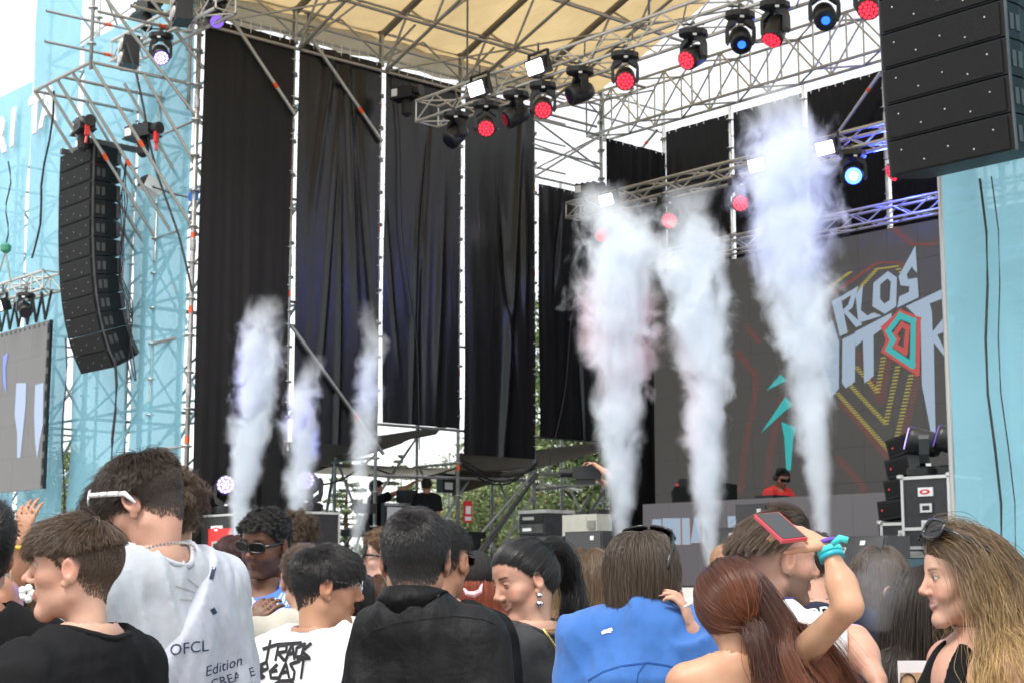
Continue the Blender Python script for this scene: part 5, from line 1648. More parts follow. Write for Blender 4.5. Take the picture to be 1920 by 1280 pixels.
def folds(seed, amp, k=1.):
    rs = np.random.default_rng(seed)
    ws = []
    for i in range(6):
        th = rs.uniform(-.9, .9); lam = rs.uniform(.06, .17)
        ws.append((A_(math.cos(th), rs.uniform(-.6, .6), math.sin(th) * .9) * 2 * math.pi / lam, rs.uniform(0, 6.28), rs.normal(size=3) * 7, rs.uniform(0, 6.28), rs.uniform(.5, 1)))
    mk = rs.normal(size=(2, 3)) * 6

    def f(P):
        o = np.zeros(len(P))
        msk = .55 + .45 * np.sin(P @ mk[0] + 1) * np.sin(P @ mk[1] + 2)
        for (kk, ph, k2, ph2, a) in ws:
            o += a * (1 - 2 * np.abs(np.sin(.5 * (P @ kk + ph + 1.3 * np.sin(P @ k2 + ph2)))) ** .8)
        fine = np.sin(P @ ws[0][0] * 2.3 + 2.5 * np.sin(P @ ws[1][2] * 1.7)) * np.sin(P @ ws[2][0] * 1.9 + ws[2][1])
        return -amp * (.6 * o * msk + .35 * fine * (1 - msk))
    return f


def person(label, px, py, d, yaw, hyaw=None, pitch=0., roll=0., fem=False, skin=(.58, .37, .27), hcol=(.03, .02, .015), hs=1., base=0., pos=None, res=.009, hres=.0034, build=1.,
           shirt=None, arms=None, face=None, group='spectators', shoulder_up=0., lower=(.03, .035, .05), lean=0., name='person', short_neck=0., wide=1., hx=0., neckw=1.):
    """px, py: photo pixel of the point between the ears; d: ground distance"""
    o_ = face or {}
    Hw = P3(px, py, d) if pos is None else Vector(pos)
    yaw = R(yaw); hyaw = yaw if hyaw is None else R(hyaw)
    k = (Hw.z - base) / 1.63
    w = build * (1. if not fem else .90) * wide
    Q = Person(); Q.k = k
    Hc = A_(hx, .03 + lean, 1.63) * k
    Rh = rotz(hyaw - yaw) @ rotx(-R(pitch)) @ roty(R(roll))
    piv = Hc - Rh @ A_(0, .015, .07) * hs
    if name == 'person': pass
    root = thing('person', label, 'person', (0, 0, base), 0, group)
    off = rotz(yaw) @ A_(Hc[0], Hc[1], 0)
    root.location = (Hw.x - off[0], Hw.y - off[1], base)
    root.rotation_euler = (0, 0, yaw)
    Q.root, Q.Hc, Q.Rh, Q.hs, Q.yaw = root, Hc, Rh, hs, yaw
    toL = lambda P: rotz(-yaw) @ (A_(*P) - A_(root.location.x, root.location.y, base))
    Q.toL = toL
    # skeleton
    rise = short_neck
    nb = A_(hx * .8, -.015 + lean * .6, 1.455 + rise) * k
    T = [ell(A_(0, lean * .3, 1.25) * k, A_(.158 * w, .108 * w, .24) * k, .03), ell(A_(0, .012 + lean * .5, 1.355 + rise) * k, A_(.165 * w, .098, .115) * k, .04),
         ell(A_(0, 0, 1.08) * k, A_((.132 if not fem else .118) * w, .098 * w, .16) * k, .04), ell(A_(0, 0, .95) * k, A_(.158 * w, .112 * w, .13) * k, .04)]
    sh = {}
    for s in (-1, 1):
        up = shoulder_up if (isinstance(shoulder_up, (int, float))) else shoulder_up[0 if s < 0 else 1]
        sh[s] = A_(s * .170 * w, -.012 + lean * .5, 1.405 + up + rise) * k
        T.append(cone(nb + A_(s * .018, -.012, .026) * k, sh[s] + A_(-s * .02, 0, .012) * k, (.044 if not fem else .040) * k, .050 * k, .05))
        if fem: T.append(ell(A_(s * .072, .085, 1.27) * k, A_(.062, .055, .062) * k, .03))
    neck = cone(piv + Rh @ A_(0, -.018, .02) * hs, nb + A_(0, -.006, 0), (.042 if fem else .046) * hs * neckw, (.047 if fem else .053) * k * neckw, .04)
    armp = {}
    B = list(T) + [neck]
    for s in (-1, 1):
        a = (arms or {}).get(s)
        if a is None:
            el = sh[s] + A_(s * .022, -.03, -.285) * k; wr = el + A_(s * .0, .07, -.245) * k
            hd = (0, .25, -1); hn = (-s, 0, 0); cu = .4; pt = False
        else:
            el = toL(a['el']) if 'el' in a else a['lel'] * k; wr = toL(a['wr']) if 'wr' in a else a['lwr'] * k
            hd = rotz(-yaw) @ A_(*a['hd']); hn = rotz(-yaw) @ A_(*a['hn']); cu = a.get('curl', .4); pt = a.get('point', False)
        armp[s] = (sh[s], el, wr)
        ra = .046 if fem else .053
        ra *= build
        B += [cone(sh[s], el, ra * 1.06 * k, ra * .80 * k, .03), cone(el, wr, ra * .80 * k, ra * .52 * k, .02), ell(el * .66 + wr * .34, A_(1, 1, 1) * ra * .80 * k, .04)]
        if a is not None or res < .008: add_hand(B, wr, hd, hn, (a or {}).get('thumb', -s), cu, k * (.92 if fem else 1.), pt)
        else: add_hand(B, wr, hd, hn, -s, cu, k)
    Q.arms, Q.sh, Q.T, Q.nb, Q.B = armp, sh, T, nb, B
    HP = xf(head_prims(fem, o_.get('smile', 0), o_.get('nose', 1), o_.get('chin', 1), o_.get('ears', 1)), Hc, Rh, hs) + [neck]
    # head mesh
    zc = (piv[2] * .45 + nb[2] * .55)
    v, lo = field(HP, (Hc[0] - .15 * hs, Hc[1] - .16 * hs, zc), (Hc[0] + .15 * hs, Hc[1] + .17 * hs, Hc[2] + .17 * hs), hres)
    V1, F1 = nets(v, lo, hres)
    qv = (V1 - Hc) @ Rh / hs
    fn = np.cross(qv[F1[:, 2]] - qv[F1[:, 0]], qv[F1[:, 3]] - qv[F1[:, 1]])
    vn = np.zeros_like(qv)
    for c_ in range(4): np.add.at(vn, F1[:, c_], fn)
    vn /= np.linalg.norm(vn, axis=1)[:, None] + 1e-12
    if ((vn * (qv - A_(0, -.01, .02))).sum(1)).mean() < 0: vn = -vn
    Q.qv, Q.qn = qv, vn
    C1 = face_cols(qv, skin, hcol, o_)
    # body mesh
    allp = np.concatenate([np.stack(pbox(p)) for p in B])
    lo_, hi_ = allp.min(0) - .02, allp.max(0) + .02
    lo_[2] = .86 * k
    for s in (-1, 1): lo_[2] = min(lo_[2], armp[s][2][2] - .22)
    neckcap = [(A_(0, 0, zc + .004), A_(0, 0, 1.))]
    arm_high = any((arms or {}).get(s) is not None and armp[s][2][2] > zc - .1 for s in (-1, 1))
    Bb = list(B)
    v, lo = field(Bb, lo_, hi_, res)
    if arm_high:                                  # keep raised arms, cut only the neck column
        gx = lo[0] + res * np.arange(v.shape[0]); gy = lo[1] + res * np.arange(v.shape[1]); gz = lo[2] + res * np.arange(v.shape[2])
        near = ((gx - piv[0])[:, None] ** 2 + (gy - piv[1])[None, :] ** 2) < .075 ** 2
        v[near[:, :, None] & (gz > zc + .006)[None, None, :]] = .05
    else:
        kz = int((zc + .006 - lo[2]) / res) + 1
        v = v[:, :, :kz + 1]
    V2, F2 = nets(v, lo, res)
    C2 = np.tile(A_(*skin), (len(V2), 1))
    V = np.concatenate([V1, V2]); F = np.concatenate([F1, F2 + len(V1)]); C = np.concatenate([C1, C2])
    body = link('body', np_mesh('body', V, F, SKIN, C), root)
    Q.body = body
    # legs and shoes
    LP = []
    lr = .02
    for s in (-1, 1):
        LP += [cone(A_(s * .085, 0, .92) * k, A_(s * .095, .02, .50) * k, .088 * k, .062 * k, .04), cone(A_(s * .095, .02, .50) * k, A_(s * .10, -.01, .10) * k, .062 * k, .048 * k, .03)]
    LP += [ell(A_(0, 0, .95) * k, A_(.165 * w, .12 * w, .12) * k, .04)]
    v, lo = field(LP, A_(-.3, -.2, .05) * k, A_(.3, .2, 1.1) * k, lr)
    V3, F3 = nets(v, lo, lr)
    link('trousers', np_mesh('trousers', V3, F3, cloth_mat('trouser_%d' % int(sum(lower) * 1000), lower)), root)
    sp = []
    for s in (-1, 1): sp += [ell(A_(s * .10, .06, .045) * k, A_(.048, .13, .045) * k), ell(A_(s * .10, -.01, .075) * k, A_(.045, .06, .06) * k)]
    v, lo = field(sp, A_(-.2, -.15, .0) * k, A_(.2, .25, .16) * k, .016)
    V4, F4 = nets(v, lo, .016)
    link('shoes', np_mesh('shoes', V4, F4, cloth_mat('shoe', (.3, .3, .3))), root)
    # shirt
    Q.shirt = None
    if shirt:
        g = shirt.get('g', .016); sl = shirt.get('sl', .6); nr0 = shirt.get('neck', .074)
        SP = []
        for p in T:
            q = list(p)
            if q[0] == 'C': q[3] = q[3] + g; q[4] = q[4] + g
            else: q[2] = q[2] + g
            q[5] = .05; SP.append(q)
        for s in (-1, 1):
            a, e, wv_ = armp[s]
            ra = (.046 if fem else .053) * build * k
            if sl <= 0: continue
            if sl <= 1:
                b_ = a + (e - a) * sl
                SP.append(cone(a, b_, ra * 1.06 + g * 1.05, ra * (1.06 - .2 * sl) + g * 1.25 + shirt.get('loose', .006), .04, 1, True))
            else:
                b_ = e + (wv_ - e) * min(1, sl - 1)
                SP += [cone(a, e, ra * 1.06 + g * 1.05, ra * .86 + g * 1.1, .04), cone(e, b_, ra * .86 + g * 1.1, ra * .6 + g, .03, 1, True)]
        if nr0 > 0: SP.append(ell(nb + A_(0, -.022, -.020) * k, A_(.098, .070, .062) * k, .05))
        for e in shirt.get('extra', []): SP.append(e(Q) if callable(e) else e)
        nr = shirt.get('neck', .074) * k
        nz = shirt.get('nz', 0.) * k
        if nr > 0:
            SP.append(cone(nb + A_(0, -.012, nz) * k + A_(0, 0, nr * .92), nb + A_(0, .03, .30) * k, nr, nr * 1.5, .010, -1))
            SP.append(ell(nb + A_(0, .080, .035 + nz) * k, A_(nr * .8, .06, .055 + shirt.get('vneck', 0)), .012, -1))
        for e in shirt.get('cut', []): SP.append(e(Q))
        al = np.concatenate([np.stack(pbox(p)) for p in SP if p[6] > 0])
        sr = shirt.get('res', max(res, .0075))
        l0, h0 = al.min(0) - .03, al.max(0) + .03
        l0[2] = shirt.get('hem', .84) * k
        v, lo = field(SP, l0, h0, sr, folds(abs(hash(label)) % 1000 if False else int(px) % 997, shirt.get('fold', .005)))
        Vs, Fs = nets(v, lo, sr)
        so = link(shirt.get('name', 'shirt'), np_mesh('shirt', Vs, Fs, shirt['mat']), root)
        Q.shirt = so; Q.SV, Q.SF = Vs, Fs
        rim = shirt.get('rim')
        if nr > 0 and shirt.get('collar', True):            # knitted neckband
            pts = []
            for i in range(37):
                t_ = 2 * math.pi * i / 36
                x_, y_ = nb[0] + nr * 1.03 * math.cos(t_), nb[1] - .004 * k + nr * 1.03 * math.sin(t_)
                ix, iy = int(round((x_ - lo[0]) / sr)), int(round((y_ - lo[1]) / sr))
                zz = np.nonzero(v[ix, iy] < 0)[0]
                z_ = (lo[2] + sr * zz.max()) if len(zz) else nb[2]
                pts.append(A_(x_, y_, z_))
            zs = np.array([p[2] for p in pts[:-1]])
            for _ in range(2): zs = (np.roll(zs, 1) + zs + np.roll(zs, -1)) / 3
            for i, p in enumerate(pts): p[2] = zs[i % 36] + .003
            MB().path(pts, shirt.get('rim_r', .0075) * k, 6).build(shirt.get('rim_name', 'neckband'), rim or shirt['mat'], so, True)
    return Q


def world_of(Q, p):
    p = rotz(Q.yaw) @ A_(*p); return Vector((p[0] + Q.root.location.x, p[1] + Q.root.location.y, p[2] + Q.root.location.z))


# ---- hair


def scalp_roots(Q, n, rs, low=0., cut=None, fem=False):
    """hair roots picked on the head surface above the hairline"""
    q, nr = Q.qv, Q.qn
    ok = (q[:, 2] > hairline(q, low)) & (q[:, 2] > -.105)
    ok &= ~((np.abs(q[:, 0]) > .0735) & (np.abs(q[:, 1] + .004) < .034) & (q[:, 2] < .034) & (q[:, 2] > -.05))
    if cut is not None: ok &= cut(q)
    idx = np.nonzero(ok)[0]
    pick = idx[rs.integers(0, len(idx), n)]
    nrm = nr[pick]
    t = rs.normal(size=(n, 3)) * .0016
    return q[pick] + t - nrm * (t * nrm).sum(1)[:, None], nrm


def to_body(Q, q): return Q.Hc + (q * Q.hs) @ Q.Rh.T


def collide(Q, extra=.0, cloth=.012):
    hp = head_prims()[:3]
    C = xf(hp, Q.Hc, Q.Rh, Q.hs) + [Q.B[len(Q.T)]]
    t = []
    for p in Q.T:
        p = list(p)
        if p[0] == 'C': p[3] += cloth; p[4] += cloth
        else: p[2] = p[2] + cloth
        t.append(p)
    for s in (-1, 1):
        t.append(cone(Q.arms[s][0], Q.arms[s][1], .055 * Q.k + cloth, .045 * Q.k + cloth))
    return C + t


def push(C, P, off):
    D = np.stack([dist(p, P) for p in C]); i = D.argmin(0); d_ = D[i, np.arange(len(P))]
    need = d_ < off
    if need.any():
        Pn = P[need]; e = 1e-3; g_ = np.zeros_like(Pn)
        for a in range(3):
            dp = Pn.copy(); dp[:, a] += e
            D2 = np.stack([dist(p, dp) for p in C]).min(0); g_[:, a] = (D2 - d_[need]) / e
        g_ /= np.linalg.norm(g_, axis=1)[:, None] + 1e-9
        P[need] = Pn + g_ * (off[need] - d_[need])[:, None]
    return P


def clump(X, rs, per=22, k=.6, pw=1.2):
    n, m, _ = X.shape
    gi = rs.choice(n, max(2, n // per), replace=False)
    G = X[gi]
    r = X[:, 0]
    j = np.empty(n, int)
    for a in range(0, n, 4000):
        j[a:a + 4000] = ((r[a:a + 4000, None] - G[None, :, 0]) ** 2).sum(-1).argmin(1)
    t = (np.linspace(0, 1, m) ** pw * k)[None, :, None]
    return X * (1 - t) + G[j] * t


def curves(name, Q, X, m, r0=.0008, r1=.0003):
    n, s, _ = X.shape
    if n > 3000 and s > 5:                              # a few strands stray from the rest
        fr = np.random.default_rng(n); fi = fr.choice(n, n // 22, replace=False)
        tt_ = np.linspace(0, 1, s)[None, :, None]; ln_ = np.linalg.norm(np.diff(X[fi], axis=1), axis=2).sum(1)[:, None, None]
        X[fi] += (fr.normal(size=(len(fi), 1, 3)) * tt_ ** 1.5 * .055 + fr.normal(size=(len(fi), 1, 3)) * np.sin(tt_ * 7) * .014) * ln_
    hc = bpy.data.hair_curves.new(name)
    hc.add_curves([s] * n)
    r0, r1 = r0 * .78, r1 * .78
    hc.attributes['position'].data.foreach_set('vector', X.astype(np.float32).ravel()) if 'position' in hc.attributes else hc.position_data.foreach_set('vector', X.astype(np.float32).ravel())
    ra = hc.attributes.get('radius') or hc.attributes.new('radius', 'FLOAT', 'POINT')
    ra.data.foreach_set('value', np.tile(np.linspace(r0, r1, s), n).astype(np.float32))
    hc.materials.append(m)
    return link(name, hc, Q.root)


def flow(fwd=.3, down=-.2, side=1.):
    """hair lying away from the crown, the front part swept by fwd"""
    def f(q):
        c = q - A_(0, -.050, .112)
        c = c / (np.linalg.norm(c, axis=1)[:, None] + 1e-6) * A_(side, 1, 1)
        return c + np.stack([0 * q[:, 0], fwd * (q[:, 1] > -.02), down + 0 * q[:, 0]], 1)
    return f


def short_hair(Q, m, n=7000, top=.05, side=.012, z0=.0, z1=.06, comb=(0, 1, 0), lift=.6, curl=0., bend=.35, jit=.25, grav=.05, low=0., cut=None, seed=1, per=18, ck=.5, r0=.0009, swirl=0., fem=False, steps=8, curlf=60., fringe=0.):
    rs = np.random.default_rng(seed)
    q, nr = scalp_roots(Q, n, rs, low, cut, fem)
    t = np.clip((q[:, 2] + .45 * np.minimum(q[:, 1], 0) - z0) / (z1 - z0), 0, 1); t = t * t * (3 - 2 * t)
    L = (side + (top - side) * t) * rs.uniform(.75, 1.15, n) * (1 + fringe * np.clip((q[:, 1] - .03) / .04, 0, 1))
    cv = np.tile(A_(*comb), (n, 1)) if not callable(comb) else comb(q)
    if swirl:
        c0 = q - A_(0, -.06, .09); cv = cv + swirl * np.stack([-c0[:, 1], c0[:, 0], 0 * c0[:, 0]], 1) * 12
    T_ = cv - nr * (cv * nr).sum(1)[:, None]; T_ /= np.linalg.norm(T_, axis=1)[:, None] + 1e-6
    dn = A_(0, 0, -1.) @ Q.Rh                      # gravity in head frame
    d = nr * (lift * (1 - .6 * np.clip(-q[:, 1] / .06, 0, 1)))[:, None] + T_ + rs.normal(size=(n, 3)) * jit; d /= np.linalg.norm(d, axis=1)[:, None]
    X = [q.copy()]; p = q.copy(); ph = rs.uniform(0, 6.28, n)
    sk = [head_prims()[i] for i in (0, 1, 2)]
    for i in range(steps - 1):
        p = p + d * (L / (steps - 1))[:, None]
        if curl:
            a = ph + i * curlf * .02
            p = p + (np.cos(a)[:, None] * T_ + np.sin(a)[:, None] * np.cross(T_, nr)) * (curl * L)[:, None] * (i + 1) / steps
        d_ = np.min([dist(s_, p) for s_ in sk], axis=0)
        bad = d_ < .0015 * (i + 1) ** .5
        p[bad] += nr[bad] * (.0015 * (i + 1) ** .5 - d_[bad])[:, None]
        d = d + T_ * bend * .3 + dn * grav + rs.normal(size=(n, 3)) * .05; d /= np.linalg.norm(d, axis=1)[:, None]
        X.append(p.copy())
    X = np.stack(X, 1)
    if ck:
        fk = np.clip(L / (.7 * top), 0, 1)[:, None, None] ** 1.5
        X = X * (1 - fk) + clump(X, rs, per, ck) * fk
    return curves('hair', Q, to_body(Q, X), m, r0, r0 * .4)


def long_hair(Q, m, n=9000, L=.45, zend=None, comb=None, vol=.018, seed=1, wave=0., wf=9., low=0., lift=.35, per=40, ck=.55, steps=20, r0=.0008, grav=.38, cut=None, inward=0., cloth=.018, name='hair', jit=.1, back=0., drift=0., facez=.045):
    rs = np.random.default_rng(seed)
    q, nr = scalp_roots(Q, n, rs, low, cut, True)
    if comb is None:
        fr = np.clip((q[:, 1] + .05) / .05, 0, 1); cv = np.stack([np.sign(q[:, 0]) * .8 * fr + q[:, 0] * 5 * (1 - fr), -.35 - .4 * (q[:, 1] > 0), np.full(n, -.35)], 1)
    else: cv = comb(q)
    T_ = cv - nr * (cv * nr).sum(1)[:, None]; T_ /= np.linalg.norm(T_, axis=1)[:, None] + 1e-6
    d = (nr * lift + T_ + rs.normal(size=(n, 3)) * jit); d /= np.linalg.norm(d, axis=1)[:, None]
    d = d @ Q.Rh.T; nb_ = nr @ Q.Rh.T
    p = to_body(Q, q); C = collide(Q, 0, cloth)
    off = rs.uniform(.002, vol, n) * np.clip(1 - 0. * p[:, 2], 0, 1)
    X = [p.copy()]; Ln = L * rs.uniform(.9, 1.06, n)
    ze = None if zend is None else zend * Q.k + rs.normal(size=n) * .012
    lat = rs.normal(size=(n, 3)) * .02
    for i in range(steps - 1):
        st = (Ln / (steps - 1))
        if ze is not None: st = np.where(p[:, 2] < ze, st * .08, st)
        p = p + d * st[:, None]
        p = push(C, p, off * min(1, (i + 1) / 4))
        gv = A_(drift, -back, -1.)
        d = (p - X[-1]); d /= np.linalg.norm(d, axis=1)[:, None] + 1e-9
        d = d * (1 - grav) + gv * grav + lat
        if inward: d += inward * (Q.Hc - p) * A_(1, 1, 0) * (i / steps) * 6
        d /= np.linalg.norm(d, axis=1)[:, None]
        X.append(p.copy())
    X = np.stack(X, 1)
    X = clump(X, rs, per, ck)
    HL = (X - Q.Hc) @ Q.Rh / Q.hs                       # no strands across the face
    X = X[~((HL[..., 1] > .042) & (HL[..., 2] < facez) & (np.abs(HL[..., 0]) < .13)).any(1)]; n = len(X)
    if wave:
        tt = np.linspace(0, 1, steps); gk = rs.integers(0, 30, n)
        key = np.floor(X[:, 0] * 55).sum(1)
        ph = (np.sin(key * 12.9898) * 43758.5) % 6.28
        A1 = wave * (tt ** 1.1)[None, :] * np.sin(wf * tt[None, :] * 2 * np.pi * .5 + ph[:, None])
        A2 = wave * (tt ** 1.1)[None, :] * np.cos(wf * tt[None, :] * 2 * np.pi * .5 + ph[:, None] * 1.7)
        X[:, :, 0] += A1; X[:, :, 1] += A2
    return curves(name, Q, X, m, r0, r0 * .5)


def pony_hair(Q, m, tie, n=7000, n2=4500, L=.5, seed=1, wave=.0, spread=.05, dirv=(0, -1, -.1), low=0., per=45, ck=.5, cloth=.018, zend=None, wf=7., bulge=.010, drift=0.):
    rs = np.random.default_rng(seed)
    q, nr = scalp_roots(Q, n, rs, low, None, True)
    tie = A_(*tie); c0 = A_(0, -.014, .030)
    X = []
    m_ = 12
    rr = A_(.078, .100, .091)
    a = (q - c0) / rr; b = (tie - c0) / rr; bl = np.linalg.norm(b)
    al = np.linalg.norm(a, axis=1)
    bd = b / bl; ad = a / al[:, None]
    om = np.arccos(np.clip(ad @ bd, -.999, .999))
    lay = rs.uniform(0, 1, n)
    for i in range(m_):
        t = i / (m_ - 1)
        w1 = np.sin((1 - t) * om) / np.sin(om); w2 = np.sin(t * om) / np.sin(om)
        u = ad * w1[:, None] + bd * w2[:, None]
        rad = al * (1 - t) + bl * t
        X.append(c0 + u * rr * rad[:, None] + u * (.002 + bulge * lay * math.sin(math.pi * min(1, t * .9 + .1)))[:, None])
    X = np.stack(X, 1)
    X = clump(X, rs, 30, .35)
    curves('hair', Q, to_body(Q, X), m, .0008, .0007)
    p = to_body(Q, tie + rs.normal(size=(n2, 3)) * A_(.010, .006, .010))
    d = A_(*dirv) / np.linalg.norm(dirv) + rs.normal(size=(n2, 3)) * .13; d = d @ Q.Rh.T
    d /= np.linalg.norm(d, axis=1)[:, None]
    C = collide(Q, 0, cloth); off = rs.uniform(.003, .03, n2)
    Ln = L * rs.uniform(.82, 1.08, n2); st_n = 20
    lat = rs.normal(size=(n2, 3)) * spread * A_(1, .6, .1)
    X = [p.copy()]
    for i in range(st_n - 1):
        p = p + d * (Ln / (st_n - 1))[:, None]
        p = push(C, p, off * min(1, (i + 1) / 5))
        d = p - X[-1]; d /= np.linalg.norm(d, axis=1)[:, None] + 1e-9
        d = d * .62 + A_(drift, 0, -1.) * .38 + lat * (.5 if i > 2 else 0); d /= np.linalg.norm(d, axis=1)[:, None]
        X.append(p.copy())
    X = np.stack(X, 1); X = clump(X, rs, per, ck)
    if wave:
        tt = np.linspace(0, 1, st_n); key = np.floor(X[:, 6] * 40).sum(1); ph = (np.sin(key * 12.9898) * 43758.5) % 6.28
        X[:, :, 0] += wave * tt[None] * np.sin(wf * tt[None] * 3.14 + ph[:, None]); X[:, :, 1] += wave * tt[None] * np.cos(wf * tt[None] * 3.14 + ph[:, None])
    curves('ponytail', Q, X, m, .0008, .0004)
    band = MB()
    tw = to_body(Q, tie[None])[0]
    pts = []
    ax = Q.Rh @ (A_(*dirv) / np.linalg.norm(dirv)); qv = Vector(ax).to_track_quat('Z', 'Y')
    for i in range(15):
        t = 2 * math.pi * i / 14
        pts.append(Vector(tw) + qv @ Vector((.017 * math.cos(t), .017 * math.sin(t), .004)))
    band.path(pts, .006, 6).build('hair_tie', BLKM, Q.root, True)


# ---- accessories


def headM(Q): 
    M = Matrix(Q.Rh.tolist()).to_4x4() @ Matrix.Scale(Q.hs, 4)
    M.translation = Vector(Q.Hc)
    return M


def glasses(Q, frame, lens, w_=.029, h_=.020, y=.104, z=.006, tilt=0., up=None, wire=False, name='sunglasses', thick=.0035, wrap=.25, scale=1.):
    """up: (y, z, angle) when pushed up on the head"""
    M = headM(Q) @ Matrix.Scale(scale, 4)
    if up: M = M @ Matrix.Translation((0, up[0], up[1])) @ Matrix.Rotation(up[2], 4, 'X') @ Matrix.Translation((0, -y, -z))
    root = link(name, None, Q.root)
    fb = MB()
    for s in (-1, 1):
        Mx = M @ Matrix.Translation((s * .034, y, z)) @ Matrix.Rotation(-s * wrap, 4, 'Z')
        pl = []
        for i in range(20):
            t = 2 * math.pi * i / 20; e = .55
            pl.append((w_ * math.copysign(abs(math.cos(t)) ** e, math.cos(t)), h_ * math.copysign(abs(math.sin(t)) ** e, math.sin(t))))
        lb = MB().prism(pl, -.001, .001)
        MB().add([Mx @ Vector(p) for p in lb.v], lb.f).build('lens', lens, root)
        fb.path([Mx @ Vector((p[0], 0, p[1])) for p in pl + pl[:1]], .0012 if wire else thick * .75, 6)
        a = Mx @ Vector((s * w_, -.002, h_ * .3)); b = M @ Vector((s * .081, .0, z + .012)); c = M @ Vector((s * .079, -.025, z - .006))
        tb = MB().path([a, a.lerp(b, .5) + M.to_3x3() @ Vector((s * .006, 0, 0)), b, c], [thick * (.4 if wire else 1.2)] * 3 + [thick * .5], 6)
        tb.build('temple', frame, root, True)
    fb.path([M @ Vector((-.006, y + .003, z + .006)), M @ Vector((0, y + .005, z + .009)), M @ Vector((.006, y + .003, z + .006))], .0016 if wire else thick * .8, 6)
    fb.build('frame', frame, root, True)
    return root


def necklace(Q, m, r=.078, z=.02, drop=.02, th=.003, name='necklace', n=60, back=-.01):
    b = MB(); k = Q.k
    for i in range(n):
        t = 2 * math.pi * i / n
        p = Vector(Q.nb) + Vector((r * math.cos(t), back + r * .95 * math.sin(t), z - drop * math.sin(t))) * k
        b.lathe([(.0, -th), (th, -th * .4), (th, th * .4), (.0, th)], 6, Matrix.Translation(p))
    return b.build(name, m, Q.root)


GOLD = mat('gold', (.75, .52, .2), .25, 1.); SILVER = mat('silver', (.75, .75, .75), .25, 1.)
SUNL = mat('sunglass_lens', (.005, .005, .006), .14, spec=.25); FRB = mat('glossy_black_frame', (.01, .01, .01), .2); FRW = mat('white_frame', (.8, .8, .82), .3)
CLEAR = mat('clear_lens', (.9, .9, .9), .02); CLEAR.node_tree.nodes['Principled BSDF'].inputs['Transmission Weight'].default_value = 1; CLEAR.node_tree.nodes['Principled BSDF'].inputs['IOR'].default_value = 1.05
CLEAR.node_tree.nodes['Principled BSDF'].inputs['Alpha'].default_value = .25


def bvh_world(obj):
    M = obj.matrix_world
    bpy.context.view_layer.update(); M = obj.matrix_world
    vs_ = [M @ v.co for v in obj.data.vertices]
    return BVHTree.FromPolygons(vs_, [tuple(p.vertices) for p in obj.data.polygons])


def print_on(obj, name, pts_faces, m, lift=.002):
    """flat print laid on a garment: 2-D outline in photo pixels dropped on to the cloth"""
    bv = bvh_world(obj)
    V, Fc = pts_faces
    out = []; ok = []
    o = Vector((0, 0, CAM_H))
    for (x, y) in V:
        dr = (P3(x, y, 5.) - o).normalized()
        h = bv.ray_cast(o, dr)
        if h[0] is None: out.append(Vector((0, 0, 0))); ok.append(False)
        else: out.append(h[0] - dr * lift * 1.2); ok.append(True)
    Fc = [f for f in Fc if all(ok[i] for i in f)]
    if not Fc: return None
    Mi = obj.matrix_world.inverted()
    return link(name, mesh(name, [Mi @ p for p in out], Fc, m), obj)


def px_text(txt, x, y, size, ang=0., bold=0., shear=0., sub=2):
    me = text_mesh(txt, size, 0, bold, shear)
    bm = bmesh.new(); bm.from_mesh(me); bmesh.ops.triangulate(bm, faces=bm.faces)
    bmesh.ops.subdivide_edges(bm, edges=[e for e in bm.edges if e.calc_length() > size * .15], cuts=1)
    bmesh.ops.triangulate(bm, faces=bm.faces)
    ca, sa = math.cos(ang), math.sin(ang)
    bm.verts.ensure_lookup_table()
    V = [(x + v.co.x * ca + v.co.y * sa, y - v.co.y * ca + v.co.x * sa) for v in bm.verts]
    Fc = [tuple(v.index for v in f.verts) for f in bm.faces]
    bm.free()
    return V, Fc


def px_strokes(lines, wd):
    V = []; Fc = []
    for ln in lines:
        w_ = wd
        pts = [Vector(p) for p in ln]
        dense = []
        for a, b in zip(pts[:-1], pts[1:]):
            n_ = max(1, int((b - a).length / 4))
            dense += [a.lerp(b, i / n_) for i in range(n_)]
        dense.append(pts[-1])
        o = len(V)
        for i, p in enumerate(dense):
            d = dense[min(i + 1, len(dense) - 1)] - dense[max(i - 1, 0)]; d.normalize()
            nr = Vector((-d.y, d.x)) * w_ / 2 * (.75 + .5 * abs(d.x))
            V += [tuple(p + nr), tuple(p - nr)]
        Fc += [(o + 2 * i, o + 2 * i + 2, o + 2 * i + 3, o + 2 * i + 1) for i in range(len(dense) - 1)]
    return V, Fc
# ------------------------------------------------------------------ the crowd
LIGHT = (.50, .31, .228); TAN = (.38, .21, .13); PALE = (.56, .36, .28); OLIVE = (.36, .20, .125)
BROWN = (.050, .030, .018); DBROWN = (.024, .015, .010); BLACKH = (.010, .009, .009); RED = (.060, .016, .008); BLOND = (.22, .13, .055); LBROWN = (.12, .07, .035)
H_BROWN = hair_mat('hair_brown', BROWN, (.085, .052, .03)); H_DB = hair_mat('hair_dark_brown', DBROWN, (.045, .03, .02)); H_BLK = hair_mat('hair_black', BLACKH, (.016, .014, .014), .3)
H_RED = hair_mat('hair_auburn', (.055, .018, .010), (.18, .055, .022), .33); H_BLOND = hair_mat('hair_blond', (.12, .075, .038), (.50, .33, .14), .38); H_LB = hair_mat('hair_light_brown', (.12, .075, .042), (.42, .26, .12), .4)
H_BOB = hair_mat('hair_bob', (.062, .043, .030), (.10, .072, .050), .36); H_ASH = hair_mat('hair_ash', (.085, .062, .045), (.14, .105, .078), .4)
H_DARKRED = hair_mat('hair_dark_red', (.05, .012, .012), (.10, .02, .02)); H_GINGER = hair_mat('hair_ginger', (.30, .07, .03), (.40, .10, .04))
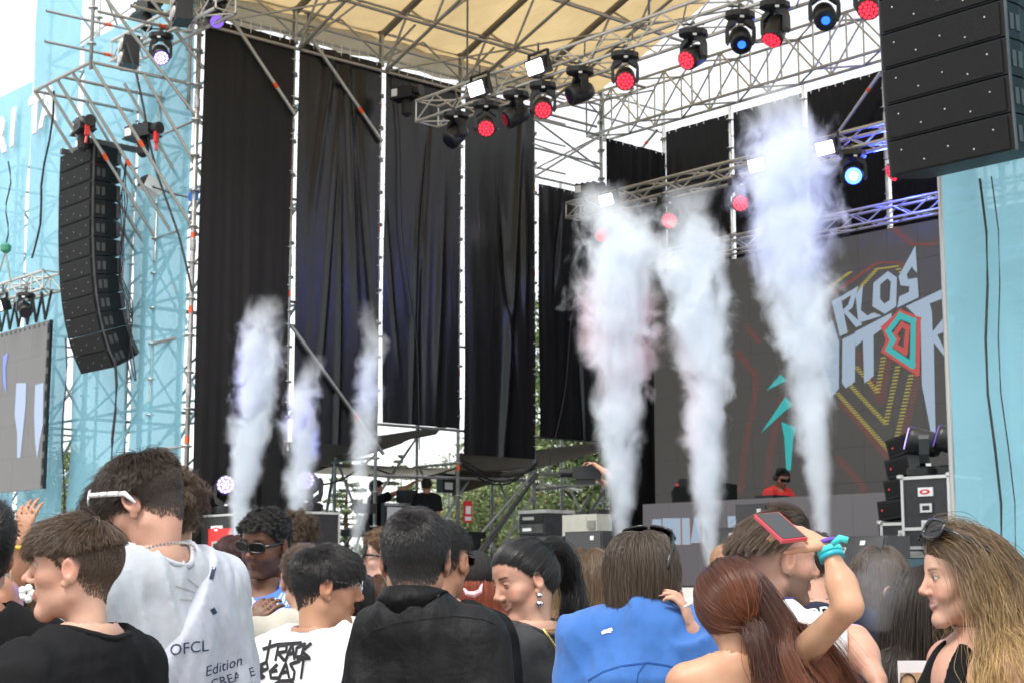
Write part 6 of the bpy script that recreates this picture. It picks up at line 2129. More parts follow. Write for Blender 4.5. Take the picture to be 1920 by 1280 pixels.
BLKTEE = cloth_mat('black_tee', (.008, .008, .009), .85); BLKSH = cloth_mat('black_shirt', (.007, .007, .0075), .55, wv=.5); GREYTEE = cloth_mat('pale_grey_tee', (.43, .455, .49), .85)
WHTEE = cloth_mat('white_tee', (.78, .78, .78), .85); BLUEH = cloth_mat('royal_blue_fleece', (.045, .145, .42), .9, sheen=.6); SATIN = cloth_mat('grey_satin', (.035, .035, .037), .38, wv=.3)
GREENJ = cloth_mat('dark_green_jacket', (.012, .055, .035), .8); BEIGE = cloth_mat('beige_jacket', (.50, .47, .40), .85); JERSEY = cloth_mat('blue_jersey', (.06, .17, .62), .6, stripe=((.55, .66, .85), 34, 1.5))
DENIM = cloth_mat('light_denim', (.42, .52, .62), .85); NAVYT = cloth_mat('navy_tee', (.012, .018, .04), .8); CROCH = cloth_mat('beige_crochet', (.42, .38, .29), .9, wv=.6); HALTER = cloth_mat('black_halter', (.006, .006, .0065), .8)
REDTEE = cloth_mat('red_tee', (.62, .035, .025), .8); YEL = cloth_mat('yellow_black', (.65, .5, .02), .8); NAVYB = cloth_mat('navy_band', (.03, .03, .14), .7); HOODG = cloth_mat('grey_hoodie', (.42, .44, .50), .9, sheen=.5)
INK = mat('black_ink', (.012, .012, .015), .7); INKN = mat('navy_ink', (.02, .03, .07), .7); INKW = mat('white_ink', (.75, .75, .75), .7); INKG = mat('grey_ink', (.32, .32, .30), .8)

# -- boy in black tee, profile to the left
q = person('boy with brown fringe and black T-shirt in profile, nearest the left edge of the crowd', 140, 1066, 3.62, 58, 92, -2, 0, skin=LIGHT, hcol=BROWN, hs=.92, neckw=.86, build=.95, res=.008,
           shirt=dict(mat=BLKTEE, sl=.75, neck=.086, nz=-.008, g=.018, fold=.007), face=dict(nose=1.05, gaze=0, fade=.03), short_neck=0)
short_hair(q, H_BROWN, 16500, .064, .007, .022, .080, flow(.5, -.1), .32, .0, .5, .18, .10, seed=11, per=14, ck=.38, low=-.012)
# -- tall boy in grey tee with hoodie, white sunglasses pushed up
q = person('tall boy in pale grey T-shirt with draped hoodie and white sunglasses on his head', 272, 944, 4.05, 52, 72, 33, 0, skin=LIGHT, hcol=DBROWN, hs=1.0, short_neck=.02, neckw=.92, build=1.05, res=.008,
           shirt=dict(mat=GREYTEE, sl=.85, neck=.078, g=.026, fold=.009, loose=.012), face=dict(closed=1, fade=.035, ears=1.05, hl=-.030), lower=(.02, .02, .025))
P_TALL = q
short_hair(q, H_DB, 18200, .055, .006, -.03, .065, flow(.7, .05), .55, .05, .4, .26, .05, seed=12, per=14, ck=.4, low=-.024, fringe=.9)
glasses(q, FRW, SUNL, .034, .018, up=(.082, .066, .62), thick=.006, wrap=.3, name='white_sunglasses', scale=1.16)
necklace(q, SILVER, .080, .035, .03, .0042, 'chain')
hood = []
for p in q.T:
    p = list(p)
    if p[0] == 'C': p[3] += .042; p[4] += .042
    else: p[2] = p[2] + .042
    p[5] = .06; hood.append(p)
hood.append(cone(q.sh[1], q.sh[1] + A_(.03, -.05, -.42), .085, .095, .06))
hood.append(cone(q.sh[1] + A_(-.10, -.06, .05), A_(-.06, -.14, 1.02), .035, .05, .05))
v, lo = field(hood, (-.35, -.32, .80), (.42, .30, q.sh[1][2] + .13), .0085, folds(5, .010), [(A_(-.075, -.12, 1.36), A_(-.80, 0, .60)), (A_(0, .12, 0), A_(0, 1., 0))])
Vh, Fh = nets(v, lo, .0085)
ho = link('draped_hoodie', np_mesh('draped_hoodie', Vh, Fh, HOODG), q.root)
print_on(ho, 'print', px_text('OFCL', 318, 1228, 30, -.12, .01, .1), INKN)
print_on(ho, 'print', px_text('Edition', 385, 1268, 26, -.32, 0, .4), INKN)
print_on(ho, 'print', px_text('CREATE', 398, 1290, 24, -.3, .01), INKN)
print_on(ho, 'print', px_strokes([[(396, 1085), (402, 1062)], [(398, 1140), (404, 1150)]], 9), INKN)
print_on(q.shirt, 'faint_print', px_strokes([[(330, 1098), (372, 1112)], [(338, 1123), (372, 1126)], [(352, 1085), (378, 1104)], [(378, 1108), (370, 1130), (380, 1148)], [(350, 1165), (372, 1160)]], 2.2), INKG)
# -- white tee with graffiti print, glasses
q = person('young man with black hair and thin glasses in a white T-shirt with black graffiti lettering', 612, 1099, 4.62, -22, -78, 4, 0, skin=TAN, hcol=BLACKH, hs=.94, build=1.0, res=.008,
           shirt=dict(mat=WHTEE, sl=.85, neck=.082, g=.024, fold=.004, loose=.012), face=dict(smile=.5, fade=.02))
short_hair(q, H_BLK, 16900, .050, .008, -.015, .06, flow(.25, -.25), .34, .0, .5, .16, .07, seed=13, per=16, ck=.38, low=-.012)
glasses(q, SILVER, CLEAR, .026, .021, wire=True, name='wire_glasses', wrap=.12)
necklace(q, SILVER, .084, .022, .02, .0042, 'chain')
GR = [[(492, 1216), (520, 1207), (566, 1204)], [(507, 1198), (499, 1240)], [(522, 1209), (516, 1238)], [(522, 1210), (538, 1208), (536, 1220), (520, 1223), (534, 1238)], [(534, 1240), (548, 1205), (552, 1236)], [(538, 1226), (552, 1222)], [(570, 1206), (556, 1214), (554, 1230), (568, 1230)],
      [(572, 1203), (562, 1238)], [(584, 1204), (566, 1220), (578, 1230)],
      [(484, 1244), (478, 1270)], [(480, 1250), (500, 1240), (502, 1252), (484, 1260), (496, 1268), (480, 1272)], [(520, 1244), (506, 1258), (508, 1270), (522, 1270)], [(508, 1258), (520, 1256)], [(522, 1272), (536, 1242), (542, 1270)], [(528, 1260), (542, 1258)],
      [(562, 1238), (544, 1244), (552, 1258), (550, 1272), (538, 1276)], [(556, 1236), (582, 1232)], [(570, 1228), (564, 1272)], [(476, 1262), (494, 1250)]]
print_on(q.shirt, 'graffiti_print', px_strokes(GR, 5.5), INK)
print_on(q.shirt, 'graffiti_print', px_strokes([[(510, 1285), (525, 1276), (545, 1275), (552, 1284)]], 6), INK)
# -- black shirt from behind, centre
q = person('man with short black hair in a black collared shirt seen from behind', 779, 1046, 3.78, -10, -2, 2, 0, skin=OLIVE, hcol=BLACKH, hs=.95, build=.93, res=.008, wide=.80, hx=-.045, short_neck=.035,
           shirt=dict(mat=BLKSH, sl=.62, neck=.074, g=.015, fold=.010, loose=.012, collar=False), face=dict(fade=.03, scalpdark=.9, hl=-.022))
short_hair(q, H_BLK, 23400, .020, .005, -.07, .03, flow(.2, -.1), .62, .0, .35, .2, .02, seed=14, per=12, ck=.3, swirl=.35, r0=.0009, low=-.02)
k = q.k
cp = []
for i in range(21):
    t = math.pi * (1.0 + i / 20) + 0
    cp.append((q.nb[0] + .068 * k * math.cos(t), q.nb[1] - .004 + .066 * k * math.sin(t), q.nb[2] + .046 * k + .012 * math.sin(math.pi * i / 20)))
cbm_ = MB(); vv = []; ff = []
for i, p in enumerate(cp):
    ox, oy = p[0] - q.nb[0], p[1] - q.nb[1]
    vv += [(p[0], p[1], p[2] + .016), (p[0] + ox * .06, p[1] + oy * .06, p[2] + .020), (p[0] + ox * .30, p[1] + oy * .30, p[2] - .034), (p[0] + ox * .18, p[1] + oy * .18, p[2] - .040)]
for i in range(20):
    for a in range(4): ff.append((i * 4 + a, i * 4 + (a + 1) % 4, (i + 1) * 4 + (a + 1) % 4, (i + 1) * 4 + a))
bvl = BVHTree.FromPolygons([tuple(x) for x in q.SV], [tuple(int(i) for i in f) for f in q.SF])
for i in range(len(vv)):
    if i % 4 >= 2:
        x, y, z = vv[i]; h = bvl.ray_cast(Vector((x, y, z + .12)), Vector((0, 0, -1)))
        if h[0] is not None: vv[i] = (x, y, max(h[0].z + (.006 if i % 4 == 2 else .001), q.nb[2] - .06))
cbm_.add(vv, ff).build('collar', BLKSH, q.shirt, True)
print_on(q.shirt, 'yoke_seam', px_strokes([[(672, 1205), (700, 1180), (740, 1166), (790, 1158), (850, 1152), (905, 1158), (930, 1168)]], 1.6), mat('dark_seam_thread', (.004, .004, .004), .9), .003)  # yoke seam drawn as a thin line darker than the shirt
# -- laughing girl with ponytail
q = person('laughing girl with black ponytail, silver earrings and grey satin top', 983, 1090, 5.0, 48, 119, 14, 4, fem=True, skin=(.52, .32, .235), hcol=BLACKH, hs=1.0, res=.008, build=1.05,
           shirt=dict(mat=SATIN, sl=.45, neck=.088, nz=-.012, g=.012, fold=.004), face=dict(smile=1., closed=1, lip=(.45, .12, .13), scalpdark=.9, fade=.008))
pony_hair(q, H_BLK, (0, -.098, .075), 13000, 8000, .55, 21, .018, .06, (0, -1, .1))
er = q.Hc + q.Rh @ (A_(-.080, .004, -.046) * q.hs)
MB().lathe([(.0, -.011), (.010, -.004), (.010, .003), (.0, .009)], 10, Matrix.Translation(er)).lathe([(.0, -.014), (.013, -.003), (.012, .005), (.0, .009)], 10, Matrix.Translation(Vector(er) - Vector((0, 0, .025)))).build('earring', SILVER, q.root, True)
necklace(q, GOLD, .075, -.005, .03, .003, 'necklace')
cp = [Vector(q.nb) + Vector((-.10 + .02 * i, -.10 - .03 * math.sin(i * .35), .03 - .03 * i)) * q.k for i in range(11)]
MB().path([(p.x, p.y - .02, p.z) for p in cp], .005, 6).build('bag_chain', GOLD, q.root, True)
# -- dark skinned man with sunglasses and blue jersey
q = person('man with black sunglasses and goatee in a blue and white football jersey', 499, 1020, 6.25, 168, 152, 10, -6, skin=(.15, .078, .048), hcol=(.012, .010, .009), hs=1.04, build=1.02, res=.007,
           shirt=dict(mat=JERSEY, sl=.85, neck=.082, nz=-.004, g=.020, fold=.005, rim=NAVYB), face=dict(beard=.55, fade=.03, smile=.3, chin=1.05),
           arms={-1: dict(el=P3(450, 1240, 6.05), wr=P3(462, 1182, 5.92), hd=(.55, .1, .8), hn=(.3, .9, -.2), curl=.5, thumb=-1)})
short_hair(q, hair_mat('hair_tight', (.012, .010, .009)), 11700, .030, .004, .0, .06, (0, .3, 0), .9, .5, .2, .5, 0, seed=15, per=14, ck=.7, r0=.0011, curlf=200)
glasses(q, FRB, SUNL, .031, .017, thick=.005, name='sunglasses')
print_on(q.shirt, 'shoulder_stripe', px_strokes([[(445, 1078), (470, 1066)], [(448, 1086), (474, 1072)], [(452, 1132), (466, 1120)], [(460, 1133), (472, 1122)], [(468, 1134), (478, 1125)]], 3.5), INKW)
# -- curly haired young man with sunglasses in profile
q = person('curly haired young man with black sunglasses and light denim shirt looking up to the left', 727, 1050, 6.9, 82, 84, -9, 0, skin=PALE, hcol=LBROWN, hs=.98, res=.01,
           shirt=dict(mat=DENIM, sl=.7, neck=.08, g=.022, fold=.006), face=dict(fade=.03, ears=.95, lip=(.55, .22, .2)))
short_hair(q, hair_mat('hair_curly_brown', (.085, .045, .02), (.16, .09, .045)), 6500, .045, .008, .0, .06, (0, .6, .2), .8, .45, .2, .5, .02, seed=16, per=16, ck=.75, r0=.0011, curlf=150)
glasses(q, FRB, SUNL, .029, .014, thick=.0045)
# -- blue hoodie over shoulders
q = person('girl with brown bob and sunglasses on her head wrapped in a royal blue sweatshirt', 1208, 1080, 4.55, -12, -32, 0, 0, fem=True, skin=LIGHT, hcol=BROWN, hs=1.0, res=.008, build=1.05, shoulder_up=.03,
           shirt=dict(name='sweatshirt', mat=BLUEH, sl=1.97, neck=.0, g=.045, fold=.008, extra=[lambda Q: cone(Q.nb + A_(0, -.02, .03), Q.nb + A_(0, -.02, -.10), .095, .16, .05), lambda Q: cone(Q.nb + A_(-.07, -.05, .03), Q.nb + A_(.08, -.05, .03), .045, .045, .04)]),
           face=dict(fade=.01, scalpdark=.9), arms={1: dict(el=P3(1345, 1290, 4.45), wr=P3(1300, 1182, 4.42), hd=(-.32, .12, .95), hn=(-.8, .3, -.2), curl=.55, thumb=-1)})
P_BLUE = q
long_hair(q, H_BOB, 17000, .30, 1.545, None, .026, 31, .0, low=-.004, per=22, ck=.3, inward=.5, cloth=.0)
glasses(q, FRB, SUNL, .030, .021, up=(.030, .100, .9), thick=.006, scale=1.22)
print_on(q.shirt, 'white_emblem', px_strokes([[(1128, 1186), (1140, 1181), (1148, 1178)], [(1131, 1183), (1146, 1182)]], 5), INKW)
print_on(q.shirt, 'seam', px_strokes([[(1102, 1275), (1130, 1258), (1165, 1247), (1198, 1243), (1215, 1241), (1250, 1246), (1290, 1258), (1318, 1270)], [(1209, 1243), (1196, 1262), (1194, 1280)]], 2.2), cloth_mat('blue_seam', (.018, .075, .28), .9))
MB().tube(P3(1284, 1137, 4.38), P3(1302, 1128, 4.36), .004, 8).build('cigarette', WHITE)
tag(bpy.data.objects['cigarette'], 'white cigarette in the raised hand of the girl in royal blue', 'cigarette')
# -- auburn ponytail girl with raised phone arm
q = person('girl with long auburn ponytail and bare back raising her arm', 1372, 1140, 4.12, -4, 6, 4, -8, fem=True, skin=(.48, .295, .19), hcol=RED, hs=.93, res=.006, build=.92, shoulder_up=(.02, .06),
           shirt=dict(name='top', mat=HALTER, sl=0, neck=.0, g=.008, fold=.002, cut=[lambda Q: ell(A_(0, 0, 1.45) * Q.k, A_(.5, .5, .26) * Q.k, .01, -1)]),
           face=dict(scalpdark=.8, fade=.008), arms={1: dict(el=P3(1592, 1136, 3.86), wr=P3(1552, 1022, 3.92), hd=(-.86, .12, .42), hn=(-.35, .5, -.8), curl=.42, thumb=1)})
P_PH = q
pony_hair(q, H_RED, (.015, -.095, -.045), 15000, 8500, .55, 22, .006, .13, (.25, -.7, -.65), zend=None, ck=.25, bulge=.014, drift=.12, per=24)
long_hair(q, H_RED, 3800, .46, None, lambda s: np.stack([.5 + 0 * s[:, 0], -.6 + 0 * s[:, 0], -.5 + 0 * s[:, 0]], 1), .02, 23, .0, cut=lambda s: (s[:, 0] > .02) & (s[:, 1] < .02), drift=.5, back=.35, lift=.2, name='loose_hair', cloth=.004)
BR = MB()
for (t, m_, w_, nm) in ((.10, mat('turquoise_band', (.05, .55, .55), .6), .007, 'turquoise_wristband'), (-.02, mat('violet_band', (.12, .05, .35), .6), .005, 'violet_wristband'), (.19, mat('teal_beads', (.02, .35, .45), .4), .006, 'beaded_bracelet')):
    a = q.arms[1][2] + (q.arms[1][1] - q.arms[1][2]) * t
    dv = Vector(q.arms[1][1] - q.arms[1][2]).normalized(); qq = dv.to_track_quat('Z', 'Y')
    Mb = Matrix.Translation(a) @ qq.to_matrix().to_4x4()
    MB().lathe([(.0275, -w_), (.0300, -w_ * .9), (.0305, w_ * .9), (.0275, w_)], 20, Mb).build(nm, m_, q.root, True)
tb = MB().path([Vector(q.toL(P3(1560, 1020, 3.86))), Vector(q.toL(P3(1575, 1008, 3.86))), Vector(q.toL(P3(1590, 1012, 3.86)))], [.007, .010, .009], 6).build('band_tail', MC['turquoise_band'], q.root, True)
ph = thing('phone', 'smartphone in a red case held up by the girl with auburn ponytail', 'phone', P3(1463, 988, 3.88))
zx = Vector((-.336, .82, .46)).normalized(); xx_ = Vector((.94, .32, .10)); xx_ = (xx_ - zx * xx_.dot(zx)).normalized(); yx = zx.cross(xx_)
ph.rotation_euler = Matrix((xx_, yx, zx)).transposed().to_euler()
MB().box((-.034, -.0045, -.070), (.034, .0045, .070)).build('case', mat('red_phone_case', (.55, .06, .08), .4), ph)
MB().box((-.030, -.0062, -.066), (.030, -.0048, .066)).build('screen', mat('phone_glass', (.006, .006, .007), .06, spec=.8), ph)
MB().lathe([(.007, 0), (.007, .002)], 10, Matrix.Translation((.02, .0068, .06)) @ Matrix.Rotation(math.pi / 2, 4, 'X')).build('camera_lens', BLK, ph)
# -- bearded man with swept back hair, profile right
q = person('bearded man with swept back brown hair in a white T-shirt with navy lanyard', 1462, 1051, 4.75, -62, -78, 3, 0, skin=LIGHT, hcol=DBROWN, hs=1.06, res=.008, build=.98, wide=.95,
           shirt=dict(mat=WHTEE, sl=.8, neck=.080, g=.022, fold=.005, rim=NAVYB, rim_name='lanyard', rim_r=.011), face=dict(beard=.8, fade=.09, ears=1.05, scalp=.45, hl=.01),
           arms={1: dict(el=P3(1602, 1200, 4.62), wr=P3(1646, 1275, 4.5), hd=(.3, -.2, -.9), hn=(-.8, .3, 0), curl=.4)})
short_hair(q, H_BROWN, 11700, .13, .10, .04, .08, lambda s: np.stack([s[:, 0] * 1.5, -1 + 0 * s[:, 0], -.05 + 0 * s[:, 0]], 1), .42, .0, .7, .10, .22, seed=17, per=30, ck=.6, cut=lambda s: s[:, 2] > .062 - .35 * np.clip(-s[:, 1] - .03, 0, .1) * 0 + .02 * (s[:, 1] > .05), steps=12)
# -- blonde woman at right, halter top
q = person('smiling woman with long wavy blonde hair, sunglasses on her head and a black halter top', 1803, 1086, 4.28, 104, 93, 2, 0, fem=True, skin=(.55, .345, .26), hcol=LBROWN, hs=.97, res=.007, build=1.1,
           shirt=dict(name='halter_top', mat=HALTER, sl=0, neck=.0, g=.007, fold=.002, extra=[lambda Q: cone(Q.nb + A_(-.055, .0, .02), A_(-.085, .125, 1.30) * Q.k, .022, .03, .03), lambda Q: cone(Q.nb + A_(.055, .0, .02), A_(.085, .125, 1.30) * Q.k, .022, .03, .03)],
                      cut=[lambda Q: ell(A_(0, -.10, 1.44) * Q.k, A_(.5, .16, .24) * Q.k, .01, -1), lambda Q: ell(A_(.215, .0, 1.40) * Q.k, A_(.12, .2, .17) * Q.k, .01, -1), lambda Q: ell(A_(-.215, .0, 1.40) * Q.k, A_(.12, .2, .17) * Q.k, .01, -1), lambda Q: ell(A_(0, .12, 1.43) * Q.k, A_(.045, .09, .13) * Q.k, .01, -1)]),
           face=dict(smile=.7, nose=1.0, fade=.01, lip=(.42, .15, .14)))
long_hair(q, H_BLOND, 17000, .54, 1.16, lambda s: np.stack([s[:, 0] * 3, -.9 + 0 * s[:, 0], -.25 - 2 * np.clip(-s[:, 1] - .02, 0, .1)], 1), .024, 32, .018, 8., low=-.006, facez=.030, per=30, ck=.5, lift=.22, back=.14, cut=lambda s: ((s[:, 1] < -.012) | (s[:, 2] > .058)) & ((s[:, 0] < .01) | (s[:, 1] < -.05) | (s[:, 2] > .10)), grav=.30)
glasses(q, FRB, SUNL, .032, .022, up=(.062, .108, .6), thick=.007, scale=1.24)
MB().lathe([(0, -.009), (.007, -.006), (.009, 0), (.007, .006), (0, .009)], 12, Matrix.Translation(q.Hc + q.Rh @ (A_(-.081, .008, -.037) * q.hs))).build('pearl_earring', mat('pearl', (.8, .78, .74), .2), q.root, True)
# -- girls with long hair from behind, right
q = person('girl with straight ash brown hair and beige crochet top behind the drifting vapour', 1650, 1090, 5.9, -8, -4, 0, 0, fem=True, skin=PALE, hcol=BROWN, hs=.98, res=.008, build=1.05,
           shirt=dict(name='crochet_top', mat=CROCH, sl=0, neck=.0, g=.012, fold=.003, extra=[lambda Q: cone(A_(-.10, -.085, 1.47) * Q.k, A_(-.09, -.125, 1.25) * Q.k, .006, .006, .01), lambda Q: cone(A_(.10, -.085, 1.47) * Q.k, A_(.09, -.125, 1.25) * Q.k, .006, .006, .01)],
                      cut=[lambda Q: ell(A_(0, 0.25, 1.45) * Q.k, A_(.6, .34, .21) * Q.k, .006, -1)]), face=dict(scalpdark=.9))
long_hair(q, H_ASH, 13000, .42, 1.40, None, .022, 33, .0, per=22, ck=.3)
q = person('girl with very long dark brown hair and bare arms holding a small black vaporizer', 1757, 1141, 5.2, 8, 10, 0, 0, fem=True, skin=PALE, hcol=DBROWN, hs=1.0, res=.008, build=1.05,
           shirt=dict(name='top', mat=HALTER, sl=0, neck=.0, g=.008, fold=.002, cut=[lambda Q: ell(A_(0, 0, 1.46) * Q.k, A_(.5, .5, .2) * Q.k, .01, -1)]), face=dict(scalpdark=.9),
           arms={-1: dict(el=P3(1750, 1225, 5.45), wr=P3(1722, 1128, 5.45), hd=(-.75, -.1, .55), hn=(-.6, -.3, -.5), curl=.6, thumb=1)})
long_hair(q, H_DB, 14000, .72, 1.05, None, .026, 34, .004, 5., per=24, ck=.35)
MB().box((-.009, -.006, -.045), (.009, .006, .045), Matrix.Translation(P3(1694, 1100, 5.36))).tube(P3(1694, 1077, 5.36), P3(1694, 1068, 5.36), .004, 6).build('vaporizer', BLK)
tag(bpy.data.objects['vaporizer'], 'small black vaporizer held between the two long haired girls', 'vaporizer')
# -- light brown hair from behind, centre right
q = person('girl with long light brown hair seen from behind, left of the royal blue sweatshirt', 1103, 1089, 6.5, 4, 2, 0, 0, fem=True, skin=LIGHT, hcol=LBROWN, hs=1.0, res=.012, shirt=dict(mat=WHTEE, sl=.6, g=.015), face=dict(scalpdark=.9))
long_hair(q, H_LB, 13000, .56, 1.18, None, .026, 35, .0, per=24, ck=.35)
# -- smaller heads behind
q = person('man with closely shaved fair head behind the auburn haired girl', 1362, 1066, 7.9, -10, -15, 0, 0, skin=(.54, .34, .25), hcol=(.34, .20, .11), hs=1.0, res=.013, hres=.005, shirt=dict(mat=WHTEE, sl=.7, g=.02), face=dict(scalp=.4, scalpdark=1.))
short_hair(q, hair_mat('hair_fair_buzz', (.30, .17, .09)), 5850, .006, .003, -.03, .05, (0, .2, 0), .9, seed=41, ck=0, r0=.0012, steps=4)
q = person('person with straight dark hair between the auburn and the swept back hair', 1408, 1078, 6.6, 0, 20, 0, 0, fem=True, skin=LIGHT, hcol=DBROWN, hs=.98, res=.013, hres=.005, shirt=dict(mat=WHTEE, sl=.7, g=.02))
long_hair(q, hair_mat('hair_grey_brown', (.03, .026, .024), (.05, .044, .04), .35), 6000, .30, 1.36, None, .022, 42, 0, per=40)
q = person('person in a navy T-shirt with white letters on the back behind the bearded man', 1530, 1056, 5.7, -6, -20, 0, 0, skin=LIGHT, hcol=DBROWN, hs=.85, build=.85, res=.012, hres=.005, shirt=dict(mat=NAVYT, sl=.8, g=.022), face={})
short_hair(q, H_DB, 5200, .04, .01, 0, .06, seed=43)
print_on(q.shirt, 'back_print', px_text('PPÉ', 1518, 1168, 40, -.16, .02), INKW)
q = person('person in a black cap with ginger hair behind the man in black shirt', 890, 1095, 6.4, 4, 4, 0, 0, fem=True, skin=PALE, hcol=(.3, .08, .03), hs=1.0, res=.013, hres=.005, shirt=dict(mat=BLKTEE, sl=.7, g=.02))
long_hair(q, H_GINGER, 5000, .40, 1.25, None, .02, 44, 0, low=-.02, cut=lambda s: s[:, 2] < .03)
CAPM = cloth_mat('charcoal_cap', (.022, .020, .019), .85)
v, lo = field(xf([ell((0, -.012, .040), (.086, .108, .092), .01), cone((-.05, .11, .025), (.05, .11, .025), .035, .035, .03)], q.Hc, q.Rh, q.hs), q.Hc - .17, q.Hc + A_(.17, .2, .17), .006, None, [(q.Hc + A_(0, 0, -.008), A_(0, 0, -1.))])
Vc, Fc_ = nets(v, lo, .006); cp_ = link('cap', np_mesh('cap', Vc, Fc_, CAPM), q.root)
cr_ = MB()
for a in range(6):
    t = math.pi * a / 6
    cr_.path([q.Hc + q.Rh @ (A_(math.sin(t) * .0871 * math.sin(u), -.012 + math.cos(t) * .109 * math.sin(u), .040 + .093 * math.cos(u)) * q.hs) for u in np.linspace(-1.5, 1.5, 17)], .0012, 4)
cr_.build('cap_seam', BLKM, cp_)
cl_ = MB().path([P3(870, 1103, 6.22), P3(876, 1112, 6.2), P3(888, 1114, 6.2), P3(900, 1108, 6.2), P3(904, 1094, 6.22)], [.004, .010, .013, .010, .003], 8).build('hair_claw', mat('pink_plastic', (.75, .42, .45), .35))
tag(cl_, 'pink curved hair claw below the black cap', 'hair clip')
q = person('man with rimmed ear and sunglasses almost hidden behind the man in black shirt', 828, 1052, 4.9, -8, -25, 0, 0, skin=TAN, hcol=BLACKH, hs=1.0, res=.013, hres=.0045, shirt=dict(mat=BLKTEE, sl=.7, g=.02), face=dict(fade=.05))
short_hair(q, H_BLK, 6500, .03, .006, -.02, .05, seed=45); glasses(q, FRB, SUNL, .03, .018)
# left rear
q = person('man with curly dark hair, glasses and a dark green jacket behind the tall boy', 238, 1040, 5.3, 150, 128, 8, 0, skin=LIGHT, hcol=DBROWN, hs=1.0, res=.012, hres=.004, shirt=dict(mat=GREENJ, sl=2., neck=.07, g=.03, fold=.007), face=dict(closed=1))
short_hair(q, H_DB, 8450, .06, .02, 0, .06, (0, .5, .1), .8, .45, .2, .5, .02, seed=46, per=16, ck=.75, r0=.0011, curlf=150); glasses(q, FRB, CLEAR, .027, .02, wire=True, name='wire_glasses')
q = person('person with a frizzy brown bun hidden behind the head of the tall boy', 318, 972, 5.2, 10, 10, 0, 0, skin=TAN, hcol=DBROWN, hs=1.0, res=.014, hres=.005, shirt=dict(mat=WHTEE, sl=.7, g=.02))
short_hair(q, H_BROWN, 8450, .07, .06, -.03, .05, (0, -.7, .1), .9, .5, .2, .6, .03, seed=47, per=14, ck=.75, r0=.0011, curlf=170)
q = person('person with long fair hair raising a hand at the left edge', 72, 1112, 5.4, 10, 5, 0, 0, fem=True, skin=TAN, hcol=LBROWN, hs=1.0, res=.007, hres=.005, shirt=dict(mat=BEIGE, sl=.6, g=.02),
           arms={-1: dict(el=P3(26, 1085, 5.25), wr=P3(36, 1018, 5.2), hd=(.18, .05, 1), hn=(.2, 1, 0), curl=.28, thumb=-1)})
long_hair(q, H_LB, 7000, .42, 1.2, None, .028, 48, .006, per=40)
a = q.arms[-1][2] + (q.arms[-1][1] - q.arms[-1][2]) * .12
MB().path([Vector(a) + Vector((.031 * math.cos(t), .031 * math.sin(t), 0)) for t in np.linspace(0, 6.28, 17)], .007, 6).build('yellow_wristband', mat('yellow_band', (.7, .45, .05), .5), q.root, True)
fc = thing('hair_flower', 'white flower shaped hair clip beside the mouth of the boy in black', 'hair clip', P3(50, 1112, 5.1), 0)
for i in range(5): MB().lathe([(0, -.006), (.014, 0), (0, .006)], 8, Matrix.Rotation(i * 1.2566, 4, 'Y') @ Matrix.Translation((.016, 0, 0)) @ Matrix.Rotation(math.pi / 2, 4, 'X')).build('petal', WHITE, fc, True)
q = person('person in black with black hair cut by the left picture edge', -48, 1038, 3.85, 20, 35, 0, 0, skin=TAN, hcol=BLACKH, hs=1.0, res=.0075, hres=.0045, shirt=dict(mat=BLKTEE, sl=.7, g=.022), face=dict(fade=.03),
           arms={1: dict(el=P3(30, 1235, 3.95), wr=P3(24, 1160, 4.15), hd=(-.25, .2, .95), hn=(-.8, .3, 0), curl=.75, thumb=-1)})
short_hair(q, H_BLK, 7800, .05, .012, -.02, .05, seed=49, per=20)
bd = thing('wooden_board', 'pale wooden board held upright at the left picture edge', 'board', P3(4, 1100, 4.2), .3)
MB().box((-.06, -.006, -.12), (.02, .006, .09)).build('board', mat('pale_wood', (.55, .40, .22), .6, var=.15, scale=20), bd); MB().box((.005, -.009, .02), (.015, -.0065, .04)).build('clip', SILVER, bd)
q = person('person with dark red plaited hair beside the man in blue jersey', 440, 1052, 7.6, 0, 0, 0, 0, fem=True, skin=TAN, hcol=(.05, .015, .015), hs=.98, res=.014, hres=.005, shirt=dict(mat=REDTEE, sl=.7, g=.02), face=dict(scalpdark=1))
long_hair(q, H_DARKRED, 5000, .3, 1.38, None, .02, 50, 0, per=70, ck=.8)
q = person('person with curly brown hair behind the man in blue jersey', 552, 1024, 7.2, 0, 0, 0, 0, skin=LIGHT, hcol=BROWN, hs=1.0, res=.014, hres=.005, shirt=dict(mat=BLKTEE, sl=.7, g=.02))
short_hair(q, H_BROWN, 7150, .06, .05, -.03, .05, (0, -.4, .1), .9, .5, .2, .55, .03, seed=51, per=14, ck=.75, r0=.0012, curlf=170)
q = person('person in a beige jacket hidden behind the head of the young man in white', 572, 1086, 5.55, 15, 10, 0, 0, skin=LIGHT, hcol=BROWN, hs=.95, res=.011, hres=.005, shirt=dict(mat=BEIGE, sl=2., neck=.07, g=.03, fold=.006))
short_hair(q, H_BROWN, 5200, .04, .015, -.02, .05, seed=52)
q = person('girl with long chestnut hair below the curly haired young man', 697, 1140, 5.9, 0, 5, 0, 0, fem=True, skin=LIGHT, hcol=BROWN, hs=.95, res=.013, hres=.005, shirt=dict(mat=BLKTEE, sl=.7, g=.02))
long_hair(q, hair_mat('hair_chestnut', (.07, .028, .012), (.16, .07, .03)), 6000, .45, 1.2, None, .022, 53, 0, per=40)
q = person('person in a yellow and black jacket behind the young man in white', 650, 1135, 5.75, 10, 20, 0, 0, skin=LIGHT, hcol=BLACKH, hs=.95, res=.013, hres=.005, shirt=dict(mat=YEL, sl=1.5, neck=.07, g=.025))
short_hair(q, H_BLK, 6500, .06, .03, -.02, .05, seed=54)

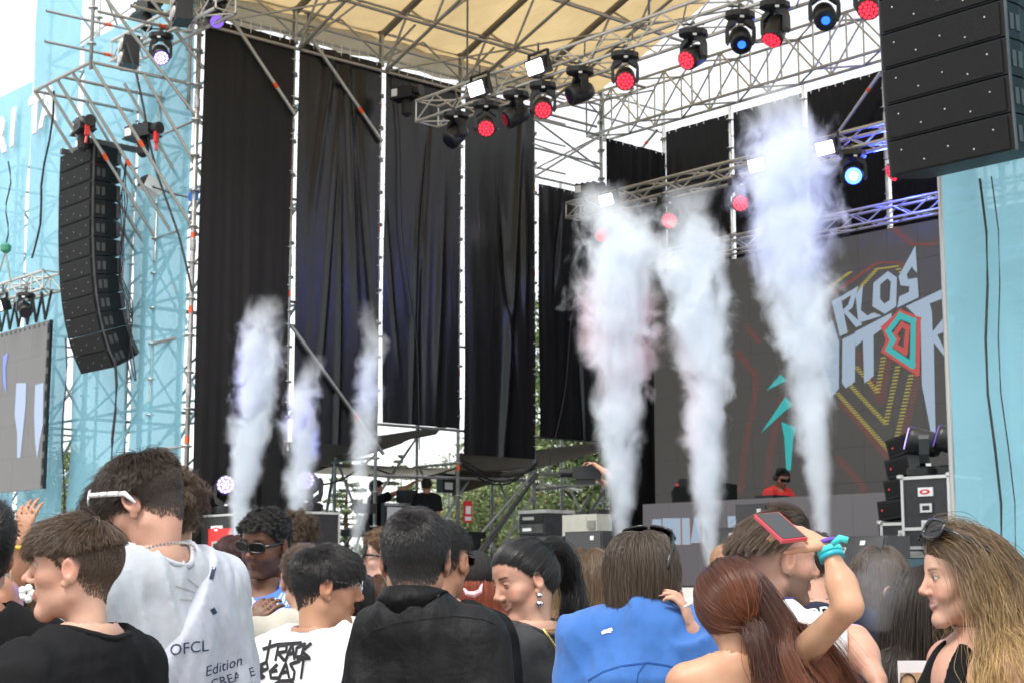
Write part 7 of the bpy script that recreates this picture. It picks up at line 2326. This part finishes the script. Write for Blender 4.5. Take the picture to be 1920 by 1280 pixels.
# -- people on the stage
GS = 'people working on the stage'
q = person('disc jockey in a bright red T-shirt with headphones and sunglasses behind the booth', 0, 0, 0, 205, 200, 24, 0, pos=S(5.45, 5.75, 2.90), base=1.38, skin=TAN, hcol=BLACKH, hs=1.05, res=.014, hres=.006, shirt=dict(mat=REDTEE, sl=.8, g=.025, res=.012), group=GS, lean=.12, face=dict(beard=.6),
           arms={s: dict(lel=A_(s * .26, .16, 1.13), lwr=A_(s * .18, .38, 1.05), hd=(-.6, -.75, -.3), hn=(0, 0, -1)) for s in (-1, 1)})
short_hair(q, H_BLK, 3900, .03, .008, 0, .06, seed=61, r0=.002); glasses(q, FRB, SUNL, .031, .02, thick=.006)
hp_ = MB()
hp_.path([Vector(q.Hc + q.Rh @ (A_(.095 * math.sin(t), -.01, .01 + .115 * math.cos(t)) * q.hs)) for t in np.linspace(-1.5, 1.5, 13)], .010, 6)
for s in (-1, 1): hp_.lathe([(.03, -.018), (.038, 0), (.03, .018)], 10, Matrix.Translation(q.Hc + q.Rh @ A_(s * .098, -.005, 0)) @ Matrix(q.Rh.tolist()).to_4x4() @ Matrix.Rotation(math.pi / 2, 4, 'Y'))
hp_.build('headphones', BLK, q.root, True)
q = person('technician in black pointing with an outstretched arm under the awning', 0, 0, 0, -75, -80, -5, 0, pos=S(-1.1, 3.98, 2.98), base=1.5, skin=TAN, hcol=BLACKH, hs=1., res=.012, hres=.007, shirt=dict(mat=BLKTEE, sl=.6, g=.02, res=.014), group=GS,
           arms={1: dict(el=S(-1.0, 4.33, 2.93), wr=S(-.95, 4.62, 3.10), hd=(.9, .1, .35), hn=(0, 0, -1), point=True)})
short_hair(q, H_BLK, 3250, .05, .02, -.02, .06, seed=62, r0=.002)
q = person('technician in a black T-shirt seen from behind under the awning', 0, 0, 0, 5, 0, 0, 0, pos=S(-.5, 4.5, 3.02), base=1.5, skin=OLIVE, hcol=BLACKH, hs=1., res=.013, hres=.007, shirt=dict(mat=BLKTEE, sl=.7, g=.022, res=.014), group=GS)
short_hair(q, H_BLK, 3250, .02, .006, -.02, .05, seed=63, r0=.002)
pc = S(6.25, 1.9, 2.88)
q = person('camera operator in black half hidden by the widest smoke jet', 0, 0, 0, 60, 70, 0, 0, pos=pc, base=1.5, skin=LIGHT, hcol=BLACKH, hs=.95, res=.012, hres=.007, shirt=dict(mat=BLKTEE, sl=.7, g=.025, res=.014), group=GS,
           arms={-1: dict(el=pc + Vector((-.10, -.16, -.17)), wr=pc + Vector((-.28, -.1, -.03)), hd=(-.9, .1, .2), hn=(0, 0, -1), curl=.6), 1: dict(el=pc + Vector((-.05, .25, -.3)), wr=pc + Vector((-.3, .15, -.12)), hd=(-.9, .1, .2), hn=(0, 0, 1), curl=.6)})
short_hair(q, H_BLK, 3250, .03, .01, -.02, .05, seed=64, r0=.002)
vc = thing('video_camera', 'black shoulder video camera held by the operator beside the smoke', 'camera', pc + Vector((-.36, .02, -.12)), 0)
MB().box((-.16, -.07, -.07), (.16, .07, .07)).build('body', BLK, vc); MB().tube((-.16, 0, 0), (-.3, 0, 0), .05, 12).build('lens', BLK, vc); MB().box((-.02, -.02, .075), (.14, .02, .13)).build('viewfinder', BLKM, vc); MB().box((-.12, -.05, -.13), (.1, .05, -.075)).build('battery', BLK, vc)
# drifting vapour in front of the ash brown hair
vp = P3(1648, 1105, 5.1)
vb = MB().lathe([(.01, -.13), (.14, -.1), (.19, 0), (.14, .1), (.01, .13)], 14)
vm_ = smoke_mat('vapour', .26, [(0, .05), (.3, .10), (.7, .11), (1, .05)], 9, 1.4, (.98, .99, 1), .95, .05, 0, 12.)
vo = link('vapour_cloud', mesh('vapour_cloud', [(x * 1.0, y * .6, z + .13) for x, y, z in vb.v], vb.f, vm_)); vo.location = vp - Vector((0, 0, .13))
tag(vo, 'thin pale vapour drifting before the ash brown hair', 'vapour', None, 'stuff')

fl = thing('printed_flyer', 'small printed flyer with a tan picture held up before the blonde woman', 'flyer', P3(1711, 1268, 4.75), .1)
MB().box((-.042, -.0008, -.055), (.042, .0008, .045)).build('paper', mat('flyer_paper', (.72, .68, .70), .5), fl)
MB().box((-.036, -.0022, -.055), (.040, -.0010, .012)).build('picture', mat('flyer_picture', (.45, .27, .15), .5, var=.3, scale=40), fl)
MB().path([(.022 * math.cos(t) - .015, -.004, .024 * math.sin(t) - .015) for t in np.linspace(0, 6.28, 19)], .0022, 5).build('ring_print', BLK, fl)
